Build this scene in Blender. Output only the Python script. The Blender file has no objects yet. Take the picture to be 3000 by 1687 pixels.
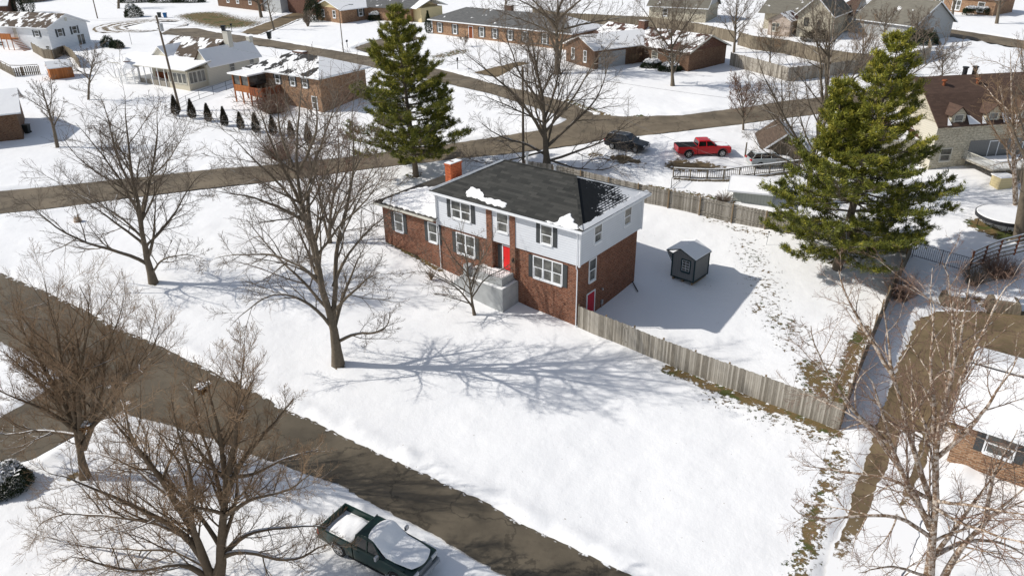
import bpy, math, random
import numpy as np
rnd = random.Random(7)
rng = np.random.default_rng(11)
SC = bpy.context.scene
COL = SC.collection
R = math.radians
# ---------------------------------------------------------------- camera
F, TH, RO, CZ = 2200.0, 0.46552, -0.01344, 29.0
cam = bpy.data.cameras.new('camera'); camo = bpy.data.objects.new('camera', cam); COL.objects.link(camo)
cam.sensor_width = 36; cam.lens = F / 3000 * 36; cam.clip_start = .5; cam.clip_end = 4000
from mathutils import Matrix, Vector
_c, _s = math.cos(TH), math.sin(TH); _cr, _sr = math.cos(RO), math.sin(RO)
_fw = Vector((0, _c, -_s)); _rt = Vector((1, 0, 0)); _up = Vector((0, _s, _c))
_R = _rt * _cr + _up * _sr; _U = -_rt * _sr + _up * _cr
camo.matrix_world = Matrix(((_R.x, _U.x, -_fw.x, 0), (_R.y, _U.y, -_fw.y, 0), (_R.z, _U.z, -_fw.z, CZ), (0, 0, 0, 1)))
SC.camera = camo
# ---------------------------------------------------------------- light
SUN_EL, SHADOW_AZ = R(38), R(-2)          # shadows run along +x (a little towards the camera)
w = bpy.data.worlds.new('World'); SC.world = w; w.use_nodes = True
nt = w.node_tree; nt.nodes.clear()
sky = nt.nodes.new('ShaderNodeTexSky'); sky.sky_type = 'NISHITA'; sky.sun_disc = False
sky.sun_elevation = SUN_EL
sx, sy = -math.cos(SHADOW_AZ), -math.sin(SHADOW_AZ)   # direction towards the sun
sky.sun_rotation = math.atan2(sx, sy)
bg = nt.nodes.new('ShaderNodeBackground'); bg.inputs[1].default_value = .12
wo = nt.nodes.new('ShaderNodeOutputWorld'); hs = nt.nodes.new('ShaderNodeHueSaturation'); hs.inputs['Saturation'].default_value = .72; nt.links.new(sky.outputs[0], hs.inputs['Color']); nt.links.new(hs.outputs[0], bg.inputs[0]); nt.links.new(bg.outputs[0], wo.inputs[0])
sl = bpy.data.lights.new('sun', 'SUN'); sl.energy = 4.2; sl.angle = R(.55); sl.color = (1, .965, .91)
so = bpy.data.objects.new('sun', sl); COL.objects.link(so)
tosun = Vector((sx * math.cos(SUN_EL), sy * math.cos(SUN_EL), math.sin(SUN_EL)))
so.rotation_euler = tosun.to_track_quat('Z', 'Y').to_euler(); so.location = (-60, 20, 80)
vs = SC.view_settings; vs.view_transform = 'Standard'; vs.look = 'None'; vs.gamma = 1; vs.exposure = -.06
SC.render.engine = 'CYCLES'
SC.render.resolution_x = 1024; SC.render.resolution_y = 575
# ---------------------------------------------------------------- terrain and pixel helpers
def unp(px, py, z):
    a, b = (px - 1500) / F, (py - 843.5) / F
    u = a * _cr + b * _sr; v = -a * _sr + b * _cr
    dx, dy, dz = u, _c - v * _s, -_s - v * _c
    t = (z - CZ) / dz
    return np.array([dx * t, dy * t, z])
CP = [(1684,954,.05),(1520,881,.5),(1473,917,.25),(1292,784,1.12),(1128,708,1.83),(1856,828,.2),(2030,832,.35),(2083,966,.1),(2212,809,.6),
 (927,1600,.2),(1700,1600,0),(100,1650,.3),(0,1300,.8),(987,1065,.3),(2440,1250,-.1),(2440,1650,-.3),(2960,1400,0),(2660,740,1.1),(450,828,1.6),
 (0,620,3),(1958,610,2.2),(2190,661,1.7),(1900,450,4.6),(2060,463,4.7),(1600,483,3.8),(1219,512,3.1),(700,560,2.7),(0,560,3.4),
 (1650,380,5.1),(1100,320,5.5),(500,250,6.2),(340,80,8),(1100,110,7.5),(2200,190,7),(2900,60,8.5),(2500,400,4.8),(2800,500,3.8),(3000,640,2.6),(0,400,5)]
_cx = [list(unp(*c)) for c in CP] + [[-350,500,9],[0,500,9],[350,500,9],[-300,0,3],[300,0,2],[0,-150,0],[0,0,0],[800,900,9],[-800,900,9]]
_cx = np.array(_cx); _S = 100.
def _k(d2): return np.where(d2 > 1e-12, d2 * np.log(np.maximum(d2, 1e-12)), 0)
_A = _cx[:, :2] / _S; _n = len(_A)
_K = _k(((_A[:, None] - _A[None]) ** 2).sum(-1)) + np.eye(_n) * .004
_P = np.c_[np.ones(_n), _A]
_M = np.block([[_K, _P], [_P.T, np.zeros((3, 3))]])
_W = np.linalg.solve(_M, np.r_[_cx[:, 2], 0, 0, 0])
def gz(x, y):
    x = np.asarray(x, float); y = np.asarray(y, float)
    X = np.clip(x, -600, 600) / _S; Y = np.clip(y, -250, 900) / _S
    r = _W[_n] + _W[_n + 1] * X + _W[_n + 2] * Y
    for i in range(_n):
        r = r + _W[i] * _k((X - _A[i, 0]) ** 2 + (Y - _A[i, 1]) ** 2)
    return r
def G(px, py):
    z = 3.
    for _ in range(25):
        p = unp(px, py, z); z = .5 * z + .5 * float(gz(p[0], p[1]))
    p = unp(px, py, z); p[2] = gz(p[0], p[1])
    return p
def D(x, y): return G(x * 1.1646, y * 1.1646)
def onplane(px, py, Y):        # the point of a pixel on the vertical plane y = Y
    a, b = (px - 1500) / F, (py - 843.5) / F
    u = a * _cr + b * _sr; v = -a * _sr + b * _cr
    dx, dy, dz = u, _c - v * _s, -_s - v * _c
    t = Y / dy
    return np.array([dx * t, Y, CZ + dz * t])
# ---------------------------------------------------------------- mesh building
class MB:
    def __init__(s): s.v = []; s.f = []; s.m = []; s.n = 0
    def add(s, V, Fc, mi=0):
        V = [tuple(map(float, p)) for p in V]
        s.v += V; s.f += [tuple(i + s.n for i in f) for f in Fc]; s.m += [mi] * len(Fc); s.n += len(V)
    def obox(s, o, U, V, N, u, v, n, mi=0):
        o = np.array(o, float); U, V, N = map(lambda q: np.array(q, float), (U, V, N))
        P = [o + U * a + V * b + N * c for c in n for b in v for a in u]
        s.add(P, [(0,2,3,1),(4,5,7,6),(0,1,5,4),(2,6,7,3),(0,4,6,2),(1,3,7,5)], mi)
    def box(s, x, y, z, mi=0): s.obox((0,0,0), (1,0,0), (0,1,0), (0,0,1), x, y, z, mi)
    def cyl(s, a, b, r0, r1, n=8, mi=0, cap=True):
        a = np.array(a, float); b = np.array(b, float); d = b - a; d /= np.linalg.norm(d) + 1e-9
        t = np.cross(d, (0, 0, 1.)) if abs(d[2]) < .9 else np.cross(d, (1., 0, 0)); t /= np.linalg.norm(t); q = np.cross(d, t)
        V = []
        for c, r in ((a, r0), (b, r1)):
            for k in range(n):
                th = 2 * math.pi * k / n; V.append(c + (t * math.cos(th) + q * math.sin(th)) * r)
        Fc = [(k, (k + 1) % n, n + (k + 1) % n, n + k) for k in range(n)]
        if cap: Fc += [tuple(range(n - 1, -1, -1)), tuple(range(n, 2 * n))]
        s.add(V, Fc, mi)
    def prism(s, poly, N, mi=0):       # planar polygon extruded by vector N
        n = len(poly); N = np.array(N, float)
        V = [np.array(p, float) for p in poly]; V += [p + N for p in V]
        s.add(V, [tuple(range(n - 1, -1, -1)), tuple(range(n, 2 * n))] + [(k, (k + 1) % n, n + (k + 1) % n, n + k) for k in range(n)], mi)
    def build(s, name, mats, parent=None, org=(0, 0, 0), smooth=False):
        return rawmesh(name, np.array(s.v), s.f, mats, parent, org, smooth, s.m)
def rawmesh(name, V, Fc, mats, parent=None, org=(0, 0, 0), smooth=False, mi=None, uv=True):
    if not isinstance(mats, (list, tuple)): mats = [mats]
    me = bpy.data.meshes.new(name)
    V = V - np.array(org, float)
    me.from_pydata(V.tolist() if len(V) < 60000 else V.tolist(), [], Fc if not isinstance(Fc, np.ndarray) else Fc.tolist())
    for m in mats: me.materials.append(m)
    if mi is not None and len(mats) > 1: me.polygons.foreach_set('material_index', mi)
    if uv:
        uvl = me.uv_layers.new(name='UVMap')
        nl = len(me.loops); npol = len(me.polygons)
        nor = np.empty(npol * 3); me.polygons.foreach_get('normal', nor); nor = nor.reshape(-1, 3)
        tot = np.empty(npol, int); me.polygons.foreach_get('loop_total', tot)
        lv = np.empty(nl, int); me.loops.foreach_get('vertex_index', lv)
        t = np.stack([-nor[:, 1], nor[:, 0], np.zeros(npol)], 1); ln = np.linalg.norm(t, axis=1)
        t[ln < .05] = (1, 0, 0); ln[ln < .05] = 1; t /= ln[:, None]
        b = np.cross(nor, t)
        pid = np.repeat(np.arange(npol), tot)
        P = (V + np.array(org))[lv]
        U = np.stack([(P * t[pid]).sum(1), (P * b[pid]).sum(1)], 1)
        uvl.data.foreach_set('uv', U.astype(np.float32).ravel())
    if smooth: me.polygons.foreach_set('use_smooth', [True] * len(me.polygons))
    me.update()
    o = bpy.data.objects.new(name, me); COL.objects.link(o)
    if parent is not None:
        o.parent = parent
        if parent.type == 'EMPTY': pass
    else: o.location = org
    return o
def empty(name, loc):
    o = bpy.data.objects.new(name, None); COL.objects.link(o); o.location = tuple(map(float, loc)); o.empty_display_size = .3
    return o
def tag(o, label=None, cat=None, group=None, kind=None):
    if label: o['label'] = label
    if cat: o['category'] = cat
    if group: o['group'] = group
    if kind: o['kind'] = kind
    return o
def thing(name, loc, label, cat, group=None): return tag(empty(name, loc), label, cat, group)
def dup(o, parent=None):
    c = o.copy(); COL.objects.link(c); c.parent = parent
    for ch in list(o.children): dup(ch, c)
    return c
Z3 = np.array([0, 0, 1.])
# ---------------------------------------------------------------- materials
class NT:
    def __init__(s, name):
        s.m = bpy.data.materials.new(name); s.m.use_nodes = True; s.t = s.m.node_tree; s.t.nodes.clear()
        s.o = s.t.nodes.new('ShaderNodeOutputMaterial'); s.b = s.t.nodes.new('ShaderNodeBsdfPrincipled')
        s.t.links.new(s.b.outputs[0], s.o.inputs[0])
    def N(s, typ, **kw):
        n = s.t.nodes.new('ShaderNode' + typ)
        for k, v in kw.items(): setattr(n, k, v)
        return n
    def L(s, a, b): s.t.links.new(a, b)
    def inp(s, n, i, v):
        if isinstance(v, (int, float)): n.inputs[i].default_value = v
        elif isinstance(v, tuple):
            n.inputs[i].default_value = v if len(v) == 4 or n.inputs[i].type == 'VECTOR' else v + (1,)
        else: s.L(v, n.inputs[i])
    def noise(s, vec, scale, detail=4, rough=.55, out=0):
        n = s.N('TexNoise'); s.inp(n, 'Vector', vec); n.inputs['Scale'].default_value = scale
        n.inputs['Detail'].default_value = detail; n.inputs['Roughness'].default_value = rough
        return n.outputs[out]
    def mix(s, f, a, b):
        n = s.N('Mix', data_type='RGBA'); s.inp(n, 0, f); s.inp(n, 6, a); s.inp(n, 7, b); return n.outputs[2]
    def math(s, op, a, b=0., c=0., clamp=False):
        n = s.N('Math', operation=op, use_clamp=clamp); s.inp(n, 0, a); s.inp(n, 1, b); s.inp(n, 2, c); return n.outputs[0]
    def ramp(s, v, lo, hi): # smooth step
        n = s.N('MapRange'); n.interpolation_type = 'SMOOTHSTEP'; s.inp(n, 0, v); s.inp(n, 1, lo); s.inp(n, 2, hi); return n.outputs[0]
    def pos(s): return s.N('NewGeometry').outputs['Position']
    def uv(s): return s.N('TexCoord').outputs['UV']
    def map(s, vec, scale=(1, 1, 1), loc=(0, 0, 0)):
        n = s.N('Mapping'); s.inp(n, 0, vec); n.inputs['Scale'].default_value = scale; n.inputs['Location'].default_value = loc; return n.outputs[0]
    def bump(s, h, st=.3, dist=.02):
        n = s.N('Bump'); n.inputs['Strength'].default_value = st; n.inputs['Distance'].default_value = dist; s.L(h, n.inputs['Height'])
        s.L(n.outputs[0], s.b.inputs['Normal'])
    def out(s, col, rough=.7, spec=.3, metal=0):
        s.inp(s.b, 'Base Color', col); s.inp(s.b, 'Roughness', rough); s.inp(s.b, 'Specular IOR Level', spec); s.inp(s.b, 'Metallic', metal)
        return s.m
SNOWC = (.875, .868, .858)
def mul(c, k): return tuple(x * k for x in c)
def M_plain(name, c, rough=.7, var=.25, scale=3, spec=.3, metal=0, bump=0):
    t = NT(name); n = t.noise(t.pos(), scale, 5)
    col = t.mix(n, mul(c, 1 - var), mul(c, 1 + var))
    if bump: t.bump(n, bump, .03)
    return t.out(col, rough, spec, metal)
def M_brick(name, c1, c2, mort, sc=1.):
    t = NT(name); uv = t.uv()
    b = t.N('TexBrick'); t.L(uv, b.inputs['Vector']); b.inputs['Scale'].default_value = 1
    b.inputs['Brick Width'].default_value = .3 * sc; b.inputs['Row Height'].default_value = .115 * sc; b.inputs['Mortar Size'].default_value = .011 * sc
    b.inputs['Color1'].default_value = c1 + (1,); b.inputs['Color2'].default_value = c2 + (1,); b.inputs['Mortar'].default_value = mort + (1,)
    n = t.noise(uv, 1.1, 4); n2 = t.noise(t.map(uv, (4, 11, 1)), 1, 3)
    col = t.mix(t.math('MULTIPLY', t.ramp(n, .4, .75), .35), b.outputs[0], mul(c1, .7)); col = t.mix(t.math('MULTIPLY', t.ramp(n2, .48, .68), .75), col, mul(c2, 1.35)); n3 = t.noise(t.map(uv, (3, 8, 1), (9, 4, 0)), 1.3, 3); col = t.mix(t.math('MULTIPLY', t.ramp(n3, .5, .66), .7), col, mul(c1, .5))
    t.bump(b.outputs['Fac'], .4, .01)
    return t.out(col, .85, .2)
def M_siding(name, c, step=.15, vert=False):
    t = NT(name); uv = t.uv(); sp = t.N('SeparateXYZ'); t.L(uv, sp.inputs[0])
    a = sp.outputs[0 if vert else 1]
    f = t.math('FRACT', t.math('DIVIDE', a, step))
    edge = t.ramp(f, .0, .16)
    n = t.noise(uv, 1.5, 4)
    col = t.mix(edge, mul(c, .62), t.mix(n, mul(c, .93), mul(c, 1.04)))
    t.bump(f, .5, .02)
    return t.out(col, .6, .3)
def M_boards(name, c1, c2, step=.14):
    t = NT(name); uv = t.uv()
    sp = t.N('SeparateXYZ'); t.L(uv, sp.inputs[0])
    idx = t.math('FLOOR', t.math('DIVIDE', sp.outputs[0], step))
    wn = t.N('TexWhiteNoise', noise_dimensions='1D'); t.L(idx, wn.inputs['W'])
    n = t.noise(t.map(uv, (9, .9, 1)), 2, 5)
    f = t.math('ADD', t.math('MULTIPLY', wn.outputs[0], .55), t.math('MULTIPLY', n, .6))
    f2 = t.math('FRACT', t.math('DIVIDE', sp.outputs[0], step))
    col = t.mix(t.ramp(f, .2, .95), c1, c2); col = t.mix(t.ramp(f2, 0, .1), mul(c1, .45), col)
    return t.out(col, .85, .15)
def M_shingle(name, c1, c2, snow=0., seed=0., sc=.55, lo=.035, row=.2, wid=.55):
    t = NT(name); uv = t.uv()
    b = t.N('TexBrick'); t.L(uv, b.inputs['Vector']); b.inputs['Scale'].default_value = 1
    b.inputs['Brick Width'].default_value = wid; b.inputs['Row Height'].default_value = row; b.inputs['Mortar Size'].default_value = .006
    b.inputs['Bias'].default_value = -.15
    b.inputs['Color1'].default_value = c1 + (1,); b.inputs['Color2'].default_value = c2 + (1,); b.inputs['Mortar'].default_value = mul(c2, .6) + (1,)
    n = t.noise(t.map(uv, (1, 1, 1), (seed, seed, 0)), .35, 5); col = t.mix(t.math('MULTIPLY', t.ramp(n, .3, .7), .5), b.outputs[0], mul(c1, .8))
    if snow > 0:
        ns = t.noise(t.map(uv, (1, .75, 1), (seed * 3.1, seed, 0)), sc, 6, .6)
        th = .5 + (.5 - snow) * .45
        fs = t.ramp(ns, th - lo, th + lo * .3)
        col = t.mix(fs, col, SNOWC); t.bump(fs, .7, .06)
    return t.out(col, .85, .2)
def M_bark(name, c, snow=.5):
    t = NT(name); p = t.pos(); n = t.noise(p, 6, 5); col = t.mix(n, mul(c, .6), mul(c, 1.5))
    g = t.N('NewGeometry'); sp = t.N('SeparateXYZ'); t.L(g.outputs['Normal'], sp.inputs[0])
    f = t.math('MULTIPLY', t.ramp(sp.outputs[2], .72, .93), t.ramp(t.noise(p, .9, 3), .62 - snow * .35, .7 - snow * .3))
    col = t.mix(f, col, SNOWC); t.bump(n, .4, .03)
    return t.out(col, .9, .1)
def M_leafy(name, c1, c2, c3):
    t = NT(name); a = t.N('Attribute', attribute_name='rnd'); n = t.noise(t.pos(), 1.1, 3)
    col = t.mix(t.ramp(a.outputs['Fac'], .1, .75), c1, c2); col = t.mix(t.ramp(t.math('ADD', t.math('MULTIPLY', a.outputs['Fac'], .5), t.math('MULTIPLY', n, .6)), .55, .9), col, c3)
    t.b.inputs['Subsurface Weight'].default_value = 0
    m = t.out(col, .6, .3)
    return m
MT = {}
MT['trim'] = M_plain('white_paint', (.78, .79, .8), .5, .04, 2)
MT['cream_trim'] = M_plain('cream_paint', (.55, .53, .46), .6, .06, 2)
MT['shutter'] = M_siding('shutter_grey', (.055, .06, .062), .07)
MT['black'] = M_plain('black_metal', (.02, .02, .022), .5, .3, 3)
MT['glass'] = None
def M_glass(name, c):
    t = NT(name); p = t.pos(); n = t.noise(t.map(p, (1, 1, 1.6)), 1.2, 5); n2 = t.noise(t.map(p, (3, 3, 1)), 1.6, 5, .7)
    col = t.mix(t.ramp(n, .35, .7), mul(c, .5), mul(c, 1.5)); col = t.mix(t.math('MULTIPLY', t.ramp(n2, .55, .6), .5), col, mul(c, .3))
    return t.out(col, .12, .6)
MT['glass'] = M_glass('window_glass', (.10, .10, .088))  # greyish brown reflections are put into the pane colour
MT['carglass'] = M_plain('car_glass', (.012, .013, .014), .06, .1, 1, .7)
MT['brick'] = M_brick('red_brick', (.13, .045, .027), (.225, .088, .048), (.36, .27, .2))
MT['brick_orange'] = M_brick('orange_brick', (.19, .095, .052), (.34, .2, .115), (.36, .3, .22), 1.4)
MT['brick_brown'] = M_brick('brown_brick', (.115, .058, .035), (.17, .095, .055), (.2, .16, .12), 1.2)
MT['brick_dark'] = M_brick('dark_brick', (.1, .045, .032), (.15, .07, .045), (.16, .12, .1), 1.2)
MT['chimney'] = M_brick('painted_chimney_brick', (.36, .085, .035), (.44, .12, .045), (.3, .08, .035))
MT['stone'] = M_brick('pale_stone', (.42, .38, .29), (.54, .49, .38), (.32, .29, .23), 2.4)
MT['stone_pink'] = M_brick('pink_stone', (.42, .33, .27), (.52, .43, .36), (.4, .36, .3), 2)
MT['white_siding'] = M_siding('pale_siding', (.66, .68, .71), .2)
MT['pure_siding'] = M_siding('white_siding', (.78, .79, .8), .25)
MT['beige_siding'] = M_siding('beige_siding', (.55, .5, .39), .3, True)
MT['beige_lap'] = M_siding('beige_lap_siding', (.6, .56, .46), .22)
MT['yellow_siding'] = M_siding('pale_yellow_siding', (.6, .5, .28), .25)
MT['grey_siding'] = M_siding('grey_siding', (.4, .41, .41), .25)
MT['shed_siding'] = M_siding('shed_panel', (.19, .19, .185), .2, True)
MT['pale_panel'] = M_siding('pale_green_panel', (.4, .42, .38), .3, True)
MT['teal'] = M_plain('dark_teal_trim', (.01, .035, .04), .5, .2)
MT['roof_main'] = M_shingle('charcoal_shingles', (.064, .063, .057), (.02, .021, .02), row=.3, wid=.85)
MT['red'] = M_plain('red_door_paint', (.72, .02, .02), .4, .12, 3)
MT['darkred'] = M_plain('crimson_door_paint', (.45, .01, .03), .4, .12, 3)
MT['concrete'] = M_plain('grey_concrete', (.36, .37, .37), .9, .3, 1.6, bump=.3)
MT['fence'] = M_boards('weathered_fence_boards', (.17, .15, .12), (.42, .385, .33))
MT['fence_dark'] = M_boards('brown_fence_boards', (.13, .105, .075), (.26, .22, .16))
MT['post'] = M_plain('fence_post_wood', (.24, .17, .1), .85, .3, 5)
MT['redwood'] = M_boards('red_brown_wood', (.16, .05, .025), (.3, .1, .045))
MT['orangewood'] = M_boards('orange_wood', (.3, .11, .04), (.45, .17, .06))
MT['bark'] = M_bark('bark_grey_brown', (.15, .122, .09), .5)
MT['bark_near'] = M_bark('bark_brown_snowy', (.12, .09, .062), .9)
t = NT('bark_tan_peeling'); p = t.pos(); n = t.noise(p, 4.5, 5, .7); n2 = t.noise(t.map(p, (1, 1, 2.5)), 7, 4)
col = t.mix(t.ramp(n, .46, .54), (.2, .13, .08), (.58, .5, .42)); col = t.mix(t.ramp(n2, .55, .65), col, (.3, .2, .13)); t.bump(n, .6, .04); MT['bark_tan'] = t.out(col, .85, .15)
MT['twig'] = M_plain('twig_brown', (.19, .15, .115), .9, .4, 2, .1)
MT['twig_red'] = M_plain('twig_red_brown', (.21, .135, .1), .9, .4, 2, .1)
MT['twig_tan'] = M_plain('twig_tan', (.27, .185, .115), .9, .4, 2, .1)
MT['pine'] = M_leafy('pine_needles', (.075, .09, .014), (.2, .21, .024), (.42, .36, .05))
MT['yew'] = M_leafy('dark_evergreen', (.012, .025, .012), (.03, .045, .015), (.07, .08, .03))
MT['thuja'] = M_leafy('bronze_arborvitae', (.018, .018, .012), (.04, .032, .018), (.08, .06, .03))
MT['drystem'] = M_plain('dry_stems', (.22, .15, .09), .9, .4, 3)
MT['pole'] = M_plain('utility_pole_wood', (.16, .125, .09), .9, .3, 3)
MT['metal'] = M_plain('galvanised_metal', (.4, .41, .42), .4, .15, 3, .5, .6)
MT['rubber'] = M_plain('tyre_rubber', (.018, .018, .018), .85, .2, 5)
MT['rim'] = M_plain('alloy_rim', (.5, .5, .5), .3, .1, 5, .5, .7)
def M_snow(name):
    t = NT(name); p = t.pos(); n = t.noise(p, .8, 6); n2 = t.noise(p, 9, 3)
    t.bump(t.math('ADD', n, t.math('MULTIPLY', n2, .08)), .5, .12); return t.out(t.mix(n, SNOWC, mul(SNOWC, 1.03)), .75, .25)
MT['snow'] = M_snow('snow')
def M_asphalt(name, c, snowy=0.):
    t = NT(name); p = t.pos(); n = t.noise(p, .35, 5); n2 = t.noise(p, 22, 3); n3 = t.noise(t.map(p, (1, 1, 1), (7, 3, 0)), 2.2, 5)
    col = t.mix(t.ramp(n, .3, .7), mul(c, .62), mul(c, 1.35)); col = t.mix(t.math('MULTIPLY', n2, .45), col, mul(c, 1.5)); col = t.mix(t.math('MULTIPLY', t.ramp(n3, .5, .72), .3), col, mul(c, .55))
    vo = t.N('TexVoronoi', feature='DISTANCE_TO_EDGE'); vo.inputs['Scale'].default_value = .22; wv = t.N('VectorMath', operation='ADD'); t.L(p, wv.inputs[0]); nv_ = t.noise(p, .8, 4, .6, 1); sc_ = t.N('VectorMath', operation='SCALE'); t.L(nv_, sc_.inputs[0]); sc_.inputs['Scale'].default_value = 2.2; t.L(sc_.outputs[0], wv.inputs[1]); t.L(wv.outputs[0], vo.inputs['Vector'])
    col = t.mix(t.math('MULTIPLY', t.ramp(vo.outputs['Distance'], .022, .006), .55), col, mul(c, .35))
    if snowy:
        a = t.N('Attribute', attribute_name='snowy')
        f = t.ramp(t.math('SUBTRACT', a.outputs['Fac'], t.math('ADD', .2, t.math('MULTIPLY', t.noise(t.map(p, (1, 1, 1)), 1.9, 6, .66), .6))), -.02, .03)
        col = t.mix(f, col, SNOWC)
    t.bump(n2, .25, .02)
    return t.out(col, .75, .3)
MT['road'] = M_asphalt('worn_asphalt', (.15, .12, .082))
MT['near_road'] = M_asphalt('dark_damp_asphalt', (.105, .086, .06), 1)
MT['drive'] = M_asphalt('brown_wet_driveway', (.15, .11, .06), 1)
# ---------------------------------------------------------------- ground, roads
def resample(P, step):
    P = np.array(P, float)[:, :2]; d = np.r_[0, np.cumsum(np.linalg.norm(np.diff(P, axis=0), axis=1))]
    n = max(2, int(d[-1] / step) + 1); t = np.linspace(0, d[-1], n)
    return np.stack([np.interp(t, d, P[:, 0]), np.interp(t, d, P[:, 1])], 1)
ROADPOLY = []
def strip(name, A, B, mat, lift, step=.5, jit=.12, cross=8, snowy=None, world=False, indent=True):
    if not world: A = [G(*p) for p in A]; B = [G(*p) for p in B]
    A = resample(A, step); n = len(A); B0 = np.array(B)[:, :2]
    d = np.r_[0, np.cumsum(np.linalg.norm(np.diff(B0, axis=0), axis=1))]; t = np.linspace(0, d[-1], n)
    B = np.stack([np.interp(t, d, B0[:, 0]), np.interp(t, d, B0[:, 1])], 1)
    if indent: ROADPOLY.append(np.r_[A, B[::-1]])
    def wob(n):
        k = np.convolve(rng.normal(0, 1, n + 20), np.ones(9) / 3, 'same')[10:-10]; return (k * .6 + rng.normal(0, .6, n)) * jit
    nv = A - B; ln = np.linalg.norm(nv, axis=1, keepdims=True) + 1e-6; nv /= ln
    A = A + nv * wob(n)[:, None]; B = B - nv * wob(n)[:, None]
    s = np.linspace(0, 1, cross + 1)
    P = A[:, None] * (1 - s)[None, :, None] + B[:, None] * s[None, :, None]
    X, Y = P[..., 0].ravel(), P[..., 1].ravel()
    V = np.stack([X, Y, gz(X, Y) + lift], 1)
    m = cross + 1; Fc = [(i * m + j, i * m + j + 1, (i + 1) * m + j + 1, (i + 1) * m + j) for i in range(n - 1) for j in range(cross)]
    o = rawmesh(name, V, Fc, mat, uv=False, smooth=True)
    if o.data.polygons[0].normal.z < 0: o.data.flip_normals()
    if snowy is not None:
        a = o.data.attributes.new('snowy', 'FLOAT', 'POINT'); a.data.foreach_set('value', [snowy(i / (n - 1), j / cross) for i in range(n) for j in range(m)])
    return tag(o, kind='structure')
strip('near_road', [(-260,700),(0,799),(116,847),(233,901),(349,964),(446,1002),(543,1049),(679,1115),(800,1180),(925,1237),(1172,1355),(1328,1429),(1426,1472),(1543,1538),(1621,1577),(1800,1660),(1990,1760)],
      [(-260,860),(0,999),(136,1072),(250,1130),(345,1205),(500,1245),(640,1292),(740,1330),(839,1362),(988,1417),(1074,1464),(1250,1554),(1348,1613),(1457,1675),(1640,1790)], MT['near_road'], 0, .3, .07, 24, lambda a, b: .47 if b < .05 or b > .97 else .05)
strip('side_road', [(-200,1290),(0,1222),(125,1151),(170,1110),(230,1108)], [(-200,1440),(0,1363),(98,1340),(219,1276),(350,1200)], MT['near_road'], -.004, .3, .06, 12, lambda a, b: .46 if b < .08 or b > .95 else .05)
strip('cross_street', [(-300,590),(0,560),(291,532),(505,509),(660,493),(1000,462),(1330,419),(1450,402),(1575,382),(1640,362),(1672,345),(1750,335),(1835,343),(2000,338),(2160,318),(2310,295),(2500,272),(2700,252),(2912,233),(3000,229),(3300,215)],
      [(-300,650),(0,626),(155,610),(349,583),(543,560),(652,547),(1116,490),(1330,466),(1500,448),(1600,436),(1700,422),(1776,404),(1900,395),(2000,384),(2160,366),(2310,345),(2500,318),(2700,292),(2912,268),(3000,264),(3300,245)], MT['road'], 0, .6, .1)
strip('cul_de_sac_street', [(500,84),(575,83),(640,97),(700,103),(780,115),(1000,152),(1150,178),(1303,206),(1427,241),(1543,268),(1660,299),(1738,330),(1760,352)],
      [(470,100),(520,104),(660,120),(850,147),(1000,180),(1150,208),(1310,245),(1440,275),(1543,307),(1621,332),(1672,352),(1690,370),(1700,385)], MT['road'], -.004, .8, .15)
# the cul-de-sac: a ring of bare asphalt round a snowed-in middle
_c0 = G(408, 76); _rr = np.linalg.norm((G(530, 76) - _c0)[:2])
strip('cul_de_sac', [(_c0[0] + _rr * math.cos(t), _c0[1] + _rr * math.sin(t)) for t in np.linspace(-.3, 5.9, 60)],
      [(_c0[0] + 4 + _rr * .66 * math.cos(t), _c0[1] + _rr * .66 * math.sin(t)) for t in np.linspace(-.3, 5.9, 60)], MT['drive'], .006, .8, .3, 8, lambda a, b: .34 + .25 * abs(math.sin(9 * b)), world=True)
strip('far_street', [(2500,60),(2722,78),(2860,97),(3000,120),(3300,165)], [(2480,74),(2700,93),(2850,117),(3000,144),(3300,190)], MT['road'], 0, 1.2, .15)
strip('far_driveway', [(699,95),(760,72),(860,35),(900,20)], [(760,104),(810,86),(893,52),(935,34)], MT['drive'], .004, .7, .2, 6, lambda a, b: .22 + .5 * (b < .1 or b > .92))
strip('mailbox_driveway', [(1388,213),(1440,200),(1497,186),(1640,160)], [(1454,227),(1490,210),(1509,196),(1660,168)], MT['drive'], .004, .7, .15, 6, lambda a, b: .2 + .45 * (a > .55))
strip('shaded_driveway', [(1035,141),(1065,130),(1109,116),(1180,100)], [(1090,158),(1120,146),(1160,132),(1240,112)], MT['road'], .008, .7, .15, 6)
def _sd(a, b):
    v = .2 + (.12 if a < .12 else 0)
    k = min(1, max(0, (a - .53) * 14))
    t1 = b < .3 - .1 * max(0, a - .55); t2 = .6 < b < .74
    v += k * (0 if t1 else .06 if t2 else .42) + max(0, a - .7) * (1.5 if t1 else 2.2)
    if b < .03: v += .25
    return v
strip('neighbour_driveway', [(2738,912),(2683,940),(2650,1020),(2610,1120),(2563,1269),(2520,1394),(2488,1472),(2440,1600),(2405,1720)],
      [(3080,910),(3080,1040),(2990,1090),(2870,1110),(2815,1230),(2785,1340),(2740,1420),(2680,1580),(2640,1720)], MT['drive'], .004, .3, .12, 24, _sd)
strip('parking_pad', [(1765,448),(1790,452),(1850,462),(1925,476)], [(1770,466),(1800,474),(1850,486),(1915,492)], MT['drive'], .004, .4, .3, 8, lambda a, b: .31 + .5 * abs(a - .4) + .4 * abs(b - .5))
strip('truck_pad', [(1950,458),(2010,466),(2080,474),(2170,488)], [(1945,500),(2010,502),(2080,503),(2170,498)], MT['drive'], .004, .4, .3, 8, lambda a, b: .34 + .9 * max(0, .16 - a) + .5 * max(0, a - .5) + .35 * abs(b - .55))

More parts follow.
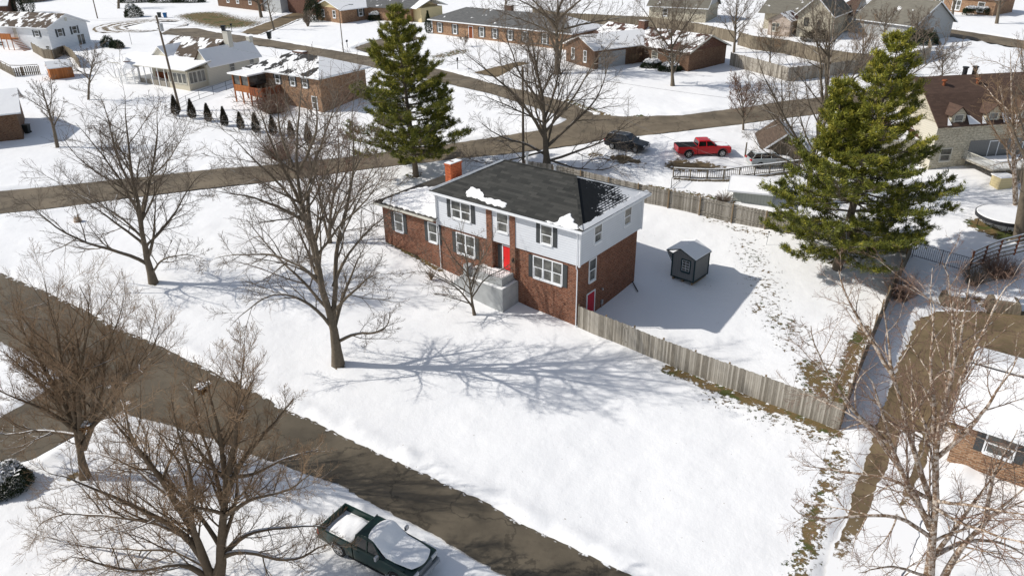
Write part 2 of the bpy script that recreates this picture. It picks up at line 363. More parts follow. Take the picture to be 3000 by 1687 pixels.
def axis(lo, hi, fine_lo, fine_hi, h, grow):
    a = list(np.arange(fine_lo, fine_hi, h)); s = h
    while a[-1] < hi: s *= grow; a.append(a[-1] + s)
    s = h; b = [a[0]]
    while b[-1] > lo: s *= grow; b.append(b[-1] - s)
    return np.array(b[:0:-1] + a)
def polydist(X, Y, poly):      # signed: negative inside
    P = poly; Q = np.roll(P, -1, 0); best = np.full(X.shape, 1e9); ins = np.zeros(X.shape, bool)
    for (x1, y1), (x2, y2) in zip(P, Q):
        dx, dy = x2 - x1, y2 - y1; t = np.clip(((X - x1) * dx + (Y - y1) * dy) / (dx * dx + dy * dy + 1e-12), 0, 1)
        best = np.minimum(best, (X - x1 - t * dx) ** 2 + (Y - y1 - t * dy) ** 2)
        c = ((y1 > Y) != (y2 > Y)); 
        if dy != 0: ins ^= c & (X < (x2 - x1) * (Y - y1) / dy + x1)
    d = np.sqrt(best); return np.where(ins, -d, d)
gx = axis(-1500, 1500, -34, 46, .33, 1.028); gy = axis(-1300, 1500, 20, 88, .33, 1.016)
GX, GY = np.meshgrid(gx, gy); sh = GX.shape; X = GX.ravel(); Y = GY.ravel()
from mathutils import noise as mn
Zb = gz(X, Y)
# gentle drifts
def vnoise(X, Y, s, seed):
    r = np.random.default_rng(seed); T = r.normal(0, 1, (256, 256)); x = X / s; y = Y / s; i = np.floor(x).astype(int); j = np.floor(y).astype(int); fx = x - i; fy = y - j
    fx = fx * fx * (3 - 2 * fx); fy = fy * fy * (3 - 2 * fy); g = lambda a, b: T[a % 256, b % 256]
    return (g(i, j) * (1 - fx) + g(i + 1, j) * fx) * (1 - fy) + (g(i, j + 1) * (1 - fx) + g(i + 1, j + 1) * fx) * fy
Zd = .045 * vnoise(X, Y, 5.3, 1) + .02 * vnoise(X * .8 + Y * .6, Y * .8 - X * .6, 1.9, 2) + .008 * vnoise(X, Y, .8, 3)
Zd *= np.clip(1 - (np.hypot(X, Y - 50) - 60) / 80, 0, 1)
for poly in ROADPOLY:
    lo = poly.min(0) - 4; hi = poly.max(0) + 4
    k = (X > lo[0]) & (X < hi[0]) & (Y > lo[1]) & (Y < hi[1])
    pp = poly[::max(1, len(poly) // 220)]
    d = polydist(X[k], Y[k], pp)
    t = np.clip((d + .45) / .9, 0, 1); t = t * t * (3 - 2 * t)
    bank = .13 * np.exp(-((d - .75) / .5) ** 2) * (.9 + .5 * vnoise(X[k], Y[k], .9, 4))
    dep = np.where(Y[k] > 130, .35, .16)
    Zd[k] = np.where(d < 2.5, Zd[k] * t + bank * t - dep * (1 - t), Zd[k])
Zg = Zb + Zd
# where last year's grass shows through (attribute read by the ground material)
bare = np.zeros(X.shape)
def blob(pts, rad, st):
    P = np.array([G(*p)[:2] for p in pts])
    if len(P) == 1: d = np.hypot(X - P[0, 0], Y - P[0, 1])
    else:
        d = np.full(X.shape, 1e9)
        for (x1, y1), (x2, y2) in zip(P[:-1], P[1:]):
            dx, dy = x2 - x1, y2 - y1; t = np.clip(((X - x1) * dx + (Y - y1) * dy) / (dx * dx + dy * dy), 0, 1)
            d = np.minimum(d, np.hypot(X - x1 - t * dx, Y - y1 - t * dy))
    np.maximum(bare, st * np.exp(-(d / rad) ** 2), out=bare)
blob([(1880,1050),(2000,1092)], .8, .33); blob([(1960,1082),(2120,1145),(2300,1205),(2440,1258)], 1.15, .56); blob([(2100,1160),(2420,1275)], 3.2, .42)
blob([(2190,720),(2230,800),(2260,900),(2330,1010)], 4.2, .40); blob([(2230,900),(2320,960)], 3.2, .43); blob([(2380,1080),(2420,1180)], 2.5, .52); blob([(2530,960),(2480,1080),(2440,1200)], 1.1, .56)
blob([(2080,640),(2240,690)], 2, .42); blob([(2440,1380),(2390,1500),(2370,1600),(2340,1687)], 1.5, .49); blob([(2370,1570)], .9, .6); blob([(2460,1330),(2420,1420)], 1.6, .47)
blob([(590,45),(640,62),(690,72)], 9, .62); blob([(620,60),(800,55)], 12, .42); blob([(1290,165),(1350,150)], 4, .5); blob([(2440,760),(2560,720)], 3, .5)
blob([(2860,655),(2930,690),(2990,690)], 1.6, .62); blob([(1210,515)], 2, .5); blob([(2860,880),(2990,960)], 1.5, .5); blob([(1660,295),(1720,318),(1800,345),(1880,340)], 1.1, .5)
blob([(1000,1072)], .9, .5); blob([(450,832)], .8, .5); blob([(215,1395)], .8, .55); blob([(2800,1300),(2980,1400)], .9, .6); blob([(2500,450)], 3, .4)
blob([(1140,712),(1290,790)], .5, .62); blob([(1400,860),(1470,920)], .4, .45); blob([(1740,455),(1800,470)], 1.5, .5); blob([(1900,545),(2150,590)], .8, .5)
blob([(1000,190),(900,160)], 4, .4); blob([(700,330),(900,400)], 3, .42)
ny, nx = sh
idx = np.arange(nx * ny).reshape(ny, nx)
Fg = np.stack([idx[:-1, :-1], idx[:-1, 1:], idx[1:, 1:], idx[1:, :-1]], -1).reshape(-1, 4)
t = NT('snowy_ground'); p = t.pos()
a = t.N('Attribute', attribute_name='bare')
nf = t.noise(p, 2.7, 7, .74); nl = t.noise(p, .3, 4); nb = t.noise(p, 11, 4); na = t.noise(p, .8, 5)
fac = t.ramp(t.math('SUBTRACT', t.math('MULTIPLY', a.outputs['Fac'], 1.1), nf), -.015, .03)
grass = t.mix(t.ramp(nb, .35, .65), (.12, .1, .04), (.2, .125, .06)); grass = t.mix(t.ramp(na, .5, .6), grass, (.075, .085, .025))
snowc = t.mix(nl, mul(SNOWC, .99), mul(SNOWC, 1.035))
spk = t.ramp(t.noise(p, 5, 3, .5), .735, .76)       # stray leaves and seeds on the snow
snowc = t.mix(t.math('MULTIPLY', spk, .7), snowc, (.25, .2, .13))
col = t.mix(fac, snowc, grass)
h = t.math('ADD', t.math('MULTIPLY', na, .7), t.math('MULTIPLY', nb, .1)); h = t.math('SUBTRACT', h, t.math('MULTIPLY', fac, .35))
t.bump(h, .75, .14)
gm = t.out(col, .8, .2)
g = rawmesh('ground', np.stack([X, Y, Zg], 1), Fg, gm, uv=False, smooth=True)
at = g.data.attributes.new('bare', 'FLOAT', 'POINT'); at.data.foreach_set('value', bare.astype(np.float32))
tag(g, kind='structure')
# ---------------------------------------------------------------- building parts
def frame_of(org, yaw):       # local frame: x along yaw, y to its left
    U = np.array([math.cos(yaw), math.sin(yaw), 0]); V = np.array([-math.sin(yaw), math.cos(yaw), 0]); return U, V
def window(root, org, o, U, N, w_, h_, cols=1, trim='trim', shut=None, rows=True, sash=None, glass='glass', d=.05, grid=False):
    """o = lower left corner on the wall, U along, N outward"""
    f = MB(); c = .09
    f.obox(o, U, Z3, N, (-c, 0), (-c, h_ + c), (0, d)); f.obox(o, U, Z3, N, (w_, w_ + c), (-c, h_ + c), (0, d))
    f.obox(o, U, Z3, N, (0, w_), (h_, h_ + c), (0, d)); f.obox(o, U, Z3, N, (-.04, w_ + .04), (-c - .05, 0), (0, d + .05))
    wi = w_ / cols
    for k in range(1, cols): f.obox(o, U, Z3, N, (k * wi - .05, k * wi + .05), (0, h_), (0, d - .003))
    if rows:
        m = h_ * .5
        for k in range(cols):
            f.obox(o, U, Z3, N, (k * wi + .001, (k + 1) * wi - .001), (m - .035, m + .035), (0, d - .008))
            f.obox(o, U, Z3, N, (k * wi + .06, k * wi + .1), (.05, m - .035), (0, d - .014)); f.obox(o, U, Z3, N, ((k + 1) * wi - .1, (k + 1) * wi - .06), (.05, m - .035), (0, d - .014))
            f.obox(o, U, Z3, N, (k * wi + .05, (k + 1) * wi - .05), (0, .06), (0, d - .016))
    if grid:
        for q in (.25, .75): f.obox(o, U, Z3, N, (0, w_), (h_ * q - .015, h_ * q + .015), (0, d - .01))
        f.obox(o, U, Z3, N, (w_ / 2 - .015, w_ / 2 + .015), (0, h_), (0, d - .012))
    fo = f.build('window', MT[trim], root, org)
    p = MB(); p.obox(o, U, Z3, N, (0, w_), (0, h_), (0, .02)); p.build('pane', MT[glass], fo, org)
    if shut:
        for s in ((-c - .02 - shut, -c - .02), (w_ + c + .02, w_ + c + .02 + shut)):
            q = MB(); q.obox(o, U, Z3, N, s, (-.08, h_ + .06), (0, .045)); q.obox(o, U, Z3, N, (s[0] + .04, s[1] - .04), (-.03, h_ * .47), (0, .035 + .018)); q.obox(o, U, Z3, N, (s[0] + .04, s[1] - .04), (h_ * .5, h_), (0, .053))
            q.build('shutter', MT['shutter'], root, org)
    return fo
def door(root, org, o, U, N, w_, h_, mat='red', trim='trim', name='door', handle=True):
    q = MB(); q.obox(o, U, Z3, N, (0, w_), (0, h_), (0, .03))
    for a in (.12, .56):
        for b_, c_ in ((.1, .3), (.36, .62), (.68, .92)): q.obox(o, U, Z3, N, (w_ * a, w_ * (a + .32)), (h_ * b_, h_ * c_), (0, .04))
    dq = q.build(name, MT[mat], root, org)
    f = MB(); f.obox(o, U, Z3, N, (-.1, 0), (0, h_ + .1), (0, .06)); f.obox(o, U, Z3, N, (w_, w_ + .1), (0, h_ + .1), (0, .06)); f.obox(o, U, Z3, N, (0, w_), (h_, h_ + .1), (0, .057))
    f.build('door_frame', MT[trim], dq, org)
    if handle:
        k = MB(); c = np.array(o) + U * (w_ * .08) + Z3 * 1.0; k.cyl(c + N * .03, c + N * .09, .035, .035, 8); k.build('handle', MT['black'], dq, org)
    return dq
def garage(root, org, o, U, N, w_, h_, mat='trim'):
    q = MB()
    for k in range(4): q.obox(o, U, Z3, N, (0, w_), (k * h_ / 4 + .01, (k + 1) * h_ / 4 - .01), (0, .04))
    q.obox(o, U, Z3, N, (0, w_), (0, h_), (0, .025)); return q.build('garage_door', MT[mat], root, org)
def slope(mb, pts, th=.12, mi=0):       # roof slab of given thickness
    pts = [np.array(p, float) for p in pts]; n = np.cross(pts[1] - pts[0], pts[2] - pts[0]); n /= np.linalg.norm(n)
    if n[2] < 0: n = -n; pts = pts[::-1]
    k = len(pts); mb.add([p for p in pts] + [p - Z3 * th for p in pts], [tuple(range(k)), tuple(range(2 * k - 1, k - 1, -1))] + [((i + 1) % k, i, k + i, k + (i + 1) % k) for i in range(k)], mi)
def gable_roof(root, org, P, L, W, H, rise, over, mats, axis='x', gablemat=None, snow_edge=False):
    """P(x,y,z) local->world; ridge along axis. one roof object, wall gables separately"""
    a, b = (L, W) if axis == 'x' else (W, L)
    def Q(s, t, z): return P(s, t, z) if axis == 'x' else P(t, s, z)
    k = rise / (b / 2); e = over
    r = MB()
    slope(r, [Q(-e, -e, H - k * e), Q(a + e, -e, H - k * e), Q(a + e, b / 2, H + rise), Q(-e, b / 2, H + rise)], .13, 0)
    slope(r, [Q(-e, b + e, H - k * e), Q(a + e, b + e, H - k * e), Q(a + e, b / 2 + .002, H + rise), Q(-e, b / 2 + .002, H + rise)], .13, 1)
    ro = r.build('roof', mats, root, org)
    g = MB()
    for s in (0, a):
        d_ = .1 if s == 0 else -.1
        g = MB(); g.add([Q(s, 0, H - .02), Q(s, b, H - .02), Q(s, b / 2, H + rise - .14), Q(s + d_, 0, H - .02), Q(s + d_, b, H - .02), Q(s + d_, b / 2, H + rise - .14)], [(0,1,2),(5,4,3),(0,3,4,1),(1,4,5,2),(2,5,3,0)]); g.build('gable', gablemat, root, org)
    f = MB()                      # barge boards and fascia
    U1 = Q(1, 0, 0) - Q(0, 0, 0); V1 = Q(0, 1, 0) - Q(0, 0, 0)
    for s in (-e, a + e):
        d_ = -.04 if s < 0 else .04
        for t0, t1 in ((-e, b / 2), (b + e, b / 2)):
            z0, z1 = H - k * e, H + rise
            f.add([Q(s, t0, z0 + .02), Q(s + d_, t0, z0 + .02), Q(s, t1, z1 + .02), Q(s + d_, t1, z1 + .02), Q(s, t0, z0 - .2), Q(s + d_, t0, z0 - .2), Q(s, t1, z1 - .2), Q(s + d_, t1, z1 - .2)],
                  [(0,1,3,2),(4,6,7,5),(0,2,6,4),(1,5,7,3),(0,4,5,1),(2,3,7,6)])
    for t0 in (-e, b + e):
        d_ = -.1 if t0 < 0 else .1
        z0 = H - k * e; f.obox(Q(0, 0, 0), U1, V1, Z3, (-e, a + e), (min(t0, t0 + d_), max(t0, t0 + d_)), (z0 - .16, z0 - .01))
    f.build('fascia', MT['trim'], root, org)
    return ro
def hip_roof(root, org, P, L, W, H, rise, over, mats, run=None):
    e = over; k = rise / (W / 2 + e); run = run or W / 2
    a0, a1, b0, b1 = -e, L + e, -e, W + e; zr = H + rise; m = W / 2; r0, r1 = run - e * 0, L - run
    r = MB()
    slope(r, [P(a0, b0, H), P(a1, b0, H), P(r1, m, zr), P(r0, m, zr)], .05, 0)
    slope(r, [P(a0, b1, H), P(a1, b1, H), P(r1, m, zr), P(r0, m, zr)], .05, 1)
    slope(r, [P(a0, b0, H), P(a0, b1, H), P(r0, m, zr)], .05, 2)
    slope(r, [P(a1, b0, H), P(a1, b1, H), P(r1, m, zr)], .05, 3)
    ro = r.build('roof', mats, root, org)
    f = MB(); U1 = P(1, 0, 0) - P(0, 0, 0); V1 = P(0, 1, 0) - P(0, 0, 0)
    o = P(0, 0, 0)
    f.obox(o, U1, V1, Z3, (a0 - .02, a1 + .02), (b0 - .12, b0 - .0), (H - .19, H - .03)); f.obox(o, U1, V1, Z3, (a0 - .02, a1 + .02), (b1, b1 + .12), (H - .19, H - .03))
    f.obox(o, U1, V1, Z3, (a0 - .04, a0), (b0, b1), (H - .2, H - .03)); f.obox(o, U1, V1, Z3, (a1, a1 + .04), (b0, b1), (H - .2, H - .03))
    f.obox(o, U1, V1, Z3, (a0, a1), (b0, b1), (H - .24, H - .2))       # soffit
    f.build('fascia', MT['trim'], root, org)
    return ro
def snow_patch(root, org, pts, n, th=.07, name='roof_snow'):
    """rounded lump of snow: outline pts on a plane with normal n"""
    pts = np.array(pts, float); n = np.array(n, float); n /= np.linalg.norm(n)
    Q = []
    for i in range(len(pts)):
        a, b = pts[i], pts[(i + 1) % len(pts)]; m = max(1, int(np.linalg.norm(b - a) / .12))
        for k in range(m):
            p = a + (b - a) * k / m; Q.append(p + np.cross(n, (b - a) / (np.linalg.norm(b - a) + 1e-9)) * (rnd.uniform(-.04, .04) + .05 * math.sin(len(Q) * 1.1)))
    Q = np.array(Q); c = Q.mean(0); N_ = len(Q); V = []; 
    ins = lambda s: np.array([q + (c - q) / (np.linalg.norm(c - q) + 1e-9) * min(s, np.linalg.norm(c - q) * .6) for q in Q])
    V = list(Q + n * .012) + list(ins(.05) + n * th * .75) + list(ins(.16) + n * th) 
    Fc = []
    for r in range(2): Fc += [(r * N_ + i, r * N_ + (i + 1) % N_, (r + 1) * N_ + (i + 1) % N_, (r + 1) * N_ + i) for i in range(N_)]
    Fc.append(tuple(range(2 * N_, 3 * N_)))
    m = MB(); m.add(V, Fc); return m.build(name, MT['snow'], root, org, smooth=False)
# ---------------------------------------------------------------- the main house
HO = np.array([5.105, 50.046, 0.]); HU = np.array([-.78609, .61811, 0]); HV = np.array([.61811, .78609, 0])
# a runs along the front from the right corner leftwards, b into the depth
def H_(a, b, z): return HO + HU * a + HV * b + Z3 * z
org = H_(.7, .55, 0)
hm = thing('brick_house', org, 'two storey house, red brick below, pale siding above, dark hip roof and red door', 'house')
EV, RD = 8.3, 10.34
m = MB(); m.obox(HO, HU, HV, Z3, (.43, 14.71), (.43, 9.81), (5.26, EV - .2)); m.build('upper_wall', MT['white_siding'], hm, org)
m = MB(); m.obox(HO, HU, HV, Z3, (.7, 6.43), (.58, 9.66), (-1, 5.255)); m.obox(HO, HU, HV, Z3, (9.32, 14.9), (.58, 9.66), (-1, 5.255)); m.obox(HO, HU, HV, Z3, (6.43, 9.32), (.8, 9.66), (-1, 5.255)); m.build('brick_wall', MT['brick'], hm, org)
m = MB(); m.obox(HO, HU, HV, Z3, (.78, .98), (.41, .58), (5.08, 5.262))
for a0, a1 in ((6.43, 6.95), (8.76, 9.32)):
    m = MB(); m.obox(HO, HU, HV, Z3, (a0, a1), (.36, .8), (2.6, EV - .2)); m.obox(HO, HU, HV, Z3, (a0, a1), (.56, .8), (0, 2.6)); m.build('brick_pier', MT['brick'], hm, org)
# corner boards
for a, b in ((.36, .36), (14.7, .36)):
    m = MB(); m.obox(HO, HU, HV, Z3, (a - .0, a + .16), (b, b + .16), (5.2, EV - .2)); m.build('corner_board', MT['trim'], hm, org)
m = MB(); m.obox(HO, HU, HV, Z3, (.36, .44), (9.7, 9.85), (5.2, EV - .2)); m.build('corner_board', MT['trim'], hm, org)
t = NT('shingles_streaked_with_snow'); uv = t.uv(); b = t.N('TexBrick'); t.L(uv, b.inputs[0]); b.inputs['Scale'].default_value = 1; b.inputs['Brick Width'].default_value = .5; b.inputs['Row Height'].default_value = .2; b.inputs['Mortar Size'].default_value = .045
b.inputs['Color1'].default_value = (1, 1, 1, 1); b.inputs['Color2'].default_value = (.55, .55, .55, 1); b.inputs['Mortar'].default_value = (0, 0, 0, 1)
p = t.pos(); vm = t.N('VectorMath', operation='DOT_PRODUCT'); t.L(p, vm.inputs[0]); vm.inputs[1].default_value = tuple(HV); dep = t.math('SUBTRACT', vm.outputs['Value'], float(HO @ HV))
sp = t.N('SeparateXYZ'); t.L(p, sp.inputs[0]); hz = t.math('SUBTRACT', sp.outputs[2], EV)
gr = t.math('SUBTRACT', t.math('MULTIPLY', t.math('SUBTRACT', dep, 3.2), .11), t.math('MULTIPLY', hz, .30)); gr = t.math('ADD', gr, t.math('MULTIPLY', t.noise(p, .55, 4), 1.1))
gr = t.math('ADD', gr, t.math('MULTIPLY', t.noise(p, 4, 5, .7), .9)); gr = t.math('ADD', gr, t.math('MULTIPLY', b.outputs[0], .38))
fs = t.ramp(gr, 1.26, 1.44); col = t.mix(fs, t.mix(t.noise(p, 3, 4), (.008, .009, .01), (.02, .022, .024)), SNOWC); t.bump(fs, .5, .03); MT['streak'] = t.out(col, .8, .2)
def Hm(x, y, z): return H_(x, y, z)
r = MB(); aR, aL, mB = 4.05, 11.1, 5.12
slope(r, [H_(0, 0, EV), H_(15.14, 0, EV), H_(aL, mB, RD), H_(aR, mB, RD)], .06, 0); slope(r, [H_(0, 10.24, EV), H_(15.14, 10.24, EV), H_(aL, mB, RD), H_(aR, mB, RD)], .06, 2)
slope(r, [H_(0, 0, EV), H_(0, 10.24, EV), H_(aR, mB, RD)], .06, 1); slope(r, [H_(15.14, 0, EV), H_(15.14, 10.24, EV), H_(aL, mB, RD)], .06, 2)
roof = r.build('roof', [MT['roof_main'], MT['streak'], MT['snow']], hm, org)
m = MB()
for pa, pb in ((H_(0, 0, EV), H_(aR, mB, RD)), (H_(15.14, 0, EV), H_(aL, mB, RD)), (H_(0, 10.24, EV), H_(aR, mB, RD)), (H_(aR, mB, RD), H_(aL, mB, RD))):
    dd = pb - pa; L_ = np.linalg.norm(dd); dd /= L_; sd = np.cross(dd, Z3); sd /= np.linalg.norm(sd)
    for k in range(int(L_ / .22)): m.obox(pa + dd * k * .22 + Z3 * (.01 + .004 * (k % 2)), dd, sd, np.cross(sd, dd), (0, .21), (-.11, .11), (0, .03))
m.build('ridge_cap_or_shadow', MT['roof_main'], roof, org)
nf = np.cross(HU, H_(aL, mB, RD) - H_(15.14, 0, EV)); nf = nf if nf[2] > 0 else -nf
def fr(px, py):     # a pixel on the front slope
    a, bb = (px - 1500) / F, (py - 843.5) / F; u = a * _cr + bb * _sr; v = -a * _sr + bb * _cr
    d = np.array([u, _c - v * _s, -_s - v * _c]); C0 = np.array([0, 0, CZ]); n = nf / np.linalg.norm(nf); return C0 + d * (((H_(0, 0, EV) - C0) @ n) / (d @ n))
K = .15528
snow_patch(roof, org, [fr(1100 + x * K, 450 + y * K) for x, y in [(1700,760),(1740,690),(1800,632),(1880,650),(1990,700),(2035,780),(2030,830),(2085,870),(2100,840),(2250,870),(2400,905),(2470,950),(2470,1005),(2430,1020),(2300,1000),(2130,950),(1990,880),(1850,835),(1740,820)]], nf, .065)
snow_patch(roof, org, [fr(1500 + x * K, 450 + y * K) for x, y in [(620,1275),(700,1290),(800,1330),(900,1230),(1000,1160),(1080,1135),(1140,1190),(1180,1300),(1250,1380),(1262,1425),(1100,1430),(1000,1400),(900,1370),(760,1330),(640,1290)]], nf, .065)
m = MB()      # snow lips along the eaves and down the left and far right hips
def lip(pa, pb, wd, n, hgt=.07):
    dd = pb - pa; L_ = np.linalg.norm(dd); dd /= L_; sd = np.cross(n / np.linalg.norm(n), dd); k = int(L_ / .25)
    for i in range(k):
        w0 = wd * (1 + .12 * math.sin(i * .9) + rnd.uniform(-.05, .05)); m.obox(pa + dd * i * .25, dd, sd, n / np.linalg.norm(n), (0, .252), (0, w0), (.012, hgt * rnd.uniform(.95, 1.05)))
nr = np.cross(HV, H_(aR, mB, RD) - H_(0, 0, EV)); nr = nr if nr[2] > 0 else -nr
lip(H_(.02, .1, EV), H_(0.02, 10.2, EV), .42, nr)
lip(H_(0, 10.24, EV), H_(aR, mB, RD), .2, nr, .05); m.build('roof_snow', MT['snow'], roof, org); m = MB()
nl_ = np.cross(HV, H_(11.1, 5.12, RD) - H_(15.14, 0, EV)); nl_ = nl_ if nl_[2] > 0 else -nl_
lip(H_(15.1, 0.02, EV), H_(aL, mB, RD), .9, nl_, .16)
lip(H_(14.9, 0.02, EV + .05), H_(aL - .1, mB, RD + .02), .3, nl_, .2)
m.build('roof_snow', MT['snow'], roof, org)
# gutters / fascia
m = MB(); m.obox(HO, HU, HV, Z3, (-.05, 15.2), (-.13, -.002), (EV - .19, EV - .02)); m.obox(HO, HU, HV, Z3, (0, 15.14), (0, 10.24), (EV - .205, EV - .065))
m.obox(HO, HU, HV, Z3, (-.04, -.002), (0, 10.24), (EV - .2, EV - .02)); m.obox(HO, HU, HV, Z3, (15.142, 15.18), (0, 10.24), (EV - .2, EV - .02)); m.build('gutter', MT['trim'], hm, org)
def downspout(pts, r=.045, root=hm, o_=org, mat='trim'):
    q = MB()
    for a, b in zip(pts[:-1], pts[1:]): q.cyl(a, b, r, r, 6)
    q.build('downspout', MT[mat], root, o_)
downspout([H_(.55, -.05, EV - .15), H_(.6, .3, EV - .5), H_(.6, .3, 5.1), H_(.62, .47, 4.9), H_(.62, .47, 0)])
downspout([H_(14.6, -.05, EV - .15), H_(14.78, .3, EV - .5), H_(14.78, .3, 5.3), H_(14.75, .5, 5.0), H_(14.75, .5, 1.2), H_(14.85, .1, 1.1)])
# windows, front (walls face -b): U from right to left when seen from outside => a decreasing is to the viewer's right
NF, NR = -HV, -HU
def fw(a_left, z, w_, h_, b, **k): return window(hm, org, H_(a_left, b, z), -HU, NF, w_, h_, **k)
fw(13.05, 6.33, 2.0, 1.44, .43, cols=2, shut=.4); fw(8.22, 6.28, 1.06, 1.5, .43); fw(3.92, 6.33, .98, 1.44, .43, shut=.36)
fw(4.72, 3.16, 2.64, 1.76, .58, cols=3, shut=.4); fw(12.75, 3.16, 1.9, 1.76, .58, cols=2, shut=.4)
for b0 in (2.4, 6.85): window(hm, org, H_(.43, b0, 6.42), HV, NR, .98, 1.32)
window(hm, org, H_(.7, 2.28, 3.15), HV, NR, .9, 1.78)
door(hm, org, H_(.7, 2.1, .15), HV, NR, 1.05, 1.95, 'darkred')
door(hm, org, H_(7.95, .8, 2.87), -HU, NF, .93, 2.05, 'red')
m = MB(); m.obox(H_(8.5, .8, 2.87), -HU, Z3, NF, (0, .5), (0, 2.05), (0, .05)); m.obox(H_(8.5, .8, 2.87), -HU, Z3, NF, (.08, .42), (.2, 1.9), (.05, .06)); m.build('side_panel', MT['shutter'], hm, org)
for A in (H_(6.6, .36, 4.15),):
    m = MB(); m.cyl(A + NF * .05, A + NF * .16, .06, .09, 8); m.obox(A, HU, Z3, NF, (-.05, .05), (-.2, .2), (0, .05)); m.cyl(A + NF * .12 - Z3 * .12, A + NF * .12 + Z3 * .14, .06, .05, 8); m.build('wall_lamp', MT['black'], hm, org)
A = H_(.7, 4.2, 1.85); m = MB(); m.cyl(A, A + NR * .18, .05, .08, 8); m.cyl(A + NR * .15 - Z3 * .1, A + NR * .15 + Z3 * .08, .07, .03, 8); m.build('wall_lamp', MT['metal'], hm, org)
A = H_(.7, 4.3, .6); m = MB(); m.obox(A, HV, Z3, NR, (-.12, .12), (-.2, .2), (0, .12)); m.cyl(A + NR * .06 - Z3 * .2, A + NR * .06 - Z3 * .7, .025, .025, 6); m.build('meter_box', MT['metal'], hm, org)
# wing
WE = 5.78; WR = 7.7
m = MB(); m.obox(HO, HU, HV, Z3, (14.9, 21.72), (.57, 9.5), (-1, WE - .18)); m.build('wing_wall', MT['brick'], hm, org)
mw = M_shingle('wing_shingles', (.075, .068, .058), (.04, .036, .032), .0, 3)
r = MB(); a0, a1 = 14.7, 22.25; ap = 18.2
# the front slope is snowed over below a bare band under the ridge
fz = lambda b_: WE + (WR - WE) * (b_ - .1) / 5.0
n_ = np.cross(HU, H_(0, 5.1, WR) - H_(0, .1, WE)); n_ = n_ if n_[2] > 0 else -n_
slope(r, [H_(a0, .1, WE), H_(a1, .1, WE), H_(ap, 5.1, WR), H_(a0, 5.1, WR)], .06, 0)
slope(r, [H_(a0, 10.1, WE), H_(a1, 10.1, WE), H_(ap, 5.1, WR), H_(a0, 5.1, WR)], .06, 1); slope(r, [H_(a1, .1, WE), H_(a1, 10.1, WE), H_(ap, 5.1, WR)], .06, 1)
wr = r.build('wing_roof', [mw, MT['snow']], hm, org)
pts = [H_(a, b_, fz(b_)) for a, b_ in [(14.75, .25), (21.3, .22), (21.4, .5), (20.6, 1.6), (19.6, 2.7), (18.6, 3.3), (17.5, 3.6), (16.4, 3.5), (15.6, 3.1), (14.75, 2.9)]]
snow_patch(wr, org, pts, n_, .1)
m = MB(); m.obox(HO, HU, HV, Z3, (14.9, 22.28), (-.03, .098), (WE - .2, WE - .03)); m.obox(HO, HU, HV, Z3, (14.9, 22.2), (.1, 10), (WE - .2, WE - .06)); m.build('gutter', MT['cream_trim'], hm, org)
def fwg(a_left, z, w_, h_, **k): return window(hm, org, H_(a_left, .57, z), -HU, NF, w_, h_, **k)
fwg(20.15, 3.4, .95, 1.68, shut=.38); fwg(16.0, 3.4, .95, 1.68, shut=.38)
# chimney
m = MB(); m.obox(HO, HU, HV, Z3, (14.74, 15.4), (2.35, 3.75), (3, 9.85)); m.obox(HO, HU, HV, Z3, (14.69, 15.45), (2.3, 3.8), (9.85, 10.0)); ch = m.build('chimney', MT['chimney'], hm, org)
m = MB(); m.obox(HO, HU, HV, Z3, (14.72, 15.42), (2.34, 2.85), (10.0, 10.06)); m.obox(HO, HU, HV, Z3, (14.72, 15.42), (3.2, 3.78), (10.0, 10.06)); m.obox(HO, HU, HV, Z3, (14.72, 14.95), (2.85, 3.2), (10.0, 10.06)); m.build('chimney_snow', MT['snow'], ch, org)
m = MB(); m.obox(HO, HU, HV, Z3, (14.95, 15.3), (2.88, 3.17), (9.9, 10.03)); m.build('chimney_flue', MT['brick_dark'], ch, org)
# vent pipes on the back slope
for a, b_, hh in ((9.6, 6.2, 1.0), (6.6, 6.0, .45)):
    z0 = EV + (RD - EV) * (10.24 - b_) / 5.12; m = MB(); m.cyl(H_(a, b_, z0 - .1), H_(a, b_, z0 + hh), .11, .11, 10); m.cyl(H_(a, b_, z0 + hh), H_(a, b_, z0 + hh + .14), .17, .17, 10); m.build('roof_vent', MT['metal'], roof, org)
# porch: concrete box with inner parapet, snowed floor, steps to the left
po = H_(8, -.5, .3)
pr = thing('concrete_porch', po, 'raised grey concrete porch with snowy ledges in front of the red front door', 'porch')
m = MB(); m.obox(HO, HU, HV, Z3, (6.28, 10.2), (-1.5, .55), (-.6, 2.3)); m.build('retaining_wall', MT['concrete'], pr, po)
m = MB(); m.obox(HO, HU, HV, Z3, (6.62, 10.0), (-1.12, .55), (2.3, 2.82)); m.obox(HO, HU, HV, Z3, (6.97, 8.74), (.552, .79), (1.5, 2.815))
m.obox(HO, HU, HV, Z3, (6.62, 6.8), (-1.12, .53), (2.82, 3.0)); m.obox(HO, HU, HV, Z3, (6.82, 10.0), (-1.12, -.94), (2.82, 3.0)); m.build('porch_floor', MT['concrete'], pr, po)
m = MB(); m.obox(HO, HU, HV, Z3, (6.33, 6.58), (-1.45, .5), (2.3, 2.36)); m.obox(HO, HU, HV, Z3, (6.6, 10.1), (-1.45, -1.16), (2.3, 2.36)); m.obox(HO, HU, HV, Z3, (6.85, 9.9), (-.9, .5), (2.822, 2.86)); m.build('porch_snow', MT['snow'], pr, po)
m = MB(); m.obox(HO, HU, HV, Z3, (9.9, 10.45), (-1.35, -.8), (-.3, 3.35)); m.build('pillar', MT['concrete'], pr, po)
m = MB()
for k in range(7): m.obox(HO, HU, HV, Z3, (10.2 + k * .32, 10.52 + k * .32), (-.75, .5), (-.3, 2.55 - k * .27))
m.build('steps', MT['concrete'], pr, po)
m = MB()
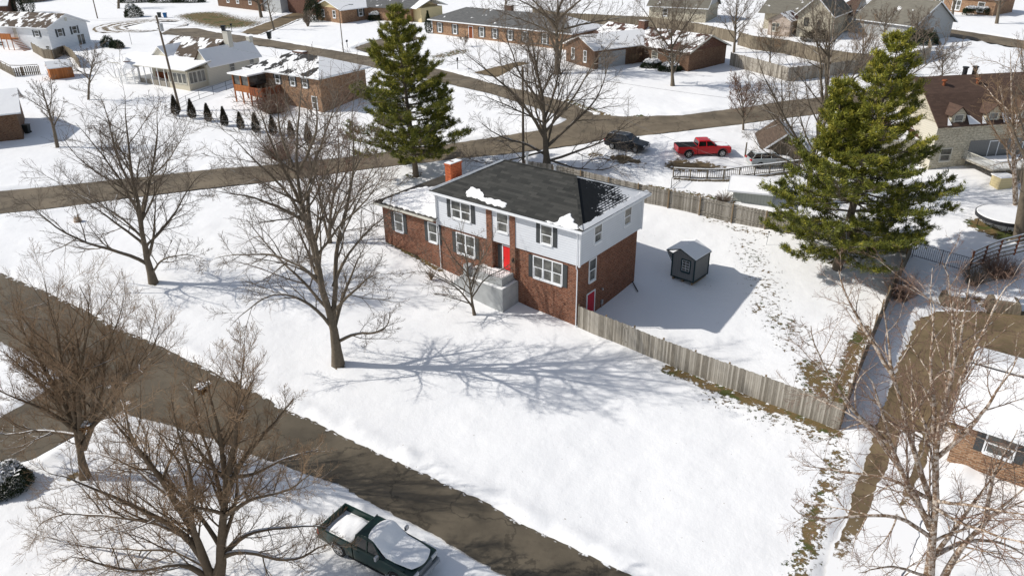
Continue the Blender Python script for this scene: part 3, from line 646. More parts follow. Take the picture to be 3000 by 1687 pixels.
for k in range(7): m.obox(HO, HU, HV, Z3, (10.24 + k * .32, 10.5 + k * .32), (-.72, .45), (2.55 - k * .27, 2.6 - k * .27))
m.build('step_snow', MT['snow'], pr, po)
m = MB()
for k in range(14): m.cyl(H_(6.95 + k * .2, -1.03, 3.0), H_(6.95 + k * .2, -1.03, 3.5), .012, .012, 4)
m.cyl(H_(6.9, -1.03, 3.5), H_(9.9, -1.03, 3.5), .02, .02, 5)
for k in range(8): m.cyl(H_(6.71, -1 + k * .19, 3.0), H_(6.71, -1 + k * .19, 3.5), .012, .012, 4)
m.cyl(H_(6.71, -1.03, 3.5), H_(6.71, .45, 3.5), .02, .02, 5)
for k in range(12): m.cyl(H_(10.3 + k * .19, -.8, 2.4 - k * .16), H_(10.3 + k * .19, -.8, 3.3 - k * .16), .012, .012, 4)
m.cyl(H_(10.3, -.8, 3.3), H_(12.4, -.8, 1.55), .02, .02, 5)
m.build('railing', MT['black'], pr, po)
# hose and flexible drain lying behind the right corner
m = MB(); P0 = [H_(.6, 9.2, .5), H_(.3, 9.0, .35), H_(-.1, 8.6, .32), H_(-.5, 8.2, .3)]
for a, b in zip(P0[:-1], P0[1:]): m.cyl(a, b, .05, .05, 6)
o = m.build('drain_pipe', MT['black'], None, H_(.3, 9, .35)); tag(o, 'black flexible drain pipe on the snow behind the brick house corner', 'pipe')

# ---------------------------------------------------------------- generic neighbour house
class House:
    def __init__(s, name, label, A, B, depth, H, wall, group=None, z=None):
        """A,B = ground ends of the long wall facing the camera (left to right in the photo)"""
        A = G(*A) if len(A) == 2 else np.array(A, float); B = G(*B) if len(B) == 2 else np.array(B, float)
        d = (B - A)[:2]; s.L = float(np.linalg.norm(d)); s.U = np.r_[d / s.L, 0]; s.V = np.array([-s.U[1], s.U[0], 0])
        s.z = z if z is not None else min(A[2], B[2]); s.o = np.array([A[0], A[1], s.z]); s.W = depth; s.H = H
        s.root = thing(name, s.o, label, 'house', group)
        m = MB(); m.obox(s.o, s.U, s.V, Z3, (0, s.L), (0, s.W), (-1.5, H)); m.build('wall', MT[wall], s.root, s.o); s.wall = wall
    def P(s, x, y, z): return s.o + s.U * x + s.V * y + Z3 * z
    def gable(s, rise, mats, over=.45, axis='x', gm=None): return gable_roof(s.root, s.o, s.P, s.L, s.W, s.H, rise, over, [MT[k] for k in mats], axis, MT[gm or s.wall])
    def hip(s, rise, mats, over=.45, run=None): return hip_roof(s.root, s.o, s.P, s.L, s.W, s.H, rise, over, [MT[k] for k in mats], run)
    def side(s, w_):
        return {'f': (s.P(0, 0, 0), s.U, -s.V), 'r': (s.P(s.L, 0, 0), s.V, s.U), 'l': (s.P(0, s.W, 0), -s.V, -s.U), 'b': (s.P(s.L, s.W, 0), -s.U, s.V)}[w_]
    def win(s, side, x, z, w_=1.0, h_=1.35, **k):
        o, U, N = s.side(side); return window(s.root, s.o, o + U * x + Z3 * z, U, N, w_, h_, **k)
    def door(s, side, x, z, w_=.95, h_=2.05, mat='red', **k):
        o, U, N = s.side(side); return door(s.root, s.o, o + U * x + Z3 * z, U, N, w_, h_, mat, **k)
    def garage(s, side, x, w_, h_=2.2, mat='trim'):
        o, U, N = s.side(side); return garage(s.root, s.o, o + U * x, U, N, w_, h_, mat)
    def box(s, name, mat, x, y, z): m = MB(); m.obox(s.o, s.U, s.V, Z3, x, y, z); return m.build(name, MT[mat], s.root, s.o)
    def chimney(s, x, y, w_, d_, ztop, mat='brick', snow=True):
        m = MB(); m.obox(s.o, s.U, s.V, Z3, (x, x + w_), (y, y + d_), (0, ztop)); m.obox(s.o, s.U, s.V, Z3, (x - .06, x + w_ + .06), (y - .06, y + d_ + .06), (ztop, ztop + .15)); c = m.build('chimney', MT[mat], s.root, s.o)
        m = MB(); m.obox(s.o, s.U, s.V, Z3, (x + .05, x + w_ - .05), (y + .05, y + d_ - .05), (ztop + .15, ztop + .22)); m.build('chimney_cap', MT['snow' if snow else 'black'], c, s.o)
for k, c1, c2, sn, sd in (('sh_brown_patchy', (.12, .09, .065), (.075, .058, .045), .42, 1.), ('sh_brown', (.12, .085, .062), (.08, .057, .043), 0, 2.), ('sh_grey', (.15, .15, .145), (.1, .1, .1), .16, 5.),
    ('sh_grey_half', (.13, .13, .125), (.09, .09, .09), .55, 4.), ('sh_dark_patchy', (.05, .048, .045), (.03, .03, .03), .52, 7.), ('sh_red_patchy', (.11, .055, .04), (.075, .04, .03), .5, 9.), ('sh_mostly', (.1, .09, .08), (.06, .055, .05), .85, 6.),
    ('sh_tan', (.2, .185, .15), (.15, .14, .115), .12, 3.), ('sh_redbrown', (.115, .072, .053), (.075, .047, .036), 0, 8.), ('sh_nearly_white', (.12, .09, .07), (.08, .06, .05), 1.12, 11.)):
    MT[k] = M_shingle(k, c1, c2, sn, sd)
# ---------------------------------------------------------------- neighbouring houses
sh = .35
# white two storey house
A0 = G(155, 150); B0 = G(305, 143); yw = math.radians(11.8) - math.pi / 2 + 2 * math.pi; Uw = np.array([math.cos(yw + 0), math.sin(yw), 0]); Uw = np.array([.94, -.34, 0]); Uw /= np.linalg.norm(Uw)
h = House('white_house', 'white sided two storey house with dark shutters and patchy snow on its brown roof', A0 - Uw * 19, A0, 8.7, 4.15, 'pure_siding', z=A0[2])
h.gable(1.75, ['sh_brown_patchy', 'snow'], .4)
h.win('r', 2.0, 2.2, .95, 1.25, shut=sh); h.win('r', 5.2, 2.25, .95, 1.25, shut=sh); h.win('f', 15.8, 2.4, .95, 1.0, shut=sh); h.win('f', 3.5, 2.3, 1.1, 1.25, shut=sh); h.win('f', 6, .35, 1.3, .8); h.win('f', 17.6, .1, .8, .7)
h.door('f', 10.6, 2.0, .95, 2.0, 'cream_trim'); h.win('r', 5.9, .05, 1.5, 1.9, cols=2, rows=False)
o_, U_, N_ = h.side('r'); m = MB(); m.obox(o_ + U_ * 4.1 + Z3 * 4.6, U_, Z3, N_, (0, .5), (0, .6), (0, .05)); m.build('gable_vent', MT['cream_trim'], h.root, h.o)
st = thing('deck_stairs', h.P(11, -2, 0), 'orange wooden landing and stairs at the side of the white two storey house', 'stairs')
m = MB(); m.obox(h.o, h.U, h.V, Z3, (8.9, 11.6), (-1.6, 0), (1.85, 2.0)); m.build('landing', MT['orangewood'], st, h.P(11, -2, 0))
m = MB()
for k in range(8): m.obox(h.o, h.U, h.V, Z3, (11.6 + k * .3, 11.9 + k * .3), (-1.6, -.3), (1.7 - k * .24, 1.78 - k * .24))
m.build('steps', MT['orangewood'], st, h.P(11, -2, 0))
m = MB(); m.obox(h.o, h.U, h.V, Z3, (8.9, 11.6), (-1.62, -1.55), (2.0, 2.9))
for x_ in (8.95, 10.2, 11.5): m.obox(h.o, h.U, h.V, Z3, (x_, x_ + .1), (-1.58, -1.48), (-.5, 2.9))
m.build('railing', MT['orangewood'], st, h.P(11, -2, 0))
# beige house with porch and sunroom
h = House('beige_house', 'beige house with long snowy porch roof, glazed sunroom and two front gables', (409, 240), (558, 267), 3.2, 2.55, 'beige_siding')
bl = h.L; ro_ = h.root
for ch_ in list(ro_.children): bpy.data.objects.remove(ch_)
h.box('sunroom_wall', 'beige_siding', (6.9, bl), (0, 3.3), (-.6, 2.7)); h.box('wall', 'beige_lap', (-1.2, 8.6), (3.4, 12), (-1, 3.1)); h.box('wing_wall', 'beige_lap', (8.6, bl + .4), (3.3, 13.5), (-1, 3.2))
for k in range(4): h.win('f', 7.15 + k * .98, 1.0, .78, 1.35, rows=False, trim='cream_trim')
for k in range(2): h.win('r', .25 + k * 1.5, 1.0, 1.25, 1.5, cols=2, rows=False, trim='cream_trim')
o2 = h.P(bl + .4, 3.3, 0)
for s_, z_, w__, h__ in ((4.2, 1.5, .9, 1.3), (8.2, 1.5, .8, 1.2)): window(ro_, h.o, o2 + h.V * s_ + Z3 * z_, h.V, h.U, w__, h__, trim='cream_trim')
m = MB(); slope(m, [h.P(-6, -.6, 3.0), h.P(bl + .35, -.6, 3.0), h.P(bl + .35, 4.4, 3.75), h.P(-6, 4.4, 3.75)], .12); slope(m, [h.P(-6, -.62, 2.98), h.P(bl + .37, -.62, 2.98), h.P(bl + .37, 4.3, 3.6), h.P(-6, 4.3, 3.6)], .1, 1); m.build('porch_roof', [MT['snow'], MT['cream_trim']], ro_, h.o)
for x_ in (-5.6, -3.4, -1.2, .2, 1.7, 3.2, 4.7, 6.2): m = MB(); m.obox(h.o, h.U, h.V, Z3, (x_, x_ + .12), (-.1, .02), (-.5, 2.98)); m.build('porch_post', MT['trim'], ro_, h.o)
h.box('porch_railing', 'fence', (0, 6.85), (-.05, .05), (-.3, .95)); h.box('porch_floor', 'redwood', (-.6, 6.85), (.08, 3.38), (-.4, .3)); h.box('porch_wall_panel', 'redwood', (-.3, 6.8), (3.25, 3.39), (.3, 1.3))
def cross(x0, x1, y0, y1, ze, zr, mats, back=True):
    m = MB(); mid = (x0 + x1) / 2; e = .35; k = (zr - ze) / (mid - x0)
    slope(m, [h.P(x0 - e, y0 - .3, ze - k * e), h.P(x0 - e, y1, ze - k * e), h.P(mid, y1, zr), h.P(mid, y0 - .3, zr)], .12, 0); slope(m, [h.P(x1 + e, y0 - .3, ze - k * e), h.P(x1 + e, y1, ze - k * e), h.P(mid + .002, y1, zr), h.P(mid + .002, y0 - .3, zr)], .12, 1); m.build('roof', [MT[q] for q in mats], ro_, h.o)
    m = MB(); m.prism([h.P(x0, y0, ze), h.P(x1, y0, ze), h.P(mid, y0, zr - .15)], h.V * .12); m.build('gable', MT['beige_lap'], ro_, h.o)
cross(-1.4, 3.2, 3.9, 9.5, 3.35, 5.1, ['snow', 'snow']); cross(8.4, bl + .4, 3.9, 13.9, 3.25, 5.2, ['sh_brown', 'snow'])
m = MB(); slope(m, [h.P(-1.6, 4.2, 3.4), h.P(9.2, 4.2, 3.4), h.P(9.2, 9.6, 5.75), h.P(-1.6, 9.6, 5.75)], .12, 0); slope(m, [h.P(-1.6, 14.8, 3.4), h.P(10, 14.8, 3.4), h.P(10, 9.6, 5.75), h.P(-1.6, 9.6, 5.75)], .12, 1); m.build('main_roof', [MT['sh_brown_patchy'], MT['snow']], ro_, h.o)
h.box('rear_wall', 'beige_lap', (-1.2, 9), (12, 14.4), (-1, 3.3))
h.chimney(9.3, 9.2, 1.1, .8, 6.9, 'cream_trim', False); h.chimney(9.6, 13.4, .7, .7, 5.6, 'cream_trim')
# brick house with hip roof and deck
h = House('brick_house', 'brick house with snow patched dark hip roof, dark screened porch and red brown deck', (740, 283), (947, 330), 8.5, 4.6, 'brick_orange')
h.hip(1.7, ['sh_dark_patchy', 'sh_dark_patchy', 'sh_dark_patchy', 'sh_mostly'], .5)
for x_ in (5.6, 8.6, 11): h.win('f', x_, 3.0, .8, 1.1, shut=.25)
h.win('f', 12.4, .3, .9, 1.6); h.chimney(4.5, 4.5, 2.0, .9, 6.3, 'brick_dark')
m = MB(); m.obox(h.o, h.U, h.V, Z3, (0.2, 3.6), (-3.0, -.02), (1.9, 2.1)); m.obox(h.o, h.U, h.V, Z3, (.2, 3.6), (-3.0, -2.9), (2.1, 2.8)); m.obox(h.o, h.U, h.V, Z3, (.2, .3), (-2.9, -.02), (2.1, 2.8))
for x_, y_ in ((.2, -3), (1.8, -3), (3.5, -3), (.2, -1)): m.obox(h.o, h.U, h.V, Z3, (x_, x_ + .15), (y_, y_ + .15), (-.8, 4.2))
m.build('screened_porch', MT['orangewood'], h.root, h.o)
m = MB(); m.obox(h.o, h.U, h.V, Z3, (.25, 3.55), (-2.85, -.05), (2.8, 4.1)); m.build('porch_screen', MT['glass'], h.root, h.o)
m = MB(); m.obox(h.o, h.U, h.V, Z3, (-.2, 4.0), (-3.4, -.02), (4.2, 4.38)); m.build('porch_roof', MT['snow'], h.root, h.o)
m = MB(); m.obox(h.o, h.U, h.V, Z3, (3.7, 6.4), (-3.2, -.02), (1.7, 1.85)); m.obox(h.o, h.U, h.V, Z3, (3.7, 6.4), (-3.2, -3.1), (1.85, 2.8)); m.obox(h.o, h.U, h.V, Z3, (6.3, 6.4), (-3.1, -.02), (1.85, 2.8))
for x_ in (3.8, 5, 6.3): m.obox(h.o, h.U, h.V, Z3, (x_, x_ + .15), (-3.2, -3.05), (-.8, 1.7))
for k in range(9): m.obox(h.o, h.U, h.V, Z3, (6.45 + k * .3, 6.75 + k * .3), (-3, -2), (1.5 - k * .2, 1.58 - k * .2))
m.build('deck', MT['redwood'], h.root, h.o)
# brick house at the left edge
Ub = np.array([.88, .47, 0]); Ub /= np.linalg.norm(Ub); B0 = G(70, 407)
h = House('brick_house', 'brown brick house cut off by the left edge of the photo, with a snowy roof', B0 - Ub * 12, B0, 9, 3.5, 'brick_brown', z=B0[2]); h.gable(1.8, ['snow', 'snow'], .5, gm='brick_brown')
h.win('f', 8.3, 1.0, .9, 1.3)
# far left corner house
h = House('brick_house', 'dark brick house behind tall evergreens in the top left corner, snow on its roof', (-120, 60), (26, 52), 9, 3, 'brick_dark'); h.gable(2, ['snow', 'sh_mostly'], .5)
# far brick house with grey garage, top
h = House('brick_house', 'brown brick house with white framed windows and grey garage behind a bare tree', (640, 18), (770, 34), 9, 3.2, 'brick_brown'); h.gable(2, ['sh_grey', 'sh_grey'], .5)
for x_ in (4, 8, 13): h.win('f', x_, 1.3, 1.0, 1.3)
m = MB(); m.obox(h.o, h.U, h.V, Z3, (h.L, h.L + 6.5), (.5, 8), (-1.2, 3)); m.build('garage_wall', MT['grey_siding'], h.root, h.o)
m = MB(); m.obox(h.o, h.U, h.V, Z3, (h.L + 6.5, h.L + 18), (2.5, 10), (-1.2, 3.4)); m.build('rear_wall', MT['brick_dark'], h.root, h.o)
# brick house with pale yellow gables
h = House('brick_house', 'orange brick house with pale yellow gables and a white garage door behind the tall pine', (928, 58), (1003, 70), 11, 3.0, 'brick_orange')
h.gable(1.6, ['sh_grey_half', 'sh_mostly'], .6, 'y', 'yellow_siding'); h.win('f', 2.2, 1.0, .9, 1.4); h.win('f', 6.2, 1.0, .9, 1.4); h.win('r', 4.6, 1.1, 1.0, 1.4, shut=.35)
m = MB(); m.obox(h.o, h.U, h.V, Z3, (h.L, h.L + 13), (10.9, 17), (-1.2, 2.9)); m.build('rear_wall', MT['yellow_siding'], h.root, h.o)
m = MB(); slope(m, [h.P(2, 9.8, 2.95), h.P(22, 9.8, 2.95), h.P(22, 14.5, 4.6), h.P(2, 14.5, 4.6)], .12); slope(m, [h.P(2, 19, 2.95), h.P(22, 19, 2.95), h.P(22, 14.5, 4.6), h.P(2, 14.5, 4.6)], .12); m.build('main_roof', MT['sh_mostly'], h.root, h.o)
o2 = h.P(h.L + 3, 10.9, 0); door(h.root, h.o, o2 + Z3 * .2, h.U, -h.V, 1.0, 2.1, 'black')
g0 = G(1205, 66); g1 = G(1283, 44); ug = (g1 - g0); ug[2] = 0; lg = np.linalg.norm(ug); ug /= lg; vg = np.array([-ug[1], ug[0], 0]); zg = g0[2]
Pg = lambda x, y, z: np.array([g0[0], g0[1], zg]) + ug * x + vg * y + Z3 * z
m = MB(); m.obox(Pg(0, 0, 0), ug, vg, Z3, (0, lg), (0, 14), (-1.2, 2.8)); m.build('garage_wall', MT['brick_orange'], h.root, h.o)
m = MB(); slope(m, [Pg(-.5, -.5, 2.75), Pg(-.5, 14, 2.75), Pg(lg / 2, 14, 4.8), Pg(lg / 2, -.5, 4.8)], .12); slope(m, [Pg(lg + .5, -.5, 2.75), Pg(lg + .5, 14, 2.75), Pg(lg / 2, 14, 4.8), Pg(lg / 2, -.5, 4.8)], .12); m.build('garage_roof', MT['sh_grey'], h.root, h.o)
m = MB(); m.prism([Pg(0, -.05, 2.7), Pg(lg, -.05, 2.7), Pg(lg / 2, -.05, 4.65)], vg * .1); m.build('gable', MT['yellow_siding'], h.root, h.o); garage(h.root, h.o, Pg(1.5, 0, 0), ug, -vg, 6, 2.3)
# brick ranch house
h = House('brick_house', 'long orange brick ranch house with grey hip roof and a row of shuttered windows', (1268, 99), (1672, 150), 9.5, 2.95, 'brick_orange')
h.hip(2.0, ['sh_grey', 'sh_grey', 'sh_grey_half', 'sh_mostly'], .6)
for x_ in (1.6, 5.6, 12.4, 15.6, 19.2, 22.6, 27): h.win('f', x_, .7, .85, 1.6, shut=.32)
h.door('f', 9.6, .2, .95, 2.05, 'redwood'); h.chimney(14, 5.2, 1.6, .8, 5.6, 'brick_dark'); h.box('steps', 'concrete', (9.2, 11), (-1.2, -.02), (-.4, .15))
# brick house with garage wing and red brown roof
h = House('brick_house', 'dark brick house with snow patched red brown roof and grey garage wing', (1867, 179), (2015, 211), 9.0, 3.0, 'brick_brown')
m = MB(); m.obox(h.o, h.U, h.V, Z3, (-11, 0), (1.5, 9), (-1.2, 3)); m.build('rear_wall', MT['brick_dark'], h.root, h.o)
m = MB()
slope(m, [h.P(-11, -.5, 2.9), h.P(h.L + .5, -.5, 2.9), h.P(h.L + .5, 4.5, 4.9), h.P(-11, 4.5, 4.9)], .12, 0); slope(m, [h.P(-11, 9.5, 2.9), h.P(h.L + .5, 9.5, 2.9), h.P(h.L + .5, 4.5, 4.9), h.P(-11, 4.5, 4.9)], .12, 1); m.build('roof', [MT['sh_red_patchy'], MT['sh_redbrown']], h.root, h.o)
m = MB(); m.prism([h.P(h.L - .12, 0, 2.95), h.P(h.L - .12, 9, 2.95), h.P(h.L - .12, 4.5, 4.8)], h.U * .12); m.build('gable', MT['brick_dark'], h.root, h.o)
m = MB()
for t0 in (-.5, 9.5):
    a_ = h.P(h.L + .5, t0, 2.9); b_ = h.P(h.L + .5, 4.5, 4.9); m.prism([a_ + Z3 * .03, b_ + Z3 * .03, b_ - Z3 * .22, a_ - Z3 * .22], h.U * .05)
m.build('fascia', MT['cream_trim'], h.root, h.o)
for x_ in (3, 6.5): h.win('f', x_, .8, 1.1, 1.4, trim='cream_trim')
h.chimney(-3.2, 3.3, 1.3, 1.0, 5.7, 'brick_dark')
a_, b_, c_ = G(1658, 179), G(1740, 204), G(1867, 179); ug = b_ - a_; ug[2] = 0; lg = np.linalg.norm(ug); ug /= lg; vg = np.array([-ug[1], ug[0], 0]); zg = b_[2]
Pg = lambda x, y, z: np.array([a_[0], a_[1], zg]) + ug * x + vg * y + Z3 * z
m = MB(); m.obox(Pg(0, 0, 0), ug, vg, Z3, (0, lg), (0, 14), (-1.2, 3)); m.build('wing_wall', MT['brick_brown'], h.root, h.o)
m = MB(); slope(m, [Pg(-.5, -.5, 2.9), Pg(-.5, 15, 2.9), Pg(lg / 2, 15, 4.6), Pg(lg / 2, -.5, 4.6)], .12); slope(m, [Pg(lg + .5, -.5, 2.9), Pg(lg + .5, 12, 2.9), Pg(lg / 2, 15, 4.6), Pg(lg / 2, -.5, 4.6)], .12); m.build('wing_roof', MT['sh_mostly'], h.root, h.o)
m = MB(); m.prism([Pg(0, -.05, 2.95), Pg(lg, -.05, 2.95), Pg(lg / 2, -.05, 4.5)], vg * .12); m.build('gable', MT['brick_brown'], h.root, h.o)
for x_ in (1.6, 4.8): window(h.root, h.o, Pg(x_, 0, .8), ug, -vg, .7, 1.6)
garage(h.root, h.o, Pg(lg, .8, 0), vg, ug, 5.2, 2.4, 'grey_siding')
# grey house beyond the fence
h = House('grey_house', 'small grey gabled house with pale walls in the snow beyond the long fence', (1900, 58), (2066, 68), 9, 3.1, 'stone'); h.gable(3.0, ['sh_tan', 'sh_tan'], .5, gm='grey_siding'); h.win('f', 3, 1.0, .9, 1.3)
# beige stone house
h = House('stone_house', 'pale stone house with tall front gable, small porch gable and grey green roof', (2330, 108), (2428, 118), 10, 4.4, 'stone')
h.gable(2.8, ['sh_tan', 'sh_tan'], .5, 'y', 'stone'); h.win('f', 1.2, 2.2, .7, 1.2, trim='black'); h.win('f', 3.6, 1.5, .35, 1.6, trim='black', rows=False)
a_, b_ = G(2247, 103), G(2309, 110); Pq = lambda x, y, z: np.array([a_[0], a_[1], h.z]) + h.U * x + h.V * y + Z3 * z; lg = np.linalg.norm((b_ - a_)[:2])
m = MB(); m.obox(Pq(0, 0, 0), h.U, h.V, Z3, (0, lg), (0, 7), (-1.2, 2.9)); m.build('porch_wall', MT['stone_pink'], h.root, h.o)
m = MB(); slope(m, [Pq(-.4, -.4, 2.85), Pq(-.4, 7, 2.85), Pq(lg / 2, 7, 4.1), Pq(lg / 2, -.4, 4.1)], .12, 1); slope(m, [Pq(lg + .4, -.4, 2.85), Pq(lg + .4, 7, 2.85), Pq(lg / 2, 7, 4.1), Pq(lg / 2, -.4, 4.1)], .12, 0); m.build('porch_roof', [MT['sh_red_patchy'], MT['sh_tan']], h.root, h.o)
m = MB(); m.prism([Pq(0, -.02, 2.85), Pq(lg, -.02, 2.85), Pq(lg / 2, -.02, 4.0)], h.V * .1); m.build('porch_gable', MT['stone_pink'], h.root, h.o); window(h.root, h.o, Pq(.8, 0, 1), h.U, -h.V, 1.2, 1.3, cols=2, trim='cream_trim')
m = MB(); m.obox(Pq(0, 6, 0), h.U, h.V, Z3, (-3, 6), (0, 9), (-1, 3.6)); m.build('rear_wall', MT['stone'], h.root, h.o)
m = MB(); slope(m, [Pq(-4, 5, 3.4), Pq(7, 5, 3.4), Pq(7, 12, 6.6), Pq(-4, 12, 6.6)], .12); slope(m, [Pq(-4, 19, 3.4), Pq(7, 19, 3.4), Pq(7, 12, 6.6), Pq(-4, 12, 6.6)], .12); m.build('main_roof', MT['sh_tan'], h.root, h.o)
# grey gabled house between the trees
h = House('grey_house', 'grey stone house with broad tan grey roof between bare trees beside the far street', (2500, 96), (2668, 128), 10.5, 3.2, 'grey_siding'); h.gable(3.4, ['sh_tan', 'sh_tan'], .5, gm='grey_siding')
h.win('r', 4.5, 1.0, .9, 1.3)
m = MB(); slope(m, [h.P(-6, -.5, 3.4), h.P(-.2, -.5, 3.4), h.P(-3, 5, 6.8), h.P(-3.2, 5, 6.8)], .12, 1); slope(m, [h.P(-6, -.5, 3.4), h.P(-6, 10.5, 3.4), h.P(-3.2, 5, 6.8)], .12, 0); m.build('side_roof', [MT['sh_red_patchy'], MT['sh_redbrown']], h.root, h.o)
m = MB(); m.obox(h.o, h.U, h.V, Z3, (-5.5, -.02), (0, 10), (-1, 3.3)); m.build('side_wall', MT['grey_siding'], h.root, h.o)
# far right brick house
h = House('brick_house', 'orange brick house with white windows and a clipped hedge at the far upper right', (2728, 28), (2908, 48), 8.6, 3.3, 'brick_orange'); h.hip(2, ['sh_grey_half'] * 4, .5)
for x_, w__ in ((.6, 1.6), (4.2, 1.6), (9.3, 1.2)): h.win('f', x_, .6, w__, 1.8, cols=2 if w__ > 1.5 else 1)
# gambrel house
h = House('gambrel_house', 'tall cream gambrel house with brown roof and three dormers behind the big pine', (2719, 498), (3030, 466), 10, 5.0, 'stone')
g_ = MB(); e = .4; y1, z1, z2 = 2.6, 7.45, 8.75
prof = [(-.45, 4.75), (y1, z1), (5, z2), (10 - y1, z1), (10.45, 4.75)]
m = MB()
for (ya, za), (yb, zb) in zip(prof[:-1], prof[1:]): slope(m, [h.P(-e, ya, za), h.P(h.L + e, ya, za), h.P(h.L + e, yb, zb), h.P(-e, yb, zb)], .14)
m.build('roof', MT['sh_redbrown'], h.root, h.o)
m = MB()
for x_ in (0, h.L - .15): m = MB(); m.prism([h.P(x_, 0, 4.95), h.P(x_, 10, 4.95), h.P(x_, 10 - y1, z1 - .16), h.P(x_, 5, z2 - .16), h.P(x_, y1, z1 - .16)], h.U * .15); m.build('gable', MT['stone'], h.root, h.o)
h.box('cladding', 'beige_lap', (-.05, .0), (.0, 10), (0, 4.9))
for x_ in (1.2, 5.2, 9.0):
    m = MB(); m.obox(h.o, h.U, h.V, Z3, (x_, x_ + 1.6), (-.1, 2.2), (4.4, 5.9)); d_ = m.build('dormer', MT['stone'], h.root, h.o)
    m = MB(); slope(m, [h.P(x_ - .25, -.35, 5.8), h.P(x_ - .25, 2.6, 5.8), h.P(x_ + .8, 2.6, 6.7), h.P(x_ + .8, -.35, 6.7)], .1); slope(m, [h.P(x_ + 1.85, -.35, 5.8), h.P(x_ + 1.85, 2.6, 5.8), h.P(x_ + .8, 2.6, 6.7), h.P(x_ + .8, -.35, 6.7)], .1, 0); m.build('dormer_roof', MT['sh_redbrown'], d_, h.o)
    m = MB(); m.prism([h.P(x_, -.15, 5.85), h.P(x_ + 1.6, -.15, 5.85), h.P(x_ + .8, -.15, 6.6)], h.V * .1); m.build('dormer_gable', MT['stone'], d_, h.o)
    window(d_, h.o, h.P(x_ + .35, -.1, 4.55), h.U, -h.V, .9, 1.2, trim='cream_trim')
    m = MB(); slope(m, [h.P(x_ + 1.9, -.5, 4.86), h.P(x_ + 3.2, -.5, 4.86), h.P(x_ + 2.1, .5, 5.78)], .03); slope(m, [h.P(x_ - .6, -.5, 4.86), h.P(x_ - .1, -.5, 4.86), h.P(x_ - .2, .2, 5.5)], .03); m.build('roof_snow', MT['snow'], h.root, h.o)
for x_ in (2.4, 6.4):
    zc_ = z1 + (z2 - z1) * .45; m = MB(); m.cyl(h.P(x_, 3.7, zc_ - .1), h.P(x_, 3.7, zc_ + .45), .16, .12, 10); m.cyl(h.P(x_, 3.7, zc_ + .45), h.P(x_, 3.7, zc_ + .6), .3, .22, 10); m.build('roof_vent', MT['redwood'], h.root, h.o)
for x_ in (6.3, 7.5): m = MB(); m.cyl(h.P(x_, 5.8, 8.2), h.P(x_, 5.8, 9.3), .25, .25, 10); m.cyl(h.P(x_, 5.8, 9.3), h.P(x_, 5.8, 9.42), .34, .34, 10); m.build('flue', MT['black'], h.root, h.o)
h.box('recess_panel', 'shed_siding', (4.2, h.L - .2), (-.03, -.005), (.4, 2.9)); h.win('f', 1.0, .9, 1.2, 1.3, trim='cream_trim'); h.win('f', 6.6, .7, 1.0, 2.0, rows=False); h.win('f', 9.5, 1.0, 1.1, 1.4)
GH = h
# its lower wing with brown and snowy roof
m = MB(); m.obox(h.o, h.U, h.V, Z3, (-5.5, -.06), (2.6, 9.6), (-.8, 3.0)); m.build('wing_wall', MT['beige_lap'], h.root, h.o)
m = MB(); slope(m, [h.P(-6, 2.2, 2.8), h.P(-.06, 2.2, 2.8), h.P(-.06, 6, 4.9), h.P(-6, 6, 4.9)], .12, 0); slope(m, [h.P(-6, 10, 2.8), h.P(-.06, 10, 2.8), h.P(-.06, 6, 4.9), h.P(-6, 6, 4.9)], .12, 0); m.build('wing_roof', [MT['sh_red_patchy']], h.root, h.o)
# deck in front of the gambrel house
dk = thing('wooden_deck', h.P(8, -4, 0), 'weathered wooden deck with white balusters and lattice in front of the gambrel house', 'deck')
dk_o = h.P(8, -4, 0); X0, X1, Y0 = 3.6, h.L + 1, -4.6
def db(name, mat, x, y, z): m = MB(); m.obox(h.o, h.U, h.V, Z3, x, y, z); return m.build(name, MT[mat], dk, dk_o)
db('deck_floor', 'fence', (X0, X1), (Y0, -.06), (1.0, 1.12)); db('floor_snow', 'snow', (X0 + .2, X1), (Y0 + .25, -.3), (1.122, 1.18))
db('lattice', 'fence_dark', (5.2, X1), (Y0, Y0 + .06), (-.8, .98)); db('storage_box', 'yellow_siding', (X0, 5.1), (Y0 - 1.3, Y0 - .05), (-.8, .75)); db('box_lid', 'snow', (X0 - .1, 5.2), (Y0 - 1.45, Y0), (.76, .86))
m = MB()
for k in range(int((X1 - X0) / .16)): x_ = X0 + k * .16; m.obox(h.o, h.U, h.V, Z3, (x_, x_ + .04), (Y0, Y0 + .04), (1.12, 1.95))
for k in range(26): y_ = Y0 + k * .17; m.obox(h.o, h.U, h.V, Z3, (X0, X0 + .04), (y_, y_ + .04), (1.12, 1.95))
m.obox(h.o, h.U, h.V, Z3, (X0 - .03, X1), (Y0 - .04, Y0 + .08), (1.951, 2.0)); m.obox(h.o, h.U, h.V, Z3, (X0 - .04, X0 + .08), (Y0 + .1, -.1), (1.953, 2.003)); m.build('railing', MT['cream_trim'], dk, dk_o)
db('railing_snow', 'snow', (X0, X1), (Y0 - .03, Y0 + .07), (2.004, 2.05))
# small garage left of it
h = House('garage', 'small brown gabled garage with cream side wall half hidden behind the big pine', (2238, 470), (2345, 482), 6, 1.9, 'fence_dark'); h.gable(1.5, ['sh_brown', 'sh_mostly'], .5, 'y', 'fence_dark')
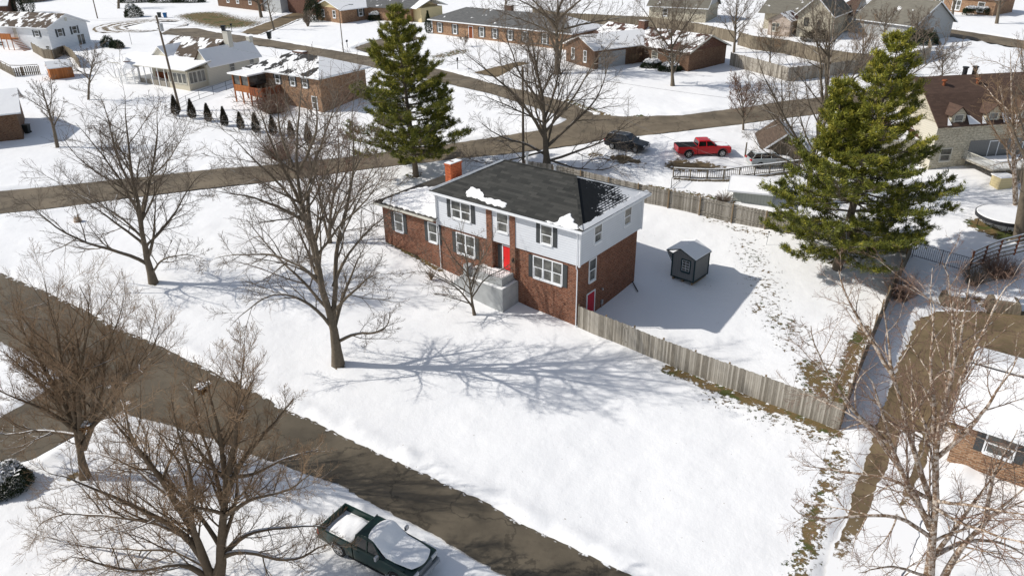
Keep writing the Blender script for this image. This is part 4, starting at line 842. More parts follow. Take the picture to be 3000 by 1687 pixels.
# brick ranch at the lower right
Bq = G(2773, 1350); U_ = np.array([math.cos(R(-38)), math.sin(R(-38)), 0])
h = House('brick_house', 'orange brick house under a snow covered roof at the lower right', Bq, Bq + U_ * 15, 8.6, 3.25, 'brick_orange', z=0.0)
h.gable(1.15, ['sh_nearly_white', 'snow'], .5, gm='brick_orange'); h.win('f', 1.55, 1.45, 1.35, 1.25, cols=1, shut=.42); h.win('f', 9, 1.45, 1.35, 1.25, shut=.42)
m = MB(); m.obox(h.P(-.5, 4.32, 4.41), h.U, h.V, Z3, (0, 16), (0, .7), (-.1, .16)); m.build('ridge_snow', MT['snow'], h.root, h.o); m = MB(); m.obox(h.P(-.5, 4.2, 4.4), h.U, h.V, Z3, (0, 16), (0, .11), (-.06, .02)); m.build('ridge_cap_or_shadow', MT['black'], h.root, h.o)  # black strip stands in for the shadow line under the ridge snow
wr_ = thing('door_wreath', h.P(4.9, -.1, 1.9), 'yellow flower wreath hanging on the brick wall at the lower right', 'wreath'); m = MB()
for k in range(40):
    a_ = rnd.uniform(0, 6.28); r_ = rnd.uniform(.1, .26); p_ = h.P(4.9, -.08, 1.9) + h.U * r_ * math.cos(a_) + Z3 * r_ * math.sin(a_); m.cyl(p_, p_ - h.V * .06 + Z3 * .03, .05, .02, 5, k % 2)
m.build('flowers', [M_plain('yellow_petals', (.7, .5, .03), .6), MT['yew']], wr_, h.P(4.9, -.1, 1.9))
BR = h
# ---------------------------------------------------------------- vehicles
def M_paint(name, c, rough=.25, dirt=.2):
    t = NT(name); p = t.pos(); n = t.noise(p, 1.4, 5); sp = t.N('SeparateXYZ'); t.L(t.N('TexCoord').outputs['Object'], sp.inputs[0])
    low = t.ramp(sp.outputs[2], .95, .25); f = t.math('MULTIPLY', t.math('MULTIPLY', low, t.ramp(n, .3, .7)), dirt)
    col = t.mix(f, c, (.35, .3, .25)); m = t.out(col, rough + .1, .4); t.b.inputs['Coat Weight'].default_value = .3; t.b.inputs['Coat Roughness'].default_value = .08
    return m
MT['paint_red'] = M_paint('red_car_paint', (.62, .008, .015), dirt=.3); MT['paint_black'] = M_paint('black_car_paint', (.008, .009, .012), dirt=.15)
MT['paint_silver'] = M_paint('silver_car_paint', (.42, .45, .45), dirt=.4); MT['paint_green'] = M_paint('dark_green_car_paint', (.006, .028, .02), dirt=.3)
MT['tail'] = M_plain('red_lamp', (.5, .01, .01), .2, .1, 2, .5); MT['lamp'] = M_plain('clear_lamp', (.6, .6, .6), .1, .1, 2, .6)
def loft(mb, outline, W, ins=.07, drop=.05, mi=0, bel=None):
    """side outline (x,z) lofted across the width with rounded shoulders"""
    cx = sum(p[0] for p in outline) / len(outline); zt = max(p[1] for p in outline); N_ = len(outline)
    st = []
    for y, i_, d_ in ((-W / 2, ins, drop), (-W / 2 + .05, ins * .35, drop * .3), (-W / 2 + .16, 0, 0), (W / 2 - .16, 0, 0), (W / 2 - .05, ins * .35, drop * .3), (W / 2, ins, drop)):
        st.append([(x - math.copysign(i_, x - cx) * min(1, abs(x - cx)), y, z - d_ * (z - .2) / zt) for x, z in outline])
    V = [p for s_ in st for p in s_]; Fc = [tuple(range(N_)), tuple(range(6 * N_ - 1, 5 * N_ - 1, -1))]
    for s_ in range(5): Fc += [(s_ * N_ + (k + 1) % N_, s_ * N_ + k, (s_ + 1) * N_ + k, (s_ + 1) * N_ + (k + 1) % N_) for k in range(N_)]
    mb.add(V, Fc, mi)
def arch(xc, r, z0, n=8): return [(xc + r * math.cos(a), z0 + r * math.sin(a)) for a in np.linspace(math.pi, 0, n)]
def cabin(mb, x0, x1, x2, x3, yb, yt, zb, zt, mi=0):
    """x0..x1 at the belt, x2..x3 at the roof"""
    V = [(x0, -yb, zb), (x1, -yb, zb), (x1, yb, zb), (x0, yb, zb), (x2, -yt, zt), (x3, -yt, zt), (x3, yt, zt), (x2, yt, zt)]
    mb.add(V, [(0,1,5,4), (1,2,6,5), (2,3,7,6), (3,0,4,7), (4,5,6,7), (3,2,1,0)], mi)
class Car:
    def __init__(s, name, label, pos, head, tilt=0):
        s.root = thing(name, pos, label, 'pickup truck' if 'pickup' in name else 'car'); s.root.rotation_euler = (0, tilt, head)
    def part(s, mb, name, mat, par=None, smooth=False):
        mats = [MT[k] if isinstance(k, str) else k for k in (mat if isinstance(mat, (list, tuple)) else [mat])]
        o = mb.build(name, mats, par or s.root); 
        if smooth:
            md = o.modifiers.new('bevel', 'BEVEL'); md.width = .03; md.segments = 2; md.limit_method = 'ANGLE'; md.angle_limit = R(28)
        return o
    def wheel(s, x, y, r, w_):
        sg = 1 if y > 0 else -1; m = MB(); m.cyl((x, y - sg * w_, r), (x, y, r), r, r, 20); m.cyl((x, y, r), (x, y + sg * .015, r), r * .96, r * .82, 20); wh = s.part(m, 'wheel', 'rubber')
        m = MB(); m.cyl((x, y, r), (x, y + sg * .022, r), r * .64, r * .6, 16)
        rim = s.part(m, 'rim', 'black', wh); m = MB()
        for k in range(6):
            a = k * math.pi / 3 + .3; m.obox((x, y + sg * .024, r), (math.cos(a), 0, math.sin(a)), (-math.sin(a), 0, math.cos(a)), (0, sg, 0), (.02, r * .62), (-.035, .035), (0, .012))
        m.cyl((x, y + sg * .02, r), (x, y + sg * .04, r), .07, .06, 10)
        for k in range(20):
            a0, a1 = k * math.pi / 10, (k + 1) * math.pi / 10; q = lambda a, rr: (x + rr * math.cos(a), y + sg * .03, r + rr * math.sin(a)); m.add([q(a0, r * .66), q(a1, r * .66), q(a1, r * .58), q(a0, r * .58)], [(0, 1, 2, 3)])
        s.part(m, 'spokes', 'rim', wh)
# dark SUV -------------------------------------------------
p0 = G(1790, 441); p1 = G(1882, 460); hd = math.atan2(p1[1] - p0[1], p1[0] - p0[0])
pc = G(1836, 437); c = Car('suv', 'black SUV parked on the wet snowy driveway next to the street', pc, hd)
m = MB(); W_ = 1.9; ol = [(-2.45, .45), (-1.98, .3)] + arch(-1.42, .42, .36) + [(-.9, .28), (.95, .28)] + arch(1.45, .42, .36) + [(1.98, .3), (2.42, .38), (2.46, .75), (2.3, .95), (1.2, 1.1), (.9, 1.12), (-2.3, 1.12), (-2.47, .95)]
loft(m, ol, W_); c.part(m, 'body', 'paint_black', smooth=True)
m = MB(); cabin(m, -2.38, 1.18, -2.05, .3, .86, .68, 1.1, 1.66); cab = c.part(m, 'windows', 'carglass')
m = MB(); cabin(m, -2.2, .42, -2.0, .2, .72, .66, 1.62, 1.72); c.part(m, 'roof', 'paint_black', smooth=True)
m = MB()
for sgn in (-1, 1):
    for xa, xb in ((-2.36, -2.04), (-1.35, -1.3), (-.2, -.16), (.98, .22)): m.cyl((xa, sgn * .865, 1.1), (xb, sgn * .69, 1.67), .035, .035, 5)
c.part(m, 'pillar', 'paint_black')
for sgn in (-1, 1):
    m = MB(); m.cyl((-1.9, sgn * .62, 1.76), (.1, sgn * .62, 1.76), .025, .025, 6); c.part(m, 'roof_rail', 'metal')
    m = MB(); m.obox((.85, sgn * .95, 1.12), (1, 0, 0), (0, sgn, 0), (0, 0, 1), (0, .12), (0, .2), (0, .16)); c.part(m, 'mirror', 'paint_black', smooth=True)
    m = MB(); m.obox((2.28, sgn * .62, .74), (1, 0, 0), (0, 1, 0), (0, 0, 1), (0, .17), (-.22, .22), (0, .13)); c.part(m, 'headlight', 'lamp')
    m = MB(); m.obox((-2.5, sgn * .72, .85), (1, 0, 0), (0, 1, 0), (0, 0, 1), (0, .17), (-.16, .16), (0, .14)); c.part(m, 'tail_light', 'tail')
    for x_ in (-1.42, 1.45): c.wheel(x_, sgn * .93, .37, .24)
m = MB(); m.box((2.4, 2.49), (-.55, .55), (.42, .72)); c.part(m, 'grille', 'metal')
# red pickup -----------------------------------------------
p0 = G(2013, 465); p1 = G(2119, 459); hd = math.atan2(p1[1] - p0[1], p1[0] - p0[0]); mid = (p0 + p1) / 2
lf = np.array([-math.sin(hd), math.cos(hd), 0]); wb = np.linalg.norm((p1 - p0)[:2])
c = Car('pickup_truck', 'red crew cab pickup truck with black bed cover beside the snowy railing', mid + lf * .95, hd)
def pickup(c, paint, wbh, snowy=False, crew=True):
    W_ = 2.0; xr, xf = -wbh, wbh; r = .42
    ol = [(xr - 1.25, .62), (xr - .52, .5)] + arch(xr, .5, .42) + [(xr + .56, .42), (xf - .56, .42)] + arch(xf, .5, .42) + [(xf + .56, .42), (xf + .9, .45), (xf + .95, .85), (xf + .86, 1.1), (xf - .1, 1.2), (xf - .75, 1.24), (xr + .05, 1.22), (xr - 1.25, 1.22)]
    cx1 = xr + (.95 if crew else 1.0)
    m = MB(); o2 = [p for p in ol]
    # cab and nose part; the bed is open
    nose = [(cx1 - .02, .42)] + [q for q in ol if q[0] > cx1 and q[1] < .93 and True][0:0] + [(xf - .56, .42)] + arch(xf, .5, .42) + [(xf + .56, .42), (xf + .9, .45), (xf + .97, .85), (xf + .9, 1.1), (xf - .1, 1.2), (xf - .75, 1.25), (cx1 - .02, 1.25)]
    loft(m, nose, W_, .05, .04); c.part(m, 'body', paint, smooth=True)
    m = MB(); rear = xr - 1.2
    side = [(rear, .6), (xr - .53, .5)] + arch(xr, .5, .42) + [(xr + .54, .42), (cx1 - .04, .42), (cx1 - .04, 1.24), (rear, 1.24)]
    for sgn in (-1, 1):
        V = [(x, sgn * (W_ / 2), z) for x, z in side] + [(x, sgn * (W_ / 2 - .1), z) for x, z in side]; n_ = len(side)
        m.add(V, [tuple(range(n_)), tuple(range(2 * n_ - 1, n_ - 1, -1))] + [(k, (k + 1) % n_, n_ + (k + 1) % n_, n_ + k) for k in range(n_)])
    m.box((rear, rear + .1), (-W_ / 2 + .102, W_ / 2 - .102), (.6, 1.235)); m.box((cx1 - .14, cx1 - .05), (-W_ / 2 + .102, W_ / 2 - .102), (.6, 1.235)); m.box((rear + .1, cx1 - .14), (-W_ / 2 + .102, W_ / 2 - .102), (.62, .7)); c.part(m, 'bed', paint)
    if crew: b0, b1, t0, t1 = cx1 + .02, xf - .62, cx1 + .12, xf - 1.35
    else: b0, b1, t0, t1 = cx1 + .02, xf - .6, cx1 + .2, xf - 1.3
    m = MB(); cabin(m, b0, b1, t0, t1, .93, .74, 1.2, 1.78); c.part(m, 'windows', 'carglass')
    m = MB(); cabin(m, t0 - .04, t1 + .12, t0 + .06, t1 - .1, .79, .68, 1.74, 1.86); c.part(m, 'roof', paint, smooth=True)
    m = MB(); mdx = (b0 + b1) / 2 - .1
    for sgn in (-1, 1):
        for xa, xb in ((b0 + .03, t0 + .02), (mdx, mdx - .05), (b1 - .1, t1 + .02)): m.cyl((xa, sgn * .935, 1.2), (xb, sgn * .75, 1.78), .05, .045, 5)
    c.part(m, 'pillar', paint)
    for sgn in (-1, 1):
        m = MB(); m.obox((b1 - .35, sgn * 1.0, 1.26), (1, 0, 0), (0, sgn, 0), (0, 0, 1), (0, .12), (0, .24), (0, .24)); c.part(m, 'mirror', 'rim' if snowy else 'paint_black', smooth=True)
        m = MB(); m.obox((xf + .84, sgn * .7, .85), (1, 0, 0), (0, 1, 0), (0, 0, 1), (0, .14), (-.2, .2), (0, .2)); c.part(m, 'headlight', 'lamp')
        m = MB(); m.obox((rear - .02, sgn * .9, .88), (1, 0, 0), (0, 1, 0), (0, 0, 1), (0, .1), (-.11, .11), (0, .3)); c.part(m, 'tail_light', 'tail')
        for x_ in (xr, xf):
            c.wheel(x_, sgn * .97, r, .27); m = MB()
            for a0, a1 in zip(np.linspace(math.pi, 0, 9)[:-1], np.linspace(math.pi, 0, 9)[1:]):
                q = lambda a, rr, y: (x_ + rr * math.cos(a), sgn * y, .42 + rr * math.sin(a)); m.add([q(a0, .5, .99), q(a1, .5, .99), q(a1, .58, .99), q(a0, .58, .99), q(a0, .5, 1.03), q(a1, .5, 1.03), q(a1, .58, 1.02), q(a0, .58, 1.02)], [(4,5,6,7), (0,1,5,4), (3,2,6,7)])
            if not snowy: c.part(m, 'wheel_arch', 'shutter')
        m = MB(); m.box((xr + .65, xf - .65), (sgn * .88, sgn * 1.04) if sgn > 0 else (-1.04, -.88), (.36, .42)); c.part(m, 'side_step', 'black')
        m = MB()
        for xd in ((mdx - .6, mdx + .35) if crew else (mdx - .3,)): m.box((xd, xd + .18), (sgn * 1.0 - .02, sgn * 1.0 + .02), (1.0, 1.04))
        c.part(m, 'door_handle', paint)
    m = MB(); m.box((rear - .16, rear - .02), (-.9, .9), (.48, .66)); c.part(m, 'bumper', 'metal'); m = MB(); m.box((xf + .93, xf + 1.08), (-.93, .93), (.45, .7)); c.part(m, 'bumper', 'metal')
    m = MB()
    for z_ in (.76, .85, .94): m.box((xf + .9, xf + .99), (-.48, .48), (z_, z_ + .045))
    c.part(m, 'grille', 'metal'); return rear, cx1, b0, b1, t0, t1
wbh = 1.86; rr_ = pickup(c, 'paint_red', wbh)
m = MB(); m.box((rr_[0] + .02, rr_[1] - .06), (-.96, .96), (1.245, 1.275)); c.part(m, 'bed_cover', 'rubber')
def lump(mb, xs, ys, zf, n=14, edge=.06):
    """snow layer over a surface zf(x,y) with a rounded rim; xs,ys extents; |superellipse|"""
    V = []; M = n * 2
    X_ = np.linspace(-1, 1, n); 
    idx = {}
    cx, hx = (xs[0] + xs[1]) / 2, (xs[1] - xs[0]) / 2; cy, hy = (ys[0] + ys[1]) / 2, (ys[1] - ys[0]) / 2
    for i, u in enumerate(X_):
        for j, v in enumerate(X_):
            # map the square to a rounded square
            uu = u * math.sqrt(1 - v * v * .28); vv = v * math.sqrt(1 - u * u * .28); r_ = max(abs(u), abs(v)); h_ = edge * (1 - r_ ** 6)
            x_, y_ = cx + hx * uu, cy + hy * vv; V.append((x_, y_, zf(x_, y_) + h_ + .008 * math.sin(9 * x_ + 5 * y_)))
    mb.add(V, [(i * n + j, (i + 1) * n + j, (i + 1) * n + j + 1, i * n + j + 1) for i in range(n - 1) for j in range(n - 1)])
m = MB(); lump(m, (wbh - .75, wbh + .8), (-.75, .75), lambda x, y: 1.2 - .03 * (x - wbh), 10, .04); c.part(m, 'hood_snow', 'snow')
m = MB(); m.add([(rr_[3] - .02, -.8, 1.25), (rr_[3] - .02, .8, 1.25), (rr_[5] + .3, .7, 1.66), (rr_[5] + .3, -.7, 1.66)], [(0, 1, 2, 3)]); c.part(m, 'windscreen_frost', 'snow')
# dark green pickup, snowed under, bottom of the photo -----
q0 = unp(935, 1540, 1.45); q1 = unp(1003, 1476, 1.45)   # the two rear corners of the bed
hv = (q0 - q1); hd = math.atan2(hv[1], hv[0]) + math.pi / 2 - .04; rearmid = (q0 + q1) / 2; fwd = np.array([math.cos(hd), math.sin(hd), 0])
c = Car('pickup_truck', 'dark green extended cab pickup truck with snow over its hood, roof and bed', np.array([0, 0, 0]), hd)
cc = rearmid + fwd * 3.15; c.root.scale = (1.07, 1.03, 1.04); c.root.location = (cc[0], cc[1], float(gz(cc[0], cc[1])) + .02)
rr_ = pickup(c, 'paint_green', 1.72, True, True)
rx, cx1, b0, b1, t0, t1 = rr_
m = MB(); lump(m, (rx + .2, cx1 - .14), (-.84, .84), lambda x, y: .93 + .05 * math.sin(x * 3), 12, .14); m.box((rx + .12, cx1 - .16), (-.88, .88), (.7, .9)); c.part(m, 'bed_snow', 'snow')
def zt_(x, y):
    if x < t1: return 1.865
    if x < b1: return 1.865 - (x - t1) / (b1 - t1) * .6
    return 1.265 - .045 * (x - b1) - max(0, x - 2.35) ** 2 * .5
m = MB(); lump(m, (t1 - .55, 2.66), (-.8, .86), zt_, 26, .13); c.part(m, 'hood_snow', 'snow', smooth=False)
m = MB(); m.box((b1 - .2, 2.2), (-.99, -.86), (1.21, 1.245)); c.part(m, 'fender_top', 'paint_green')
# silver SUV half hidden by the pine
p0 = G(2208, 496); c = Car('suv', 'silver SUV with snowy roof and red tail light partly hidden behind the big pine', p0 + np.array([2.0, 1.2, 0]), R(4))
m = MB(); ol = [(-2.35, .4), (-1.95, .3)] + arch(-1.4, .4, .35) + [(-.9, .28), (.9, .28)] + arch(1.4, .4, .35) + [(1.9, .3), (2.35, .38), (2.38, .7), (2.2, .88), (1.1, 1.02), (-2.2, 1.06), (-2.38, .9)]
loft(m, ol, 1.84); c.part(m, 'body', 'paint_silver', smooth=True)
m = MB(); cabin(m, -2.3, 1.1, -1.85, .25, .84, .66, 1.02, 1.58); c.part(m, 'windows', 'carglass')
m = MB(); cabin(m, -2.0, .35, -1.8, .15, .7, .62, 1.55, 1.64); c.part(m, 'roof', 'paint_silver', smooth=True)
m = MB(); lump(m, (-1.9, .2), (-.62, .62), lambda x, y: 1.64, 10, .07); c.part(m, 'roof_snow', 'snow'); m = MB(); lump(m, (1.0, 2.2), (-.7, .7), lambda x, y: 1.02 - .12 * (x - 1), 10, .07); c.part(m, 'hood_snow', 'snow')
for sgn in (-1, 1):
    for xa, xb in ((-2.28, -1.84), (-1.3, -1.25), (-.2, -.16), (.9, .2)): m = MB(); m.cyl((xa, sgn * .845, 1.02), (xb, sgn * .67, 1.6), .035, .035, 5); c.part(m, 'pillar', 'paint_silver')
for sgn in (-1, 1):
    m = MB(); m.obox((-2.44, sgn * .7, .82), (1, 0, 0), (0, 1, 0), (0, 0, 1), (0, .22), (-.2, .2), (0, .16)); c.part(m, 'tail_light', 'tail')
    m = MB(); m.obox((.8, sgn * .92, 1.04), (1, 0, 0), (0, sgn, 0), (0, 0, 1), (0, .12), (0, .18), (0, .14)); c.part(m, 'mirror', 'paint_silver')
    for x_ in (-1.4, 1.4): c.wheel(x_, sgn * .9, .35, .22)
# ---------------------------------------------------------------- garden shed
us = np.array([-math.cos(-.75), math.sin(.75), 0]); vs_ = np.array([us[1], -us[0], 0])
so_ = np.array([14.096, 52.458, 0]) * 1.0; sc_ = (CZ - .45) / 26.13; so_ = np.array([14.096 * sc_, 52.458 * sc_, float(gz(14.3, 57)) + .0]); 
so_ = unp(2030, 832, .5); SW, SD, SHh = 2.15, 2.38, 2.28
sd = thing('garden_shed', so_, 'small grey garden shed with dark teal trim and snow on its lopsided roof', 'shed')
Ps = lambda a, b, z: so_ + us * a + vs_ * b + Z3 * z
m = MB(); m.obox(so_, us, vs_, Z3, (0, SW), (0, SD), (.12, SHh - .02)); m.prism([Ps(0, .0, SHh - .02), Ps(SW, 0, SHh - .02), Ps(SW + .0, 0, SHh), Ps(SW * .66, 0, SHh + .5)], vs_ * SD); m.build('wall', MT['shed_siding'], sd, so_)
m = MB()
apx = SW * .66; e = .12
slope(m, [Ps(-.12, -e, SHh - .06), Ps(-.12, SD + e, SHh - .06), Ps(apx, SD + e, SHh + .58), Ps(apx, -e, SHh + .58)], .07, 0)
slope(m, [Ps(SW + .62, -e, SHh + .12), Ps(SW + .62, SD + e, SHh + .12), Ps(apx, SD + e, SHh + .58), Ps(apx, -e, SHh + .58)], .07, 0); rf = m.build('roof', MT['teal'], sd, so_)
m = MB()
slope(m, [Ps(-.1, -e + .02, SHh + .01), Ps(-.1, SD + e, SHh + .01), Ps(apx, SD + e, SHh + .66), Ps(apx, -e + .02, SHh + .66)], .06, 0)
slope(m, [Ps(SW + .6, -e + .02, SHh + .2), Ps(SW + .6, SD + e, SHh + .2), Ps(apx, SD + e, SHh + .66), Ps(apx, -e + .02, SHh + .66)], .06, 0); m.build('roof_snow', MT['snow'], rf, so_)
m = MB(); m.prism([Ps(SW, -.01, SHh - .05), Ps(SW + .6, -.01, SHh + .1), Ps(SW, -.01, SHh - .75)], vs_ * .05); m.prism([Ps(SW, SD - .04, SHh - .05), Ps(SW + .6, SD - .04, SHh + .1), Ps(SW, SD - .04, SHh - .75)], vs_ * .05); m.build('bracket', MT['shed_siding'], sd, so_)
m = MB(); m.cyl(Ps(SW + .62, -.03, SHh + .08), Ps(SW + .02, -.03, SHh - .8), .035, .035, 4)
for a, b in ((0, 0), (SW, 0), (0, SD), (SW, SD)): m.obox(Ps(a, b, 0), us, vs_, Z3, (-.05, .05), (-.05, .05), (.1, SHh - .03))
m.obox(so_, us, vs_, Z3, (0, SW), (-.03, 0), (.1, .2)); m.obox(so_, us, vs_, Z3, (-.03, 0), (0, SD), (.1, .2)); m.build('trim', MT['teal'], sd, so_)
m = MB()
for a in (.15, SW / 2, SW - .15): m.obox(so_, us, vs_, Z3, (a - .06, a + .06), (0.02, SD - .02), (-.15, .11))
m.build('skid', MT['post'], sd, so_)
window(sd, so_, Ps(.42 + .78, -.0, .95), -us, -vs_, .74, .98, trim='teal', rows=False); m = MB(); o_ = Ps(1.2, 0, .95)
for q in (.02, .25, .5, .75, .98): m.obox(o_, -us, Z3, -vs_, (0.02, .72), (.98 * q - .013, .98 * q + .013), (.022, .035))
for q in (.03, .37, .71): m.obox(o_, -us, Z3, -vs_, (q - .012, q + .012), (0, .98), (.024, .037))
m.build('muntins', MT['trim'], sd, so_)
# ---------------------------------------------------------------- red brown shed (upper left)
def small_shed(name, label, A, B, dep, H_s, rise, mat, roofm='snow', over=.15, sub=False):
    h = House(name, label, A, B, dep, H_s, mat); h.root['category'] = 'shed'; h.gable(rise, [roofm, roofm], over, gm=mat); return h
hh = small_shed('garden_shed', 'orange brown wooden shed with snowy roof beside the picket fence at the upper left', (152, 235), (219, 226), 2.6, 1.9, .7, 'orangewood')
hh = small_shed('garden_shed', 'low pale panel shed with broad snowy roof behind the wooden back fence', (2145, 588), (2260, 606), 4.2, 1.6, .5, 'pale_panel', 'snow', .5)
# gazebo
gp = G(385, 240); gzb = thing('gazebo', gp, 'small white round gazebo with snowy two tier roof left of the beige porch', 'gazebo'); Pz = lambda a, r_, z: gp + np.array([r_ * math.cos(a), r_ * math.sin(a), z])
m = MB()
for k in range(8): a = k * math.pi / 4; m.cyl(Pz(a, 1.5, -.3), Pz(a, 1.5, 2.3), .05, .05, 6)
for k in range(8):
    a, b = k * math.pi / 4, (k + 1) * math.pi / 4
    for z_ in (.1, .9, 2.1): m.cyl(Pz(a, 1.5, z_), Pz(b, 1.5, z_), .035, .035, 5)
    for q in range(1, 8):
        p_ = Pz(a, 1.5, .1) * (1 - q / 8) + Pz(b, 1.5, .1) * q / 8; m.cyl(p_, p_ + Z3 * .8, .015, .015, 4)
m.build('frame', MT['trim'], gzb, gp)
m = MB(); m.cyl(gp + Z3 * 2.25, gp + Z3 * 3.0, 1.9, .55, 8); m.cyl(gp + Z3 * 3.15, gp + Z3 * 3.6, .75, .04, 8); m.build('roof', MT['snow'], gzb, gp); m = MB(); m.cyl(gp + Z3 * 2.95, gp + Z3 * 3.2, .45, .45, 8); m.build('cupola', MT['redwood'], gzb, gp)
# ---------------------------------------------------------------- fences
def path(pts, step):
    P = resample([G(*p) for p in pts], step); return np.c_[P, gz(P[:, 0], P[:, 1])]
def board_fence(name, label, pts, h_=1.85, mat='fence', post='post', sp=2.45, pw=.14, gap=.006, side=1, rails=(.35, 1.5), top=0, posts=True, group=None, snow=False):
    P = path(pts, pw); org = P[0]; t = thing(name, org, label, 'fence', group); m = MB()
    for a, b in zip(P[:-1], P[1:]):
        d = (b - a); d[2] = 0; L_ = np.linalg.norm(d); d /= L_; n = np.array([-d[1], d[0], 0]) * side; o = n * rnd.uniform(-.006, .006)
        m.obox(a + o, d, Z3, n, (0, L_ - gap), (-.12, h_ + rnd.uniform(-.03, .03)), (0, .02))
    m.build('boards', MT[mat], t, org)
    Q = path(pts, sp)
    for a, b in zip(Q[:-1], Q[1:]):
        d = b - a; L_ = np.linalg.norm(d); d /= L_; n = np.array([-d[1], d[0], 0]) * side; n /= np.linalg.norm(n); m = MB()
        for z_ in rails: m.obox(a + Z3 * z_, d, Z3, n, (0, L_), (0, .09), (-.05, -.004))
        m.build('rail', MT[mat], t, org)
    if posts:
        for a, b in zip(Q, np.r_[Q[1:], Q[-1:] * 2 - Q[-2:-1]]):
            d = b - a; d[2] = 0; d /= np.linalg.norm(d); n = np.array([-d[1], d[0], 0]) * side; m = MB(); m.obox(a, d, n, Z3, (-.05, .05), (-.15, -.052), (-.3, h_ + .08 + rnd.uniform(-.03, .05))); m.build('post', MT[post], t, org)
    if snow:
        m = MB()
        for a, b in zip(Q[:-1], Q[1:]):
            d = b - a; L_ = np.linalg.norm(d); d /= L_; n = np.array([-d[1], d[0], 0]); m.obox(a + Z3 * (h_ + .03), d, n, Z3, (.1, L_ - .1), (-.03, .03), (0, .05))
        m.build('fence_snow', MT['snow'], t, org)
    return t
fa = board_fence('wooden_fence', 'weathered grey board fence running from the brick house corner down to the right', [(1692, 957), (1760, 985), (1830, 1013), (1912, 1050), (2060, 1108), (2200, 1160), (2458, 1257)], side=-1, mat='fence')
board_fence('wooden_fence', 'brown board fence seen almost edge on, between the side yard and the driveway', [(2460, 1256), (2510, 1110), (2560, 985), (2610, 870), (2668, 745)], side=-1, mat='fence_dark', h_=1.8)
board_fence('wooden_fence', 'weathered board fence with brown posts and snowy rails behind the brick house and shed', [(1540, 520), (1640, 535), (1800, 575), (1957, 610), (2073, 635), (2190, 661), (2300, 684), (2430, 708), (2560, 728), (2667, 744)], side=1, mat='fence', sp=3.0)
board_fence('wooden_fence', 'long brown board fence crossing the snow behind the red brown roofed house', [(1560, 52), (1640, 66), (1800, 75), (1900, 80), (2040, 100), (2150, 125)], mat='fence_dark', h_=1.9, pw=.3, side=-1)
board_fence('wooden_fence', 'tall brown privacy fence in front of the pale stone house', [(2160, 132), (2200, 145), (2300, 158), (2417, 188), (2500, 200), (2560, 205)], mat='fence_dark', h_=2.2, pw=.3, side=-1)
board_fence('wooden_fence', 'grey brown privacy fence joining the dark brick garage end', [(2137, 192), (2200, 208), (2306, 238), (2400, 228), (2480, 216), (2600, 212)], mat='fence', h_=1.9, pw=.3, side=-1)
board_fence('wooden_fence', 'pale curved board fence by the far street right of the pine top', [(2630, 200), (2660, 190), (2722, 174), (2718, 150)], mat='fence', h_=1.9, pw=.3, side=-1)
board_fence('wooden_fence', 'short brown fence zigzagging in front of the white two storey house', [(97, 152), (130, 172), (160, 175), (190, 160), (215, 172), (235, 200)], mat='fence_dark', h_=1.5, pw=.25, side=-1)
board_fence('picket_fence', 'brown picket fence with gaps left of the orange brown shed', [(-20, 192), (45, 226), (85, 219), (118, 219)], mat='fence_dark', h_=1.3, pw=.32, gap=.12, side=-1)
board_fence('wooden_fence', 'long dark fence along the top left edge behind the white house', [(60, 12), (120, 6), (185, -6)], mat='fence_dark', h_=1.8, pw=.4, posts=False)
def rail_fence(name, label, pts, h_=1.0, sp=1.8, bal=.14, mat='post', bmat='post', r=.03, rails=(.12, 1.0), snow=True, cat='railing', br=.012, org=None):
    Q = path(pts, sp); org = Q[0]; t = thing(name, org, label, cat)
    for a in Q: m = MB(); m.cyl(a - Z3 * .3, a + Z3 * (h_ + .06), r * 1.4, r * 1.4, 6); m.build('post', MT[mat], t, org)
    m = MB()
    for a, b in zip(Q[:-1], Q[1:]):
        for z_ in rails: m.cyl(a + Z3 * z_ * h_, b + Z3 * z_ * h_, r, r, 5)
    m.build('rail', MT[mat], t, org)
    if bal:
        m = MB(); B_ = path(pts, bal)
        for a in B_: m.cyl(a + Z3 * .1, a + Z3 * h_, br, br, 4)
        m.build('balusters', MT[bmat], t, org)
    if snow:
        m = MB()
        for a, b in zip(Q[:-1], Q[1:]): d = (b - a); L_ = np.linalg.norm(d); d /= L_; n = np.array([-d[1], d[0], 0]); m.obox(a + Z3 * (h_ + r), d, n, Z3, (0, L_), (-.07, .07), (0, .06))
        m.build('rail_snow', MT['snow'], t, org)
    return t
rail_fence('wooden_railing', 'long curving wooden railing with balusters and snowy top below the red pickup', [(1972, 520), (2050, 525), (2125, 524), (2180, 516), (2240, 510), (2330, 498), (2420, 486)], 1.0, 1.6, .22, 'fence_dark', 'fence_dark', .05, br=.025)
m = MB(); P_ = path([(1972, 522), (2050, 527), (2125, 527), (2180, 519), (2250, 512), (2330, 500)], .35); og = P_[0]
for a in P_[:-1]:
    for z_ in (-.3, 0, .2): m.obox(a + np.array([0, -.35, z_ - .35]), (1, rnd.uniform(-.2, .2), 0), (0, 1, 0), Z3, (0, rnd.uniform(.28, .4)), (0, rnd.uniform(.2, .35)), (0, .2))
tag(m.build('stone_wall', MT['fence_dark'], None, og), 'low dark stacked stone wall under the curving railing', 'wall')
rail_fence('metal_railing', 'short thin metal handrail on the slope left of the pale panel shed', [(1966, 552), (1991, 532)], 1.1, .9, .3, 'black', 'black', .025, snow=False)
rail_fence('metal_fence', 'black metal picket fence linking the board fence to the dark slatted fence', [(2672, 752), (2740, 772), (2800, 790), (2838, 800)], 1.35, 2.2, .16, 'black', 'black', .025, snow=False, cat='fence', br=.018)
